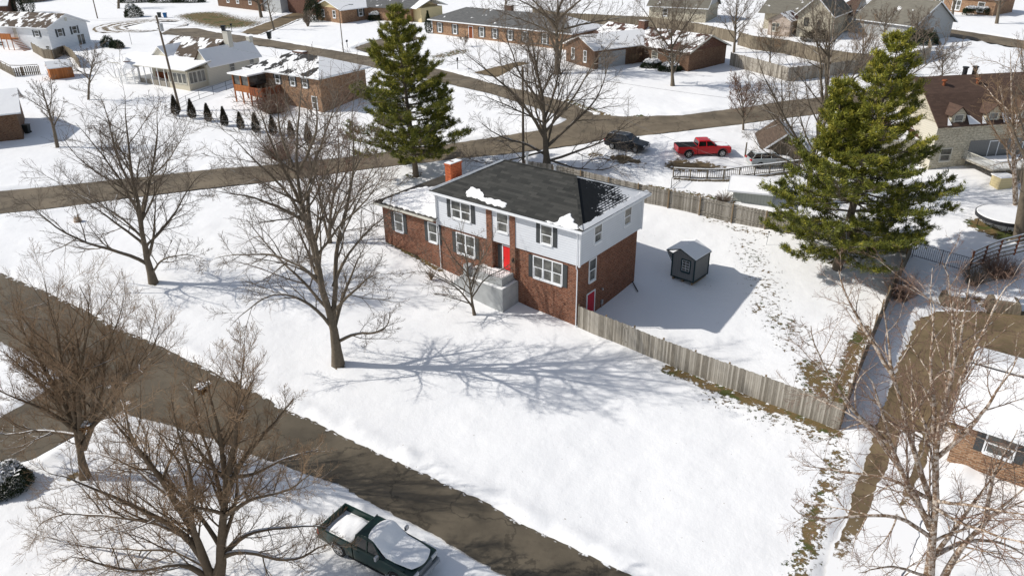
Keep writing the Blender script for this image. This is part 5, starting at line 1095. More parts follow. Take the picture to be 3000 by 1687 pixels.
wf = rail_fence('wire_fence', 'thin dark rail and wire fence enclosing the row of small arborvitae', [(700, 250), (640, 272), (560, 300), (484, 340), (560, 358), (640, 378), (760, 398), (900, 425)], 1.15, 2.6, 0, 'black', 'black', .022, rails=(.02, .5, 1.0), snow=False, cat='fence')
# dark slatted fence at right with snow on its slats
Q = path([(2838, 795), (2900, 765), (3020, 735)], 1.6); org = Q[0]; t_ = thing('slatted_fence', org, 'dark brown slatted fence with snow on its horizontal boards at the right edge', 'fence')
for a in Q: m = MB(); m.box((a[0] - .06, a[0] + .06), (a[1] - .06, a[1] + .06), (a[2] - .3, a[2] + 1.9)); m.build('post', MT['redwood'], t_, org)
m = MB(); ms = MB()
for a, b in zip(Q[:-1], Q[1:]):
    d = b - a; L_ = np.linalg.norm(d); d /= L_; n = np.array([-d[1], d[0], 0])
    for z_ in (.15, .55, .95, 1.35, 1.75): m.obox(a, d, n, Z3, (0, L_), (-.02, .02), (z_, z_ + .14)); ms.obox(a, d, n, Z3, (0, L_), (-.04, .04), (z_ + .141, z_ + .2))
m.build('slats', MT['fence_dark'], t_, org); ms.build('slat_snow', MT['snow'], t_, org)
# ---------------------------------------------------------------- trampoline, patio things
tp = G(2945, 655); tr = thing('trampoline', tp, 'round trampoline covered in snow, standing in brown leaves at the right', 'trampoline')
m = MB(); n_ = 40; Rr = 2.6
for k in range(n_):
    a, b = 2 * math.pi * k / n_, 2 * math.pi * (k + 1) / n_; m.cyl(tp + np.array([Rr * math.cos(a), Rr * math.sin(a), .9]), tp + np.array([Rr * math.cos(b), Rr * math.sin(b), .9]), .05, .05, 5)
m.build('frame', MT['black'], tr, tp); m = MB(); m.cyl(tp + Z3 * .9, tp + Z3 * .98, Rr - .02, Rr - .12, 40); m.build('mat_snow', MT['snow'], tr, tp); m = MB(); m.cyl(tp + Z3 * .6, tp + Z3 * .92, Rr + .03, Rr + .03, 40, cap=False); m.build('skirt', MT['black'], tr, tp)
for k in range(6): a = k * math.pi / 3; m = MB(); m.cyl(tp + np.array([Rr * math.cos(a), Rr * math.sin(a), -.2]), tp + np.array([Rr * math.cos(a), Rr * math.sin(a), .9]), .03, .03, 6); m.build('leg', MT['black'], tr, tp)
def chair_pair(px, py, ang, label, cat='bench'):
    p = G(px, py); t = thing('garden_bench', p, label, cat); U = np.array([math.cos(ang), math.sin(ang), 0]); V = np.array([-U[1], U[0], 0])
    m = MB(); m.obox(p, U, V, Z3, (-.8, .8), (-.35, .35), (.38, .46)); m.build('seat', MT['concrete'], t, p)
    m = MB(); m.obox(p, U, V, Z3, (-.8, .8), (.3, .4), (.46, 1.05)); m.build('backrest', MT['fence_dark'], t, p)
    for x_ in (-.7, .62):
        for y_ in (-.3, .25): m = MB(); m.obox(p, U, V, Z3, (x_, x_ + .08), (y_, y_ + .08), (-.1, .38)); m.build('leg', MT['fence_dark'], t, p)
def prot(px, py, L_, D_, ang, lab):
    p = G(px, py); t = thing('covered_grill', p, lab, 'garden furniture'); U = np.array([math.cos(ang), math.sin(ang), 0]); V = np.array([-U[1], U[0], 0]); m = MB()
    V8 = [p + U * x * L_ * s_ + V * y * D_ * s_ + Z3 * z for z, s_ in ((0, 1.05), (.45, 1.0), (.8, .92), (.9, .8)) for x, y in ((-.5, -.5), (.5, -.5), (.5, .5), (-.5, .5))]
    m.add(V8, [(a * 4 + k, a * 4 + (k + 1) % 4, a * 4 + 4 + (k + 1) % 4, a * 4 + 4 + k) for a in range(3) for k in range(4)] + [(12, 13, 14, 15)]); m.build('cover', MT['fence_dark'], t, p)
    m = MB(); m.obox(p, U, V, Z3, (-.3 * L_, .3 * L_), (-.3 * D_, .3 * D_), (.905, .97)); m.build('cover_snow', MT['snow'], t, p)
prot(2795, 892, 2.0, 1.5, -.35, 'covered brown furniture by the top edge of the driveway, left one of the pair')
prot(2935, 905, 2.2, 1.4, -.35, 'covered brown furniture by the top edge of the driveway, right one of the pair')
# bird bath / garden pole in the side yard
p = G(2244, 720); t_ = thing('garden_pole', p, 'thin leaning metal pole standing alone in the yard left of the pine', 'pole'); m = MB(); m.cyl(p - Z3 * .2, p + np.array([.1, 0, 1.3]), .025, .02, 6); m.build('pole', MT['metal'], t_, p); m = MB(); m.obox(p + np.array([.1, 0, 1.3]), (1, 0, 0), (0, 1, 0), Z3, (-.06, .06), (-.06, .06), (0, .12)); m.build('cap', MT['black'], t_, p)
# ---------------------------------------------------------------- bins, mailboxes, poles
bin_mats = {'dark': M_plain('dark_bin_plastic', (.025, .03, .03), .5), 'blue': M_plain('blue_bin_plastic', (.02, .12, .3), .5), 'brown': M_plain('brown_bin_plastic', (.1, .04, .03), .5)}
def wbin(px, py, k, label, s_=1.0):
    p = G(px, py); t = thing('wheelie_bin', p, label, 'bin'); m = MB()
    V8 = [p + np.array([x * w_ * s_, y * w_ * s_, z * s_]) for z, w_ in ((.0, .5), (1.0, .68)) for x, y in ((-.5, -.5), (.5, -.5), (.5, .5), (-.5, .5))]; m.add(V8, [(3,2,1,0), (4,5,6,7)] + [(q, (q + 1) % 4, 4 + (q + 1) % 4, 4 + q) for q in range(4)]); m.build('body', bin_mats[k], t, p)
    m = MB(); m.box((p[0] - .38 * s_, p[0] + .38 * s_), (p[1] - .4 * s_, p[1] + .38 * s_), (p[2] + 1.0 * s_, p[2] + 1.08 * s_)); m.build('lid', bin_mats[k], t, p)
    for x_ in (-.26, .26): m = MB(); m.cyl(p + np.array([x_ - .03, .3, .1]), p + np.array([x_ + .03, .3, .1]), .1, .1, 10); m.build('wheel', MT['rubber'], t, p)
wbin(371, 49, 'brown', 'brown bin beside a round bush above the cul-de-sac'); wbin(468, 52, 'dark', 'dark bin on the snow left of the blue one'); wbin(485, 53, 'blue', 'blue bin behind the cul-de-sac')
wbin(656, 94, 'dark', 'dark bin beside the mailbox at the curve of the street', 1.15); wbin(790, 114, 'dark', 'dark bin by the street near the leaning pole', 1.15); wbin(82, 390, 'dark', 'dark bin beside the brick house at the left edge')
def mailbox(px, py, label, s_=1.0):
    p = G(px, py); t = thing('mailbox', p, label, 'mailbox'); m = MB(); m.cyl(p - Z3 * .2, p + Z3 * 1.05 * s_, .06, .06, 6); m.build('post', MT['black'], t, p)
    m = MB(); m.box((p[0] - .13, p[0] + .13), (p[1] - .3, p[1] + .3), (p[2] + 1.05 * s_, p[2] + 1.25 * s_)); a_ = p + Z3 * 1.25 * s_; m.cyl(a_ - np.array([0, .3, 0]), a_ + np.array([0, .3, 0]), .13, .13, 10); m.build('box', MT['black'], t, p)
mailbox(680, 95, 'dark mailbox on a post beside the bin at the street curve', 1.2); mailbox(1341, 203, 'black mailbox by the street right of the tall pine', 1.3); mailbox(1636, 277, 'dark mailbox by the intersection behind the bare tree', 1.2); mailbox(1018, 141, 'small dark mailbox at the foot of the street lamp', 1.0)
def pole(name, px, py, h_, r, label, mat='pole', cat='utility pole', lean=(0, 0)):
    p = G(px, py); t = thing(name, p, label, cat); top = p + np.array([lean[0], lean[1], h_]); m = MB(); m.cyl(p - Z3 * .4, top, r, r * .7, 10); m.build('pole', MT[mat], t, p); return t, p, top
t_, p, top1 = pole('utility_pole', 527, 322, 12.1, .17, 'wooden utility pole with grey transformer by the row of small evergreens', lean=(-.5, 0))
m = MB(); q = p + (top1 - p) * .88; m.cyl(q + np.array([.33, -.1, -.45]), q + np.array([.33, -.1, .45]), .24, .24, 12); m.build('transformer', MT['metal'], t_, p); m = MB()
for z_ in (.2, .9, 1.6): m.cyl(top1 - Z3 * z_ + np.array([-.25, 0, 0]), top1 - Z3 * z_ + np.array([.25, 0, 0]), .05, .05, 6)
m.build('insulator', MT['black'], t_, p)
t_, p2, top2 = pole('utility_pole', 1533, 478, 10.5, .16, 'wooden utility pole behind the brick house, among the bare branches', lean=(0, 0))
m = MB(); m.cyl(top2 - Z3 * .5 + np.array([-.5, 0, 0]), top2 - Z3 * .5 + np.array([.5, 0, 0]), .06, .06, 6); m.build('crossarm', MT['pole'], t_, p2)
t_, p3, top3 = pole('utility_pole', 286, 55, 7, .13, 'thin utility pole on the snow above the cul-de-sac')
t_, p4, top4 = pole('street_lamp', 1006, 152, 7.0, .09, 'street lamp with a curved grey arm beside the tall pine', 'pole', 'street lamp')
m = MB(); q = [top4 - Z3 * .2, top4 + np.array([.9, 0, .5]), top4 + np.array([1.9, 0, .75])]
for a, b in zip(q[:-1], q[1:]): m.cyl(a, b, .045, .045, 6)
m.build('lamp_arm', MT['metal'], t_, p4); m = MB(); m.obox(q[-1], (1, 0, 0), (0, 1, 0), Z3, (-.1, .65), (-.13, .13), (-.06, .08)); m.build('lamp_head', MT['metal'], t_, p4)
t_, p5, top5 = pole('sign_post', 386, 131, 2.3, .04, 'thin dark post standing in the snow left of the beige house', 'black', 'post')
t_, p6, top6 = pole('wooden_post', 2183, 457, 1.5, .1, 'short weathered wooden post standing in front of the red pickup', 'fence_dark', 'post')
def wire(a, b, sag, label, r=.012, name='power_line'):
    a = np.array(a, float); b = np.array(b, float); N_ = 18; m = MB(); P = [a + (b - a) * k / N_ - Z3 * sag * 4 * (k / N_) * (1 - k / N_) for k in range(N_ + 1)]
    for u, v in zip(P[:-1], P[1:]): m.cyl(u, v, r, r, 4, cap=False)
    tag(m.build(name, M_WIRE, None, a), label, 'wire')
M_WIRE = M_plain('wire_grey', (.22, .21, .2), .5, .1, 1)
wire(top1, top3, 1.5, 'power line from the transformer pole to the thin far pole'); wire(top1 - Z3 * .9, onplane(930, 62, 150) , 1, 'power line crossing above the beige house roof')
wire(top1 - Z3 * 1.6, top2 - Z3 * 1.5, 1.6, 'power line from the transformer pole to the pole behind the brick house'); wire(top2 - Z3 * .4, onplane(2560, 600, 68), 1.2, 'service wire passing in front of the red pickup')
wire(top2, onplane(3100, 330, 120), 2.0, 'power line crossing the upper right towards the edge'); wire(top1 - Z3 * .4, onplane(-60, 20, 150), 1, 'power line from the transformer pole towards the upper left')
# ---------------------------------------------------------------- trees
def norm(v): return v / (np.linalg.norm(v, axis=-1, keepdims=True) + 1e-9)
def tubes(P, Rd, sides):
    """P (N,K,3) polylines, Rd (N,K) radii -> vertices, quads"""
    N_, K_, _ = P.shape
    T = np.empty_like(P); T[:, 1:-1] = P[:, 2:] - P[:, :-2]; T[:, 0] = P[:, 1] - P[:, 0]; T[:, -1] = P[:, -1] - P[:, -2]; T = norm(T)
    ax = norm(P[:, -1] - P[:, 0]); ref = np.where(np.abs(ax[:, 2:3]) < .85, np.array([[0, 0, 1.]]), np.array([[1., 0, 0]]))
    A = norm(np.cross(T, ref[:, None])); B = np.cross(T, A)
    th = np.arange(sides) * 2 * math.pi / sides
    V = P[:, :, None] + (A[:, :, None] * np.cos(th)[None, None, :, None] + B[:, :, None] * np.sin(th)[None, None, :, None]) * Rd[:, :, None, None]
    V = V.reshape(-1, 3); n = np.arange(N_)[:, None, None] * K_ * sides; k = np.arange(K_ - 1)[None, :, None] * sides; s_ = np.arange(sides)[None, None, :]; s2 = (s_ + 1) % sides
    q = np.stack([n + k + s_ + 0 * s2, n + k + s2, n + k + sides + s2, n + k + sides + s_], -1).reshape(-1, 4)
    return V, q
def children(P, Rd, m, t0, t1, ang, angv, lr, K_, rr, wig, up=.25, droop=0., minr=.008, taper=.25):
    N_, KP, _ = P.shape; L_ = np.linalg.norm(np.diff(P, axis=1), axis=2).sum(1)
    t = (t0 + (t1 - t0) * (np.arange(m)[None] + rng.random((N_, m))) / m)
    f = t * (KP - 1); i = np.minimum(f.astype(int), KP - 2); fr_ = (f - i)[..., None]; ii = np.arange(N_)[:, None]
    O = P[ii, i] * (1 - fr_) + P[ii, i + 1] * fr_; T = norm(P[ii, i + 1] - P[ii, i]); r0 = (Rd[ii, i] * (1 - fr_[..., 0]) + Rd[ii, i + 1] * fr_[..., 0])
    ref = np.where(np.abs(T[..., 2:3]) < .85, np.array([0, 0, 1.]), np.array([1., 0, 0])); A = norm(np.cross(T, ref)); B = np.cross(T, A)
    phi = np.arange(m)[None] * 2.4 + rng.random((N_, 1)) * 6.28 + rng.normal(0, .35, (N_, m)); a = ang + rng.normal(0, angv, (N_, m))
    Dv = T * np.cos(a)[..., None] + (A * np.cos(phi)[..., None] + B * np.sin(phi)[..., None]) * np.sin(a)[..., None]
    ln = (L_[:, None] * lr * (1.08 - .6 * t) * rng.uniform(.65, 1.25, (N_, m)))
    M_ = N_ * m; O = O.reshape(M_, 3); Dv = Dv.reshape(M_, 3); ln = ln.reshape(M_); r0 = r0.reshape(M_)
    out = np.empty((M_, K_, 3)); out[:, 0] = O; d = Dv.copy(); st = ln / (K_ - 1)
    for k in range(1, K_):
        d = norm(d + np.array([0, 0, 1.]) * (up - droop * k / K_) / K_ + rng.normal(0, wig, (M_, 3))); out[:, k] = out[:, k - 1] + d * st[:, None]
    rb = np.maximum(np.minimum(r0 * rr, ln * .013 + .005), minr); tp = np.linspace(1, taper, K_)
    return out, np.maximum(rb[:, None] * tp[None], minr * .75)
def resample3(pts, K_):
    pts = np.array(pts, float); d = np.r_[0, np.cumsum(np.linalg.norm(np.diff(pts[:, :3], axis=0), axis=1))]; t = np.linspace(0, d[-1], K_)
    # catmull-like smoothing by cubic interpolation of each coordinate
    out = np.stack([np.interp(t, d, pts[:, c]) for c in range(pts.shape[1])], 1)
    for _ in range(2): out[1:-1] = (out[:-2] + 2 * out[1:-1] + out[2:]) / 4
    return out
def bare_tree(name, label, base, limbs, r0, extra=0, H_=None, dens=1.0, mats=('bark', 'twig'), lv=(7, 6, 5), up=.3, spread=.9, group=None, minr=.012, tw_up=.2, lr=(.43, .52, .6), cat='tree', seed=1, wig=.12, ang=.75):
    """limbs: list of (radius_factor, [(px,py,off)...]) drawn on the plane of the trunk, off = metres behind it; extra = limbs grown towards and away from the camera"""
    global rng
    keep = rng; rng = np.random.default_rng(seed)
    b = G(*base) if len(base) == 2 else np.array(base, float)
    t = thing(name, b, label, cat, group); L = []
    for rf, pts in limbs:
        Q = []
        for p in pts:
            off = p[2] if len(p) > 2 else 0
            Q.append(onplane(p[0], p[1], b[1] + off))
        Q = np.array(Q)
        if rf == 1: Q[0] = b - Z3 * .25
        P = resample3(Q, 14); L_ = np.linalg.norm(np.diff(P, axis=0), axis=1).sum(); P[2:-1] += np.cumsum(rng.normal(0, .035, P[2:-1].shape), 0) * min(1, L_ / 10)
        rad = r0 * .68 * rf * np.linspace(1, 0, 14) ** .95 + .014
        if rf == 1: rad[0] *= 1.75; rad[1] *= 1.3; rad[2] *= 1.12
        L.append((P, rad))
    if extra:
        tr, rad = L[0]; hh = H_ or (tr[-1, 2] - tr[0, 2])
        for k in range(extra):
            i = int(2 + (k + rng.random()) * 8 / extra); a = k * 2.4 + rng.random(); az = np.array([math.cos(a) * .5, math.sin(a), 0]); d = norm(az * spread + Z3 * rng.uniform(.45, 1.0)); ln = hh * rng.uniform(.38, .6) * (1.1 - i / 22)
            P = [tr[i]]
            for q in range(13): d = norm(d + Z3 * .05 * up * 3 + rng.normal(0, .06, 3)); P.append(P[-1] + d * ln / 13)
            L.append((np.array(P), np.maximum(rad[i] * .6 * np.linspace(1, 0, 14) ** .9, .014)))
    P0 = np.stack([l[0] for l in L]); R0 = np.stack([l[1] for l in L]); V, q = tubes(P0, R0, 9)
    rawmesh('trunk', V, q, MT[mats[0]], t, b, True, uv=False)
    lv = (lv[0] + 3, lv[1] + 1, lv[2] + 1); minr *= .75
    c1, r1 = children(P0, R0, max(2, int(lv[0] * dens)), .2, 1.0, ang, .22, lr[0], 9, .55, wig * .7, up, minr=minr * 1.6)
    c2, r2 = children(c1, r1, lv[1], .15, 1.0, .7, .25, lr[1], 6, .6, wig, up * .8 + tw_up * .3, minr=minr * 1.15)
    c3, r3 = children(c2, r2, lv[2], .1, 1.0, .65, .3, lr[2], 4, .6, wig * 1.2, tw_up, minr=minr)
    o1 = rawmesh('branches', *tubes(c1, r1, 5), MT[mats[0]], t, b, True, uv=False)
    V2, q2 = tubes(c2, r2, 4); V3, q3 = tubes(c3, r3, 3); rawmesh('twigs', np.r_[V2, V3], np.r_[q2, q3 + len(V2)], MT[mats[1]], t, b, False, uv=False)
    rng = keep; return t, P0, R0
def S(pts, *o): return [(x * 1.1646, y * 1.1646) + ((o[0] * k / max(1, len(pts) - 1),) if o else ()) for k, (x, y) in enumerate(pts)]
# T2 big central maple (display coordinates scaled by S)
bare_tree('maple_tree', 'tallest bare tree in the middle of the front yard, trunk leaning left', (990, 1068), [
 (1, S([(850,912),(846,850),(825,770),(800,690),(785,600),(765,540),(740,480),(735,400),(745,300),(760,200)])),
 (.62, S([(838,800),(845,700),(850,620),(880,520),(900,420),(905,330),(890,250)], 2)),
 (.55, S([(800,690),(795,600),(720,480),(640,400),(580,340)], -2)), (.5, S([(785,600),(770,500),(790,400),(830,290),(850,215)], 3)),
 (.42, S([(775,560),(700,520),(620,490),(540,480)], -3)), (.42, S([(840,830),(800,780),(740,745),(680,740),(620,780),(580,820)], -2)), (.4, S([(812,720),(760,670),(690,640),(600,640),(540,650)], 2)),
 (.42, S([(848,860),(900,835),(950,840),(975,820),(980,785)], -1)), (.35, S([(842,780),(880,740),(930,700),(960,690)], -4)), (.4, S([(838,720),(870,640),(930,570),(990,520)], 1)),
 (.4, S([(760,520),(700,400),(660,300),(640,240)], 1)), (.4, S([(748,440),(800,330),(790,230)], -3)), (.33, S([(738,420),(700,330),(690,230)], 3)), (.3, S([(800,640),(860,560),(940,480),(970,420)], -4))],
 .42, 6, 15, lv=(7, 7, 6), mats=('bark', 'twig'), seed=3, up=.25)
bare_tree('maple_tree', 'bare tree at the left with one long low limb reaching left', (450, 828), [
 (1, S([(385,712),(375,670),(360,600),(350,520),(330,420),(320,330),(315,240)])), (.6, S([(372,665),(330,640),(270,625),(200,600),(130,560),(60,500)], -2)), (.5, S([(355,560),(380,450),(400,340),(400,250)], 3)),
 (.45, S([(352,540),(300,450),(240,370),(190,310)], -2)), (.42, S([(345,500),(290,400),(270,300),(250,240)], 3)), (.4, S([(365,620),(430,560),(480,480),(520,430)], 2)), (.35, S([(380,690),(410,650),(470,640),(510,650)], -2)), (.35, S([(360,600),(300,540),(220,500),(110,440)], 3)), (.3, S([(345,480),(430,400),(470,330)], -2))],
 .36, 8, 14, lv=(9, 7, 5), seed=5, up=.25)
bare_tree('twin_trunk_tree', 'slender multi stemmed bare tree with reddish twigs just behind the tallest tree', (965, 712), [
 (1, S([(828,612),(826,560),(838,480),(850,400),(850,320),(845,270)])), (.8, S([(826,600),(812,540),(800,460),(770,380),(740,320)], 2)), (.6, S([(830,580),(870,500),(900,420),(920,350)], -1)), (.5, S([(826,560),(790,480),(720,400),(690,350)], -2)), (.5, S([(835,500),(880,420),(880,320)], 2)), (.4, S([(840,540),(920,480),(980,450)], 1)), (.4, S([(820,560),(740,500),(660,460)], 1))],
 .22, 5, 10, lv=(8, 7, 5), mats=('bark', 'twig_red'), seed=6)
bare_tree('maple_tree', 'wide bare tree rising behind the brick house roof with snowy low limbs', (1602, 487), [
 (1, S([(1377,418),(1375,380),(1372,330),(1368,250),(1350,180),(1340,110),(1330,60)])), (.62, S([(1372,350),(1330,280),(1270,210),(1200,160),(1150,120)], -2)), (.6, S([(1375,370),(1430,320),(1490,270),(1520,210),(1530,150)], 2)), (.5, S([(1370,300),(1400,220),(1410,140),(1420,60)], 3)), (.5, S([(1374,390),(1320,360),(1250,340),(1200,300)], 2)),
 (.5, S([(1380,405),(1440,385),(1520,360),(1600,300)], -2)), (.4, S([(1366,270),(1310,190),(1280,100),(1260,40)], 1)), (.45, S([(1374,330),(1450,240),(1500,150),(1560,90)], -3)), (.4, S([(1375,400),(1450,425),(1530,430),(1600,400)], -3)), (.35, S([(1372,380),(1300,400),(1220,410),(1160,380)], -2)), (.35, S([(1372,310),(1280,270),(1200,240)], -3))],
 .44, 8, 16, lv=(9, 7, 5), seed=8, up=.2)
bare_tree('tall_oak_tree', 'thick trunked bare tree standing behind the brick ranch house driveway', (1633, 216), [
 (1, S([(1404,185),(1402,130),(1400,70),(1405,10),(1400,-50)])), (.7, S([(1400,75),(1360,20),(1310,-30)], 2)), (.6, S([(1402,50),(1450,10),(1500,-30)], -2)), (.5, S([(1401,90),(1340,60),(1280,40),(1220,20)], 1)), (.5, S([(1402,80),(1470,60),(1540,50),(1600,40)], 2)), (.4, S([(1402,110),(1450,90),(1500,95)], -3)), (.4, S([(1401,60),(1330,10),(1250,-20)], -4)), (.4, S([(1403,30),(1430,-30),(1450,-80)], 4)), (.3, S([(1400,120),(1350,110),(1310,120)], 3))],
 .55, 6, 16, lv=(9, 6, 5), seed=9, minr=.018)
bare_tree('lawn_tree', 'rounded bare tree on the lawn in front of the red brown roofed house', (1971, 252), [
 (1, S([(1692,215),(1692,170),(1690,120),(1692,60),(1695,0)])), (.6, S([(1692,130),(1660,90),(1630,40),(1600,0)], -1)), (.6, S([(1691,120),(1720,70),(1750,30),(1780,-10)], 1)), (.5, S([(1692,150),(1650,130),(1600,110)], 2)), (.5, S([(1692,140),(1740,110),(1790,90)], -2)), (.45, S([(1690,100),(1670,50),(1660,0)], 3)), (.45, S([(1692,90),(1720,40),(1725,-10)], -3))],
 .3, 6, 12, lv=(8, 6, 5), seed=10, minr=.016)
bare_tree('magnolia_tree', 'small bare tree growing in front of the grey concrete porch', (1391, 921), [
 (1, S([(1195,790),(1185,750),(1180,700),(1170,640),(1160,590),(1155,560)])), (.75, S([(1190,775),(1160,730),(1110,700),(1050,680),(1010,690)], -1)), (.6, S([(1186,750),(1220,700),(1260,680),(1300,650)], .5)), (.6, S([(1183,740),(1200,670),(1230,620),(1240,580)], 1)), (.5, S([(1178,690),(1140,650),(1120,610),(1110,590)], -.6)), (.5, S([(1188,765),(1140,750),(1095,738)], -1.2)), (.5, S([(1182,720),(1215,640),(1200,590)], -.8)), (.4, S([(1170,730),(1100,690),(1040,640)], .6))],
 .13, 5, 5, lv=(8, 6, 4), seed=12, minr=.008, lr=(.42, .42, .45))
# bottom left giants
bare_tree('maple_tree', 'huge multi stemmed bare tree with snow on its limbs left of the green pickup', (630, 1715), [
 (1, S([(545,1480),(555,1420),(565,1330),(570,1240),(575,1180),(560,1100),(540,1010),(520,930)])), (.85, S([(535,1470),(510,1380),(470,1310),(420,1240),(370,1160),(300,1080),(250,1010)], 1)), (.7, S([(530,1460),(500,1370),(470,1290),(480,1190),(450,1100),(430,1000)], -1)), (.65, S([(540,1450),(450,1330),(330,1270),(220,1230),(120,1190)], -1)), (.6, S([(570,1240),(600,1170),(650,1110),(700,1060),(740,1000)], 1)), (.55, S([(560,1400),(600,1380),(680,1400),(740,1410),(800,1370),(840,1360)], -1)), (.6, S([(535,1460),(450,1410),(350,1445),(260,1430),(180,1400)], -2)),
 (.55, S([(555,1400),(620,1340),(720,1330),(830,1330)], 1)), (.5, S([(575,1200),(640,1190),(720,1150),(800,1130)], 2)), (.5, S([(575,1190),(590,1080),(600,990),(610,920)], -1)), (.45, S([(500,1370),(400,1310),(280,1300),(170,1290),(90,1330)], 1)), (.45, S([(470,1290),(380,1180),(320,1090),(300,1000)], -3)), (.4, S([(560,1300),(640,1250),(740,1230),(790,1180)], -2)), (.4, S([(420,1240),(330,1170),(220,1130)], 2)), (.45, S([(565,1330),(550,1200),(500,1090),(480,960)], 3)), (.4, S([(545,1440),(440,1380),(300,1380),(120,1350)], 3))],
 .36, 6, 12, lv=(14, 10, 6), mats=('bark_near', 'twig_tan'), seed=14, minr=.007, lr=(.36, .5, .58), up=.55, tw_up=.5)
bare_tree('pollarded_tree', 'bare tree with dense upright shoots by the side road at the lower left', (247, 1398), [
 (1, S([(212,1200),(208,1150),(200,1090),(160,1020),(110,940),(80,860)])), (.8, S([(210,1130),(230,1070),(250,1000),(260,920),(250,850)], 1)), (.7, S([(205,1100),(190,1000),(200,900),(210,800),(200,720)], -1)), (.6, S([(200,1090),(130,1040),(50,1010),(-20,980)], -1)), (.6, S([(225,1080),(290,1010),(330,930),(350,860)], 2)), (.5, S([(180,1050),(120,930),(60,830),(30,750)], 2)), (.5, S([(190,1060),(150,900),(130,790),(110,700)], -2)), (.45, S([(235,1050),(300,960),(380,880),(400,820)], -2)), (.5, S([(200,1095),(100,1080),(20,1090),(-40,1080)], 1)), (.45, S([(150,1010),(60,930),(0,880)], 0)), (.4, S([(230,1060),(240,950),(300,820),(310,750)], 0))],
 .3, 5, 9, lv=(15, 11, 6), mats=('bark_near', 'twig_tan'), seed=15, minr=.007, lr=(.4, .5, .58), up=.7, tw_up=.6)
# lower right river birch
bare_tree('river_birch_tree', 'large river birch with peeling tan trunks at the lower right', (2716, 1760), [
 (1, S([(2335,1500),(2340,1400),(2350,1300),(2355,1200),(2360,1100),(2380,1000),(2400,900),(2420,790),(2440,700)])), (.9, S([(2350,1500),(2400,1400),(2460,1320),(2530,1250),(2600,1190)], -1)), (.65, S([(2340,1330),(2310,1260),(2270,1190),(2230,1110),(2200,1000),(2170,930)], 0)), (.6, S([(2350,1280),(2300,1150),(2270,1050),(2250,950),(2240,850),(2230,740)], 2)), (.55, S([(2355,1200),(2350,1050),(2330,940),(2335,840),(2340,740)], 1)), (.5, S([(2360,1100),(2420,960),(2460,870),(2510,780),(2560,700)], 3)), (.45, S([(2340,1350),(2260,1290),(2150,1290),(2050,1300),(1990,1270)], -1)), (.4, S([(2330,1250),(2240,1200),(2130,1190),(2020,1170)], 1)),
 (.5, S([(2345,1400),(2440,1350),(2520,1360),(2600,1400)], 2)), (.45, S([(2358,1150),(2440,1080),(2510,980),(2560,900)], -2)), (.35, S([(2270,1190),(2180,1060),(2080,1010),(2010,990)], 2)), (.35, S([(2230,1110),(2130,1020),(2060,900),(2040,820)], -1)), (.4, S([(2250,950),(2180,840),(2130,740),(2110,680)], 2)), (.35, S([(2335,1450),(2240,1420),(2160,1440)], -2)), (.4, S([(2370,1040),(2400,900),(2390,760),(2370,660)], -1)), (.4, S([(2480,1300),(2500,1180),(2560,1080)], 1))],
 .3, 5, 13, lv=(8, 7, 5), mats=('bark_tan', 'twig_red'), seed=17, minr=.007, up=.1, tw_up=-.05, lr=(.38, .5, .6))
# smaller and farther bare trees
def simple_tree(name, label, base, top, r0, width, seed, n=9, mats=('bark', 'twig'), lv=(6, 6, 4), minr=.014, fork=.25, **k):
    """a bare tree of given height (top pixel) and crown width in metres"""
    b = G(*base); tp = onplane(top[0], top[1], b[1]); r = np.random.default_rng(seed); hh = tp[2] - b[2]
    t = thing(name, b, label, 'tree'); L = []; tr = resample3([b - Z3 * .2, b + (tp - b) * .35 + r.normal(0, .15, 3), tp], 14); L.append((tr, r0 * .8 * np.linspace(1, 0, 14) ** .9 + .015)); minr *= .8; lv = (lv[0] + 2, lv[1] + 1, lv[2] + 1)
    for q in range(n):
        i = int(2 + 14 * fork * .6 + (q + r.random()) * 6 / n); a = q * 2.4 + r.random(); d = norm(np.array([math.cos(a), math.sin(a), 0]) * .75 + Z3 * r.uniform(.5, 1.0)); ln = min(hh * (1 - i / 15), width * .75) * r.uniform(.75, 1.1); P = [tr[i]]
        for s_ in range(13): d = norm(d + Z3 * .035 + r.normal(0, .07, 3)); P.append(P[-1] + d * ln / 13)
        L.append((np.array(P), np.maximum(L[0][1][i] * .55 * np.linspace(1, 0, 14) ** .9, .015)))
    global rng
    keep = rng; rng = np.random.default_rng(seed + 99)
    P0 = np.stack([l[0] for l in L]); R0 = np.stack([l[1] for l in L]); rawmesh('trunk', *tubes(P0, R0, 7), MT[mats[0]], t, b, True, uv=False)
    c1, r1 = children(P0, R0, lv[0], .2, 1, .7, .25, .4, 6, .6, .14, .3, minr=minr * 1.3); c2, r2 = children(c1, r1, lv[1], .12, 1, .65, .3, .48, 5, .6, .18, .25, minr=minr); c3, r3 = children(c2, r2, lv[2], .1, 1, .6, .3, .5, 3, .6, .2, .2, minr=minr * .85)
    V1, q1 = tubes(c1, r1, 4); V2, q2 = tubes(c2, r2, 3); V3, q3 = tubes(c3, r3, 3)
    rawmesh('twigs', np.r_[V1, V2, V3], np.r_[q1, q2 + len(V1), q3 + len(V1) + len(V2)], MT[mats[1]], t, b, False, uv=False); rng = keep
    return t
simple_tree('crooked_tree', 'leaning bare tree with open crown right of the left edge brick house', (168, 432), (115, 235), .26, 5, 21, 8)
simple_tree('small_tree', 'small bare forked tree in front of the orange brown shed', (258, 292), (280, 135), .2, 6, 22, 9)
simple_tree('vase_tree', 'bare tree with many upright stems behind the dark brick garage end', (2150, 155), (2160, -30), .28, 8, 23, 11, minr=.018, fork=.05)
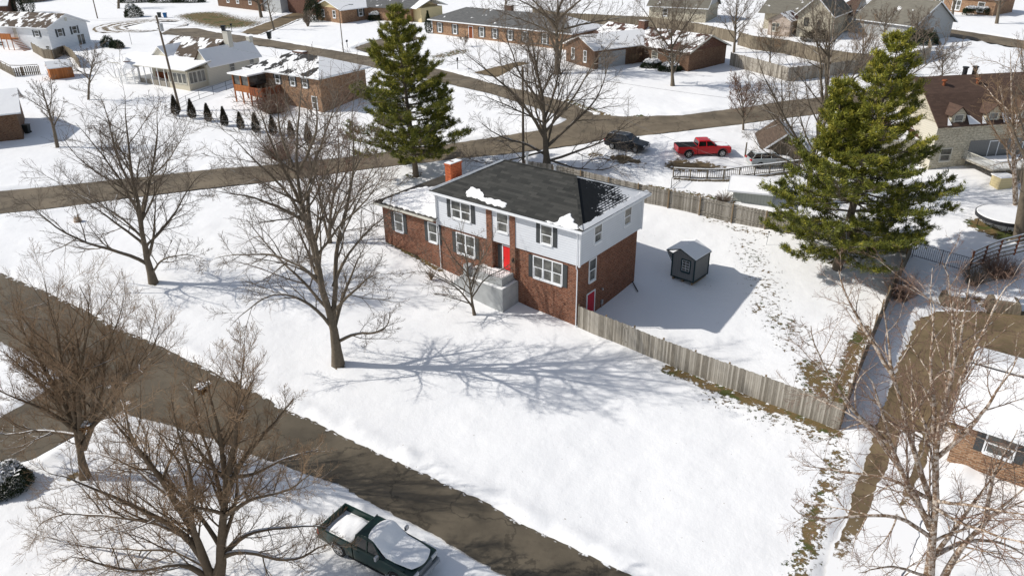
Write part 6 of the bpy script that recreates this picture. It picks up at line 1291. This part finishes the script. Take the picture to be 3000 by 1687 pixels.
t_ = bare_tree('sycamore_tree', 'very tall bare tree with one pale white stem rising left of the big pine', (2370, 590), [
 (1, S([(2040,505),(2035,420),(2060,330),(2075,240),(2085,150),(2080,60),(2100,-40)])), (.6, S([(2045,400),(1990,330),(1950,250),(1920,180),(1900,120)], -1)), (.55, S([(2060,330),(2120,250),(2160,160),(2200,90)], 2)), (.6, S([(2070,260),(2060,150),(2040,60),(2040,-30)], 2)), (.4, S([(2040,440),(1980,400),(1920,380),(1890,340)], -2)), (.4, S([(2075,240),(2150,200),(2230,140),(2250,80)], -2)), (.4, S([(2030,380),(1960,300),(1900,230),(1880,190)], 2)), (.35, S([(2080,120),(2140,60),(2180,-10)], 1)), (.35, S([(2040,460),(2010,400),(1990,350),(1960,310)], 3)), (.35, S([(2082,140),(2040,90),(1990,60)], -2))],
 .3, 5, 18, lv=(8, 6, 5), seed=24, minr=.011, up=.4)
simple_tree('white_stem_tree', 'thin pale white trunked tree beside the tall dark bare tree', (2395, 580), (2450, -10), .13, 4, 25, 5, mats=('bark_tan', 'twig'), lv=(5, 5, 4))
bare_tree('leaning_tree', 'dark bare tree with a long leaning limb between the pine and gambrel roof', (2600, 352), [(1, S([(2232,300),(2185,260),(2230,225),(2290,190),(2350,150),(2385,100)])), (.6, S([(2230,225),(2260,160),(2280,110)], 1)), (.6, S([(2290,190),(2330,200),(2370,190),(2400,180)], -1)), (.5, S([(2330,165),(2320,110),(2340,70)], 1)), (.5, S([(2350,150),(2400,130),(2430,110)], 1))], .22, 4, 7, lv=(6, 6, 5), seed=26, minr=.014)
simple_tree('seed_head_tree', 'small brown twiggy ornamental tree beside the cross street with clustered seed heads', (2178, 382), (2165, 222), .16, 6, 27, 12, mats=('bark', 'twig_red'), fork=.05, lv=(8, 7, 5))
simple_tree('small_tree', 'bare small tree between the street and the small garage', (2300, 420), (2290, 200), .18, 6, 28, 10, fork=.08)
simple_tree('edge_tree', 'pale barked bare tree in front of the gambrel house at the right edge', (2978, 600), (2960, 150), .3, 8, 29, 12, mats=('bark_tan', 'twig_tan'), fork=.1, lv=(7, 7, 4))
simple_tree('thick_trunk_tree', 'thick trunked tree beside the trampoline at the right edge', (2985, 705), (3040, 180), .62, 6, 30, 7, mats=('bark', 'twig'), fork=.3)
simple_tree('far_tree', 'bare tree with forked trunk in front of the far brown brick house', (766, 52), (745, -60), .5, 8, 31, 8, minr=.02, lv=(6, 5, 4)); simple_tree('far_tree', 'bare tree trunk at the top left between hedges', (347, 26), (340, -80), .4, 8, 32, 8, minr=.02, lv=(6, 5, 4))
simple_tree('far_tree', 'bare tree trunk on the lawn of the far upper right brick house, left one', (2790, 48), (2800, -70), .35, 8, 33, 8, minr=.02, lv=(6, 5, 4)); simple_tree('far_tree', 'bare tree trunk on the lawn of the far upper right brick house, right one', (2920, 70), (2935, -70), .42, 8, 34, 8, minr=.02, lv=(6, 5, 4))
simple_tree('far_tree', 'tall thin bare trunk leaning left beside the far driveway', (803, 88), (775, -40), .26, 3, 35, 4, minr=.02, lv=(4, 4, 3))
simple_tree('small_tree', 'bare tree before the grey house between roof and stone wing', (2590, 128), (2600, 20), .2, 7, 36, 10, minr=.018); simple_tree('small_tree', 'bushy bare tree beside the grey gable wall near the far street', (2680, 142), (2690, 30), .18, 6, 37, 12, minr=.018, fork=.05)
simple_tree('slender_tree', 'thin bare sapling in front of the brick ranch house', (1358, 138), (1362, 95), .06, 2.5, 38, 7, minr=.014, fork=.05); simple_tree('slender_tree', 'small bare sapling near the grey garage wing', (1773, 217), (1775, 140), .08, 3.5, 39, 8, minr=.014)
simple_tree('slender_tree', 'bare sapling at the right edge beyond the gambrel roof', (3010, 330), (2990, 120), .12, 6, 40, 9, minr=.012)
simple_tree('small_tree', 'twiggy bare tree in front of the tall brown privacy fence, left one', (2255, 190), (2262, 60), .15, 6, 43, 11, mats=('bark', 'twig_tan'), fork=.06)
simple_tree('small_tree', 'twiggy bare tree in front of the tall brown privacy fence, right one', (2520, 225), (2530, 60), .18, 7, 44, 12, mats=('bark', 'twig_tan'), fork=.06)
simple_tree('small_tree', 'spreading twiggy tree on the snow beyond the gambrel roof', (2760, 235), (2765, 130), .12, 6, 45, 12, mats=('bark', 'twig'), fork=.05)
simple_tree('far_tree', 'bare tree rising behind the long ranch house roof', (1480, 40), (1490, -90), .3, 9, 46, 11, mats=('bark', 'twig'), fork=.15, minr=.02)
# twiggy bushes
def bush(name, label, base, h_, w_, n, mat, seed, cat='bush', r=.012, org=None):
    b = G(*base); rs = np.random.default_rng(seed); P = np.empty((n, 5, 3)); a = rs.random(n) * 6.28; sp = rs.random(n) ** .7
    d = norm(np.stack([np.cos(a) * sp * w_ / h_, np.sin(a) * sp * w_ / h_, np.ones(n)], 1)); P[:, 0] = b + np.stack([np.cos(a), np.sin(a), 0 * a], 1) * .15 * w_ * rs.random((n, 1)); P[:, 0, 2] -= .1; ln = h_ * rs.uniform(.6, 1.1, n)
    for k in range(1, 5): d = norm(d + rs.normal(0, .12, (n, 3))); P[:, k] = P[:, k - 1] + d * (ln / 4)[:, None]
    Rr_ = np.repeat(np.linspace(1.6, .6, 5)[None], n, 0) * r
    global rng
    keep = rng; rng = rs; c1, r1 = children(P, Rr_, 6, .3, 1, .6, .3, .4, 4, .7, .2, .2, minr=r * .7); rng = keep
    V1, q1 = tubes(P, Rr_, 4); V2, q2 = tubes(c1, r1, 3); o = rawmesh(name, np.r_[V1, V2], np.r_[q1, q2 + len(V1)], MT[mat], None, b, False, uv=False); return tag(o, label, cat)
bush('dry_shrub', 'clump of dry tan stems on the snow in front of the wing wall', (1262, 818), 1.0, .5, 34, 'drystem', 41); bush('twiggy_bush', 'tangled reddish bush against the edge fence at the middle right', (2640, 880), 2.6, 2.4, 130, 'twig_red', 42)
bush('twiggy_bush', 'dense brown brambles below the dark slatted fence at the right edge', (2920, 810), 2.2, 3.4, 240, 'twig_red', 43); bush('twiggy_bush', 'brown bramble clump right of the black metal picket fence', (2850, 835), 2.0, 2.0, 120, 'twig', 44)
bush('twiggy_bush', 'bare shrub in front of the dark brick recess beside the grey garage', (1850, 186), 2.2, 1.8, 70, 'twig_tan', 45, r=.02); bush('twiggy_bush', 'small upright bare bush left of the yellow gabled house', (902, 78), 3.2, 1.3, 50, 'twig', 46, r=.025)
bush('twiggy_bush', 'brown thicket behind the wooden fence left of the pale panel shed', (2120, 585), 1.0, 2.2, 90, 'twig', 47); bush('twiggy_bush', 'wide brown thicket under the trees in front of the brick house deck', (800, 330), 2.6, 4.5, 260, 'twig_red', 48, r=.014)
bush('twiggy_bush', 'brown thicket beside the cross street beneath the tall pine left side', (820, 470), 3.2, 4.0, 260, 'twig_red', 49)
for k_, (x_, y_) in enumerate(((620, 575), (1140, 1150), (2620, 1010))): pass
# ---------------------------------------------------------------- evergreens
def leaf_mesh(name, C, D_, ln, wd, mat, parent, org, seed, rndv=None):
    """each leaf: a narrow folded blade from C along D_"""
    rs = np.random.default_rng(seed); N_ = len(C); s_ = norm(np.cross(D_, rs.normal(0, 1, (N_, 3)))); ln = ln[:, None]; wd = wd[:, None]
    V = np.stack([C - s_ * wd * .5, C + s_ * wd * .5, C + D_ * ln + s_ * wd * .12, C + D_ * ln - s_ * wd * .12], 1).reshape(-1, 3)
    q = np.arange(N_ * 4).reshape(-1, 4); o = rawmesh(name, V, q, MT[mat], parent, org, False, uv=False)
    a = o.data.attributes.new('rnd', 'FLOAT', 'POINT'); a.data.foreach_set('value', np.repeat(rndv if rndv is not None else rs.random(N_), 4).astype(np.float32)); return o
def pine(label, base, Hh_, Rr_, seed, tops=((0, 0, 1.0),), nwh=17, r0=.34, low=.12, rag=.3):
    rs = np.random.default_rng(seed); b = G(*base); t = thing('pine_tree', b, label, 'pine tree'); PL = []; RL = []
    mo = np.array([tops[0][0], tops[0][1], Hh_]); tr0 = np.array([b - Z3 * .3 + mo * np.array([(k / 13) ** 1.3] * 2 + [k / 13]) for k in range(14)]); PL.append(tr0); RL.append(r0 * np.linspace(1, .06, 14)); TC, TD = [], []
    Cs, Ds, Rn = [], [], []; br = []
    for ti, (tx, ty, th_) in enumerate(tops):
        top = b + np.array([tx, ty, Hh_ * th_]); s0 = b + Z3 * Hh_ * .45 if ti else b
        if ti: P = resample3([s0, s0 + (top - s0) * .4 + np.array([tx * .35, ty * .35, -.3]), top], 14); PL.append(P); RL.append(r0 * .5 * np.linspace(1, .1, 14))
        f0 = low if ti == 0 else .56; nw = int(nwh * (1 - f0) / (1 - low)) + 2
        for w_ in range(nw):
            f = f0 + (.985 - f0) * w_ / (nw - 1); z = Hh_ * th_ * f; c = b + (mo * np.array([f ** 1.3] * 2 + [f]) if ti == 0 else (top - b) * np.array([min(1, (f - .4) * 1.9)] * 2 + [f]))
            prof = min(1, (1 - f) * 1.25 + .09) * (min(1, .75 + (f - low) * 1.6)); nb = 7 + int(rs.random() * 2)
            if ti: prof *= .62
            for k in range(nb):
                a = 6.283 * k / nb + rs.random() * 1.3; ln = Rr_ * prof * rs.uniform(1 - rag, 1 + rag * .8)
                if ln < .3: ln = .3
                up0 = .05 + .9 * f ** 1.5; d = norm(np.array([math.cos(a), math.sin(a), up0 * .7 - .1])); P = [c]
                for s_ in range(8): d = norm(d + np.array([0, 0, -.035 + .03 * s_ * (1.0)]) + rs.normal(0, .05, 3)); P.append(P[-1] + d * ln / 8)
                br.append((np.array(P), ln, f))
    # tufts on side shoots
    BP = np.stack([q[0] for q in br]); BL = np.array([q[1] for q in br]); BR = np.repeat(np.linspace(1, .25, 9)[None], len(br), 0) * np.clip(BL * .02, .02, .09)[:, None]
    for P, ln, f in br:
        ns = max(5, int(ln * 7)); tt = 1 - (rs.random(ns) ** 1.5) * .78; fi = tt * 8; i = np.minimum(fi.astype(int), 7); O = P[i] + (P[i + 1] - P[i]) * (fi - i)[:, None]; T = norm(P[i + 1] - P[i])
        sd_ = norm(np.cross(T, Z3)); sg = rs.choice([-1, 1], ns)[:, None]; l2 = (.25 + ln * .22 * (1 - tt * .55)) * rs.uniform(.5, 1.3, ns)
        E_ = O + (T * .6 + sd_ * sg * .8 + np.array([0, 0, .18]) + rs.normal(0, .1, (ns, 3))) * l2[:, None]
        for q in range(3):      # tufts along each shoot
            g_ = rs.uniform(.35, 1.05, ns)[:, None]; C = O * (1 - g_) + E_ * g_ + rs.normal(0, .05, (ns, 3)); tuft = rs.random(ns) * .8 + .2 * (f > .5)
            for _ in range(13):
                Dd = norm(norm(E_ - O) * .7 + rs.normal(0, .55, (ns, 3)) + np.array([0, 0, .35])); Cs.append(C + rs.normal(0, .09, (ns, 3))); Ds.append(Dd); Rn.append(np.clip(tuft + rs.normal(0, .12, ns), 0, 1))
        TC.append(O); TD.append(E_)
    V0, q0 = tubes(np.stack(PL), np.stack(RL), 10); rawmesh('trunk', V0, q0, MT['bark'], t, b, True, uv=False)
    TC = np.concatenate(TC); TD = np.concatenate(TD); PS = np.stack([TC, (TC + TD) / 2, TD], 1); RS = np.repeat(np.array([[.018, .014, .008]]), len(PS), 0)
    V1, q1 = tubes(BP, BR, 5); V2, q2 = tubes(PS, RS, 3); rawmesh('branches', np.r_[V1, V2], np.r_[q1, q2 + len(V1)], MT['bark'], t, b, False, uv=False)
    C = np.concatenate(Cs); Dd = np.concatenate(Ds); rn = np.concatenate(Rn); N_ = len(C)
    leaf_mesh('needles', C, Dd, rs.uniform(.16, .32, N_), rs.uniform(.035, .075, N_), 'pine', t, b, seed, rn); return N_
n1 = pine('tall pine tree behind the chimney, left one of the two green pines', (1219, 516), 17.2, 6.0, 51, nwh=18, low=.14, tops=((-1.0, 0, 1.0),), rag=.42)
n2 = pine('broad double topped pine tree on the right, beside the grey gambrel house', (2452, 788), 19.3, 6.5, 52, tops=((1.3, 0, 1.0), (-2.4, .5, .82)), nwh=19, rag=.42, low=.1, r0=.42)
print('needles', n1, n2)
# row of arborvitae: one is built, the rest are copies
def conifer(name, label, base, h_, w_, n, seed, mat='thuja', cat='shrub', group=None, ang=.5):
    rs = np.random.default_rng(seed); b = G(*base); t = thing(name, b, label, cat, group); z = rs.random(n) ** .85; a = rs.random(n) * 6.283; prof = np.minimum(1, (1 - z) * 1.6 + .02) * np.minimum(1, .6 + z * 3); r = w_ / 2 * prof * rs.uniform(.55, 1.08, n)
    C = b + np.stack([np.cos(a) * r, np.sin(a) * r, z * h_], 1); Dd = norm(np.stack([np.cos(a) * ang, np.sin(a) * ang, np.ones(n)], 1) + rs.normal(0, .25, (n, 3))); k = (h_ / 2.4) ** .5
    leaf_mesh('foliage', C, Dd, rs.uniform(.1, .28, n) * k, rs.uniform(.03, .08, n) * k, mat, t, b, seed)
    m = MB(); m.cyl(b - Z3 * .2, b + Z3 * h_ * .8, .05 * k, .02, 6); m.build('trunk', MT['bark'], t, b); return t
rowpx = [(517, 338), (565, 347), (612, 356), (660, 369), (707, 379), (752, 388), (802, 396), (855, 408), (905, 420)]
th0 = conifer('arborvitae', 'arborvitae shrub in the planted row, the one beside the utility pole', rowpx[0], 2.5, 1.0, 2600, 61, group='row of small arborvitae')
words = ['second', 'third', 'fourth', 'fifth', 'sixth', 'seventh', 'eighth', 'ninth']
for k, pxy in enumerate(rowpx[1:]):
    c_ = dup(th0); c_.location = tuple(G(*pxy)); s_ = rnd.uniform(.85, 1.02); c_.scale = (s_, s_, s_ * rnd.uniform(.92, 1.05)); c_.rotation_euler = (0, 0, rnd.uniform(0, 6)); c_['label'] = 'small dark arborvitae, %s from the utility pole in the planted row' % words[k]
for (x_, y_, h_, w_, s_), lb in zip(((28, 44, 5, 2.6, 62), (55, 42, 5.6, 2.8, 63), (85, 38, 6, 3.2, 64)), ('leftmost', 'middle', 'rightmost')): conifer('cypress_tree', lb + ' of three dark evergreens above the white house in the top left corner', (x_, y_), h_, w_, 2600, s_, 'yew', 'tree', 'dark evergreens in the top left corner')
conifer('arborvitae', 'slim dark evergreen at the left corner of the brick ranch house', (1256, 98), 4.0, 1.3, 1800, 65, 'yew')
def round_bush(name, label, base, h_, w_, d_, n, seed, mat='yew', snowtop=.0, cat='shrub', box=False, ls=1.0):
    rs = np.random.default_rng(seed); b = G(*base); t = thing(name, b, label, cat); a = rs.random(n) * 6.283; u = rs.random(n)
    el = np.arcsin(u); r = rs.uniform(.75, 1.05, n) * (1 + .12 * np.sin(3 * a + seed) * np.sin(4 * el)); X_ = np.cos(a) * np.cos(el) * r; Y_ = np.sin(a) * np.cos(el) * r; Zz = np.sin(el) * r
    if box: e_ = .45; X_ = np.sign(X_) * np.abs(X_) ** e_; Y_ = np.sign(Y_) * np.abs(Y_) ** e_; Zz = np.abs(Zz) ** e_
    C = b + np.stack([X_ * w_ / 2, Y_ * d_ / 2, Zz * h_], 1); Dd = norm(np.stack([X_, Y_, Zz + .2], 1) + rs.normal(0, .6, (n, 3)))
    leaf_mesh('foliage', C, Dd, rs.uniform(.06, .16, n) * ls, rs.uniform(.03, .08, n) * ls, mat, t, b, seed)
    if snowtop:
        k = (Zz > (.86 if box else .72)) & (rs.random(n) < snowtop); C2 = C[k] + Z3 * .05; D2 = norm(rs.normal(0, 1, (k.sum(), 3)) * np.array([1, 1, .12])); o = leaf_mesh('bush_snow', C2 - D2 * .1 * ls, D2, rs.uniform(.15, .3, k.sum()) * ls, rs.uniform(.2, .34, k.sum()) * ls, 'snow', t, b, seed + 1)
    m = MB()
    for q in range(5): aa = q * 1.256; m.cyl(b - Z3 * .1, b + np.array([math.cos(aa) * w_ * .25, math.sin(aa) * d_ * .25, h_ * .6]), .03, .015, 5)
    m.build('stems', MT['bark'], t, b)
round_bush('hedge_bush', 'snow dusted green bush cut off at the left edge near the side road', (14, 1425), 1.3, 2.8, 2.8, 9000, 71, snowtop=.28)
for k, (x_, y_, s_, lb) in enumerate(((318, 137, 2.4, 'largest and leftmost'), (336, 140, 1.6, 'middle'), (350, 142, 1.7, 'rightmost'))): round_bush('round_bush', '%s of three dark round bushes between the white and beige houses' % lb, (x_, y_), s_ * .75, s_, s_, 1500, 72 + k, ls=1.8, cat='bush')
round_bush('round_bush', 'pale green round bush beside the brown bin above the cul-de-sac', (392, 50), 2.6, 4.0, 3.5, 3000, 76, 'yew', .2, ls=2, cat='bush'); round_bush('holly_bush', 'tall dark glossy bush at the corner of the yellow gabled brick house', (920, 62), 4.6, 4.2, 4.0, 5200, 77, ls=2, cat='bush')
round_bush('clipped_bush', 'snow topped clipped bush left of the lawn tree, in front of the dark brick house', (1910, 198), 1.1, 3.6, 2.2, 3600, 78, snowtop=.9, ls=1.5, cat='bush'); round_bush('clipped_bush', 'second snow topped clipped bush, right behind the lawn tree trunk', (1962, 208), 1.1, 3.4, 2.2, 3600, 79, snowtop=.8, ls=1.5, cat='bush')
round_bush('clipped_hedge', 'clipped green hedge with snow on top before the far right brick house', (2862, 45), 1.5, 5.5, 1.8, 4200, 80, snowtop=.8, box=True, ls=2, cat='hedge'); round_bush('dark_bush', 'dark dense bushes beneath the grey gable wall next to the far street', (2700, 130), 2.2, 6, 3, 4600, 81, ls=2, cat='bush')
round_bush('snowy_bush', 'snowy shrub beside the front door of the yellow gabled house', (1100, 60), 1.6, 3.2, 2, 2600, 82, snowtop=.6, ls=1.6, cat='bush')
for k, x_ in enumerate((395, 487, 552)): round_bush('snowy_hedge', ('left', 'middle', 'right')[k] + ' snowy dark hedge along the top edge above the cul-de-sac', (x_, 8), 1.8, 9, 3, 3600, 83 + k, snowtop=.8, ls=2.2, cat='hedge')
round_bush('brown_bush', 'dark brown rounded bushes at the foot of the pale stone house', (2390, 122), 2, 5, 2, 2600, 87, 'thuja', ls=2, cat='bush')
# leaf nests and fallen branches
def nest(px, py, base, off, label, seed):
    b = onplane(px, py, G(*base)[1] + off); rs = np.random.default_rng(seed); n = 260; C = b + norm(rs.normal(0, 1, (n, 3))) * np.array([.32, .32, .22]) * rs.uniform(.4, 1, (n, 1)); t = thing('squirrel_nest', b, label, 'nest'); leaf_mesh('dry_leaves', C, norm(rs.normal(0, 1, (n, 3))), rs.uniform(.12, .25, n), rs.uniform(.05, .12, n), 'thuja2', t, b, seed)
    k = C[:, 2] > b[2] + .08; C2 = C[k] + Z3 * .05; leaf_mesh('nest_snow', C2, norm(rs.normal(0, 1, (k.sum(), 3)) * np.array([1, 1, .15])), rs.uniform(.1, .2, k.sum()), rs.uniform(.1, .2, k.sum()), 'snow', t, b, seed)
MT['thuja2'] = M_leafy('dry_brown_leaves', (.14, .07, .03), (.22, .12, .05), (.3, .18, .08))
nest(596, 1136, (630, 1715), 1, 'leafy squirrel nest with snow on top, left one in the huge multi stemmed tree', 91); nest(700, 1208, (630, 1715), 1, 'leafy brown squirrel nest, right one in the huge multi stemmed tree', 92); nest(250, 1250, (247, 1398), 0, 'snowy tangle of leaves in the fork of the pollarded tree', 93)
def fallen(pts, r_, label):
    P = resample3([G(*p) + Z3 * (.08 + .12 * (k % 2)) for k, p in enumerate(pts)], 9); V, q = tubes(P[None], np.linspace(r_, r_ * .4, 9)[None], 6); tag(rawmesh('fallen_branch', V, q, MT['bark_near'], None, P[0], True, uv=False), label, 'branch')
fallen([(1272, 862), (1300, 868), (1345, 873), (1385, 868)], .06, 'long fallen branch lying on the snow left of the small porch tree'); fallen([(1300, 842), (1310, 855), (1319, 862)], .05, 'short fallen branch behind the long one near the concrete porch')
st_ = G(228, 648); m = MB(); m.cyl(st_ - Z3 * .1, st_ + Z3 * .35, .38, .3, 12); m.cyl(st_ + np.array([.1, 0, .3]), st_ + np.array([.15, 0, .75]), .12, .03, 7); m.cyl(st_ + np.array([-.15, 0, .3]), st_ + np.array([-.2, .05, .6]), .1, .02, 7); tag(m.build('tree_stump', MT['bark_tan'], None, st_), 'broken orange brown tree stump on the snow below the cross street', 'stump')
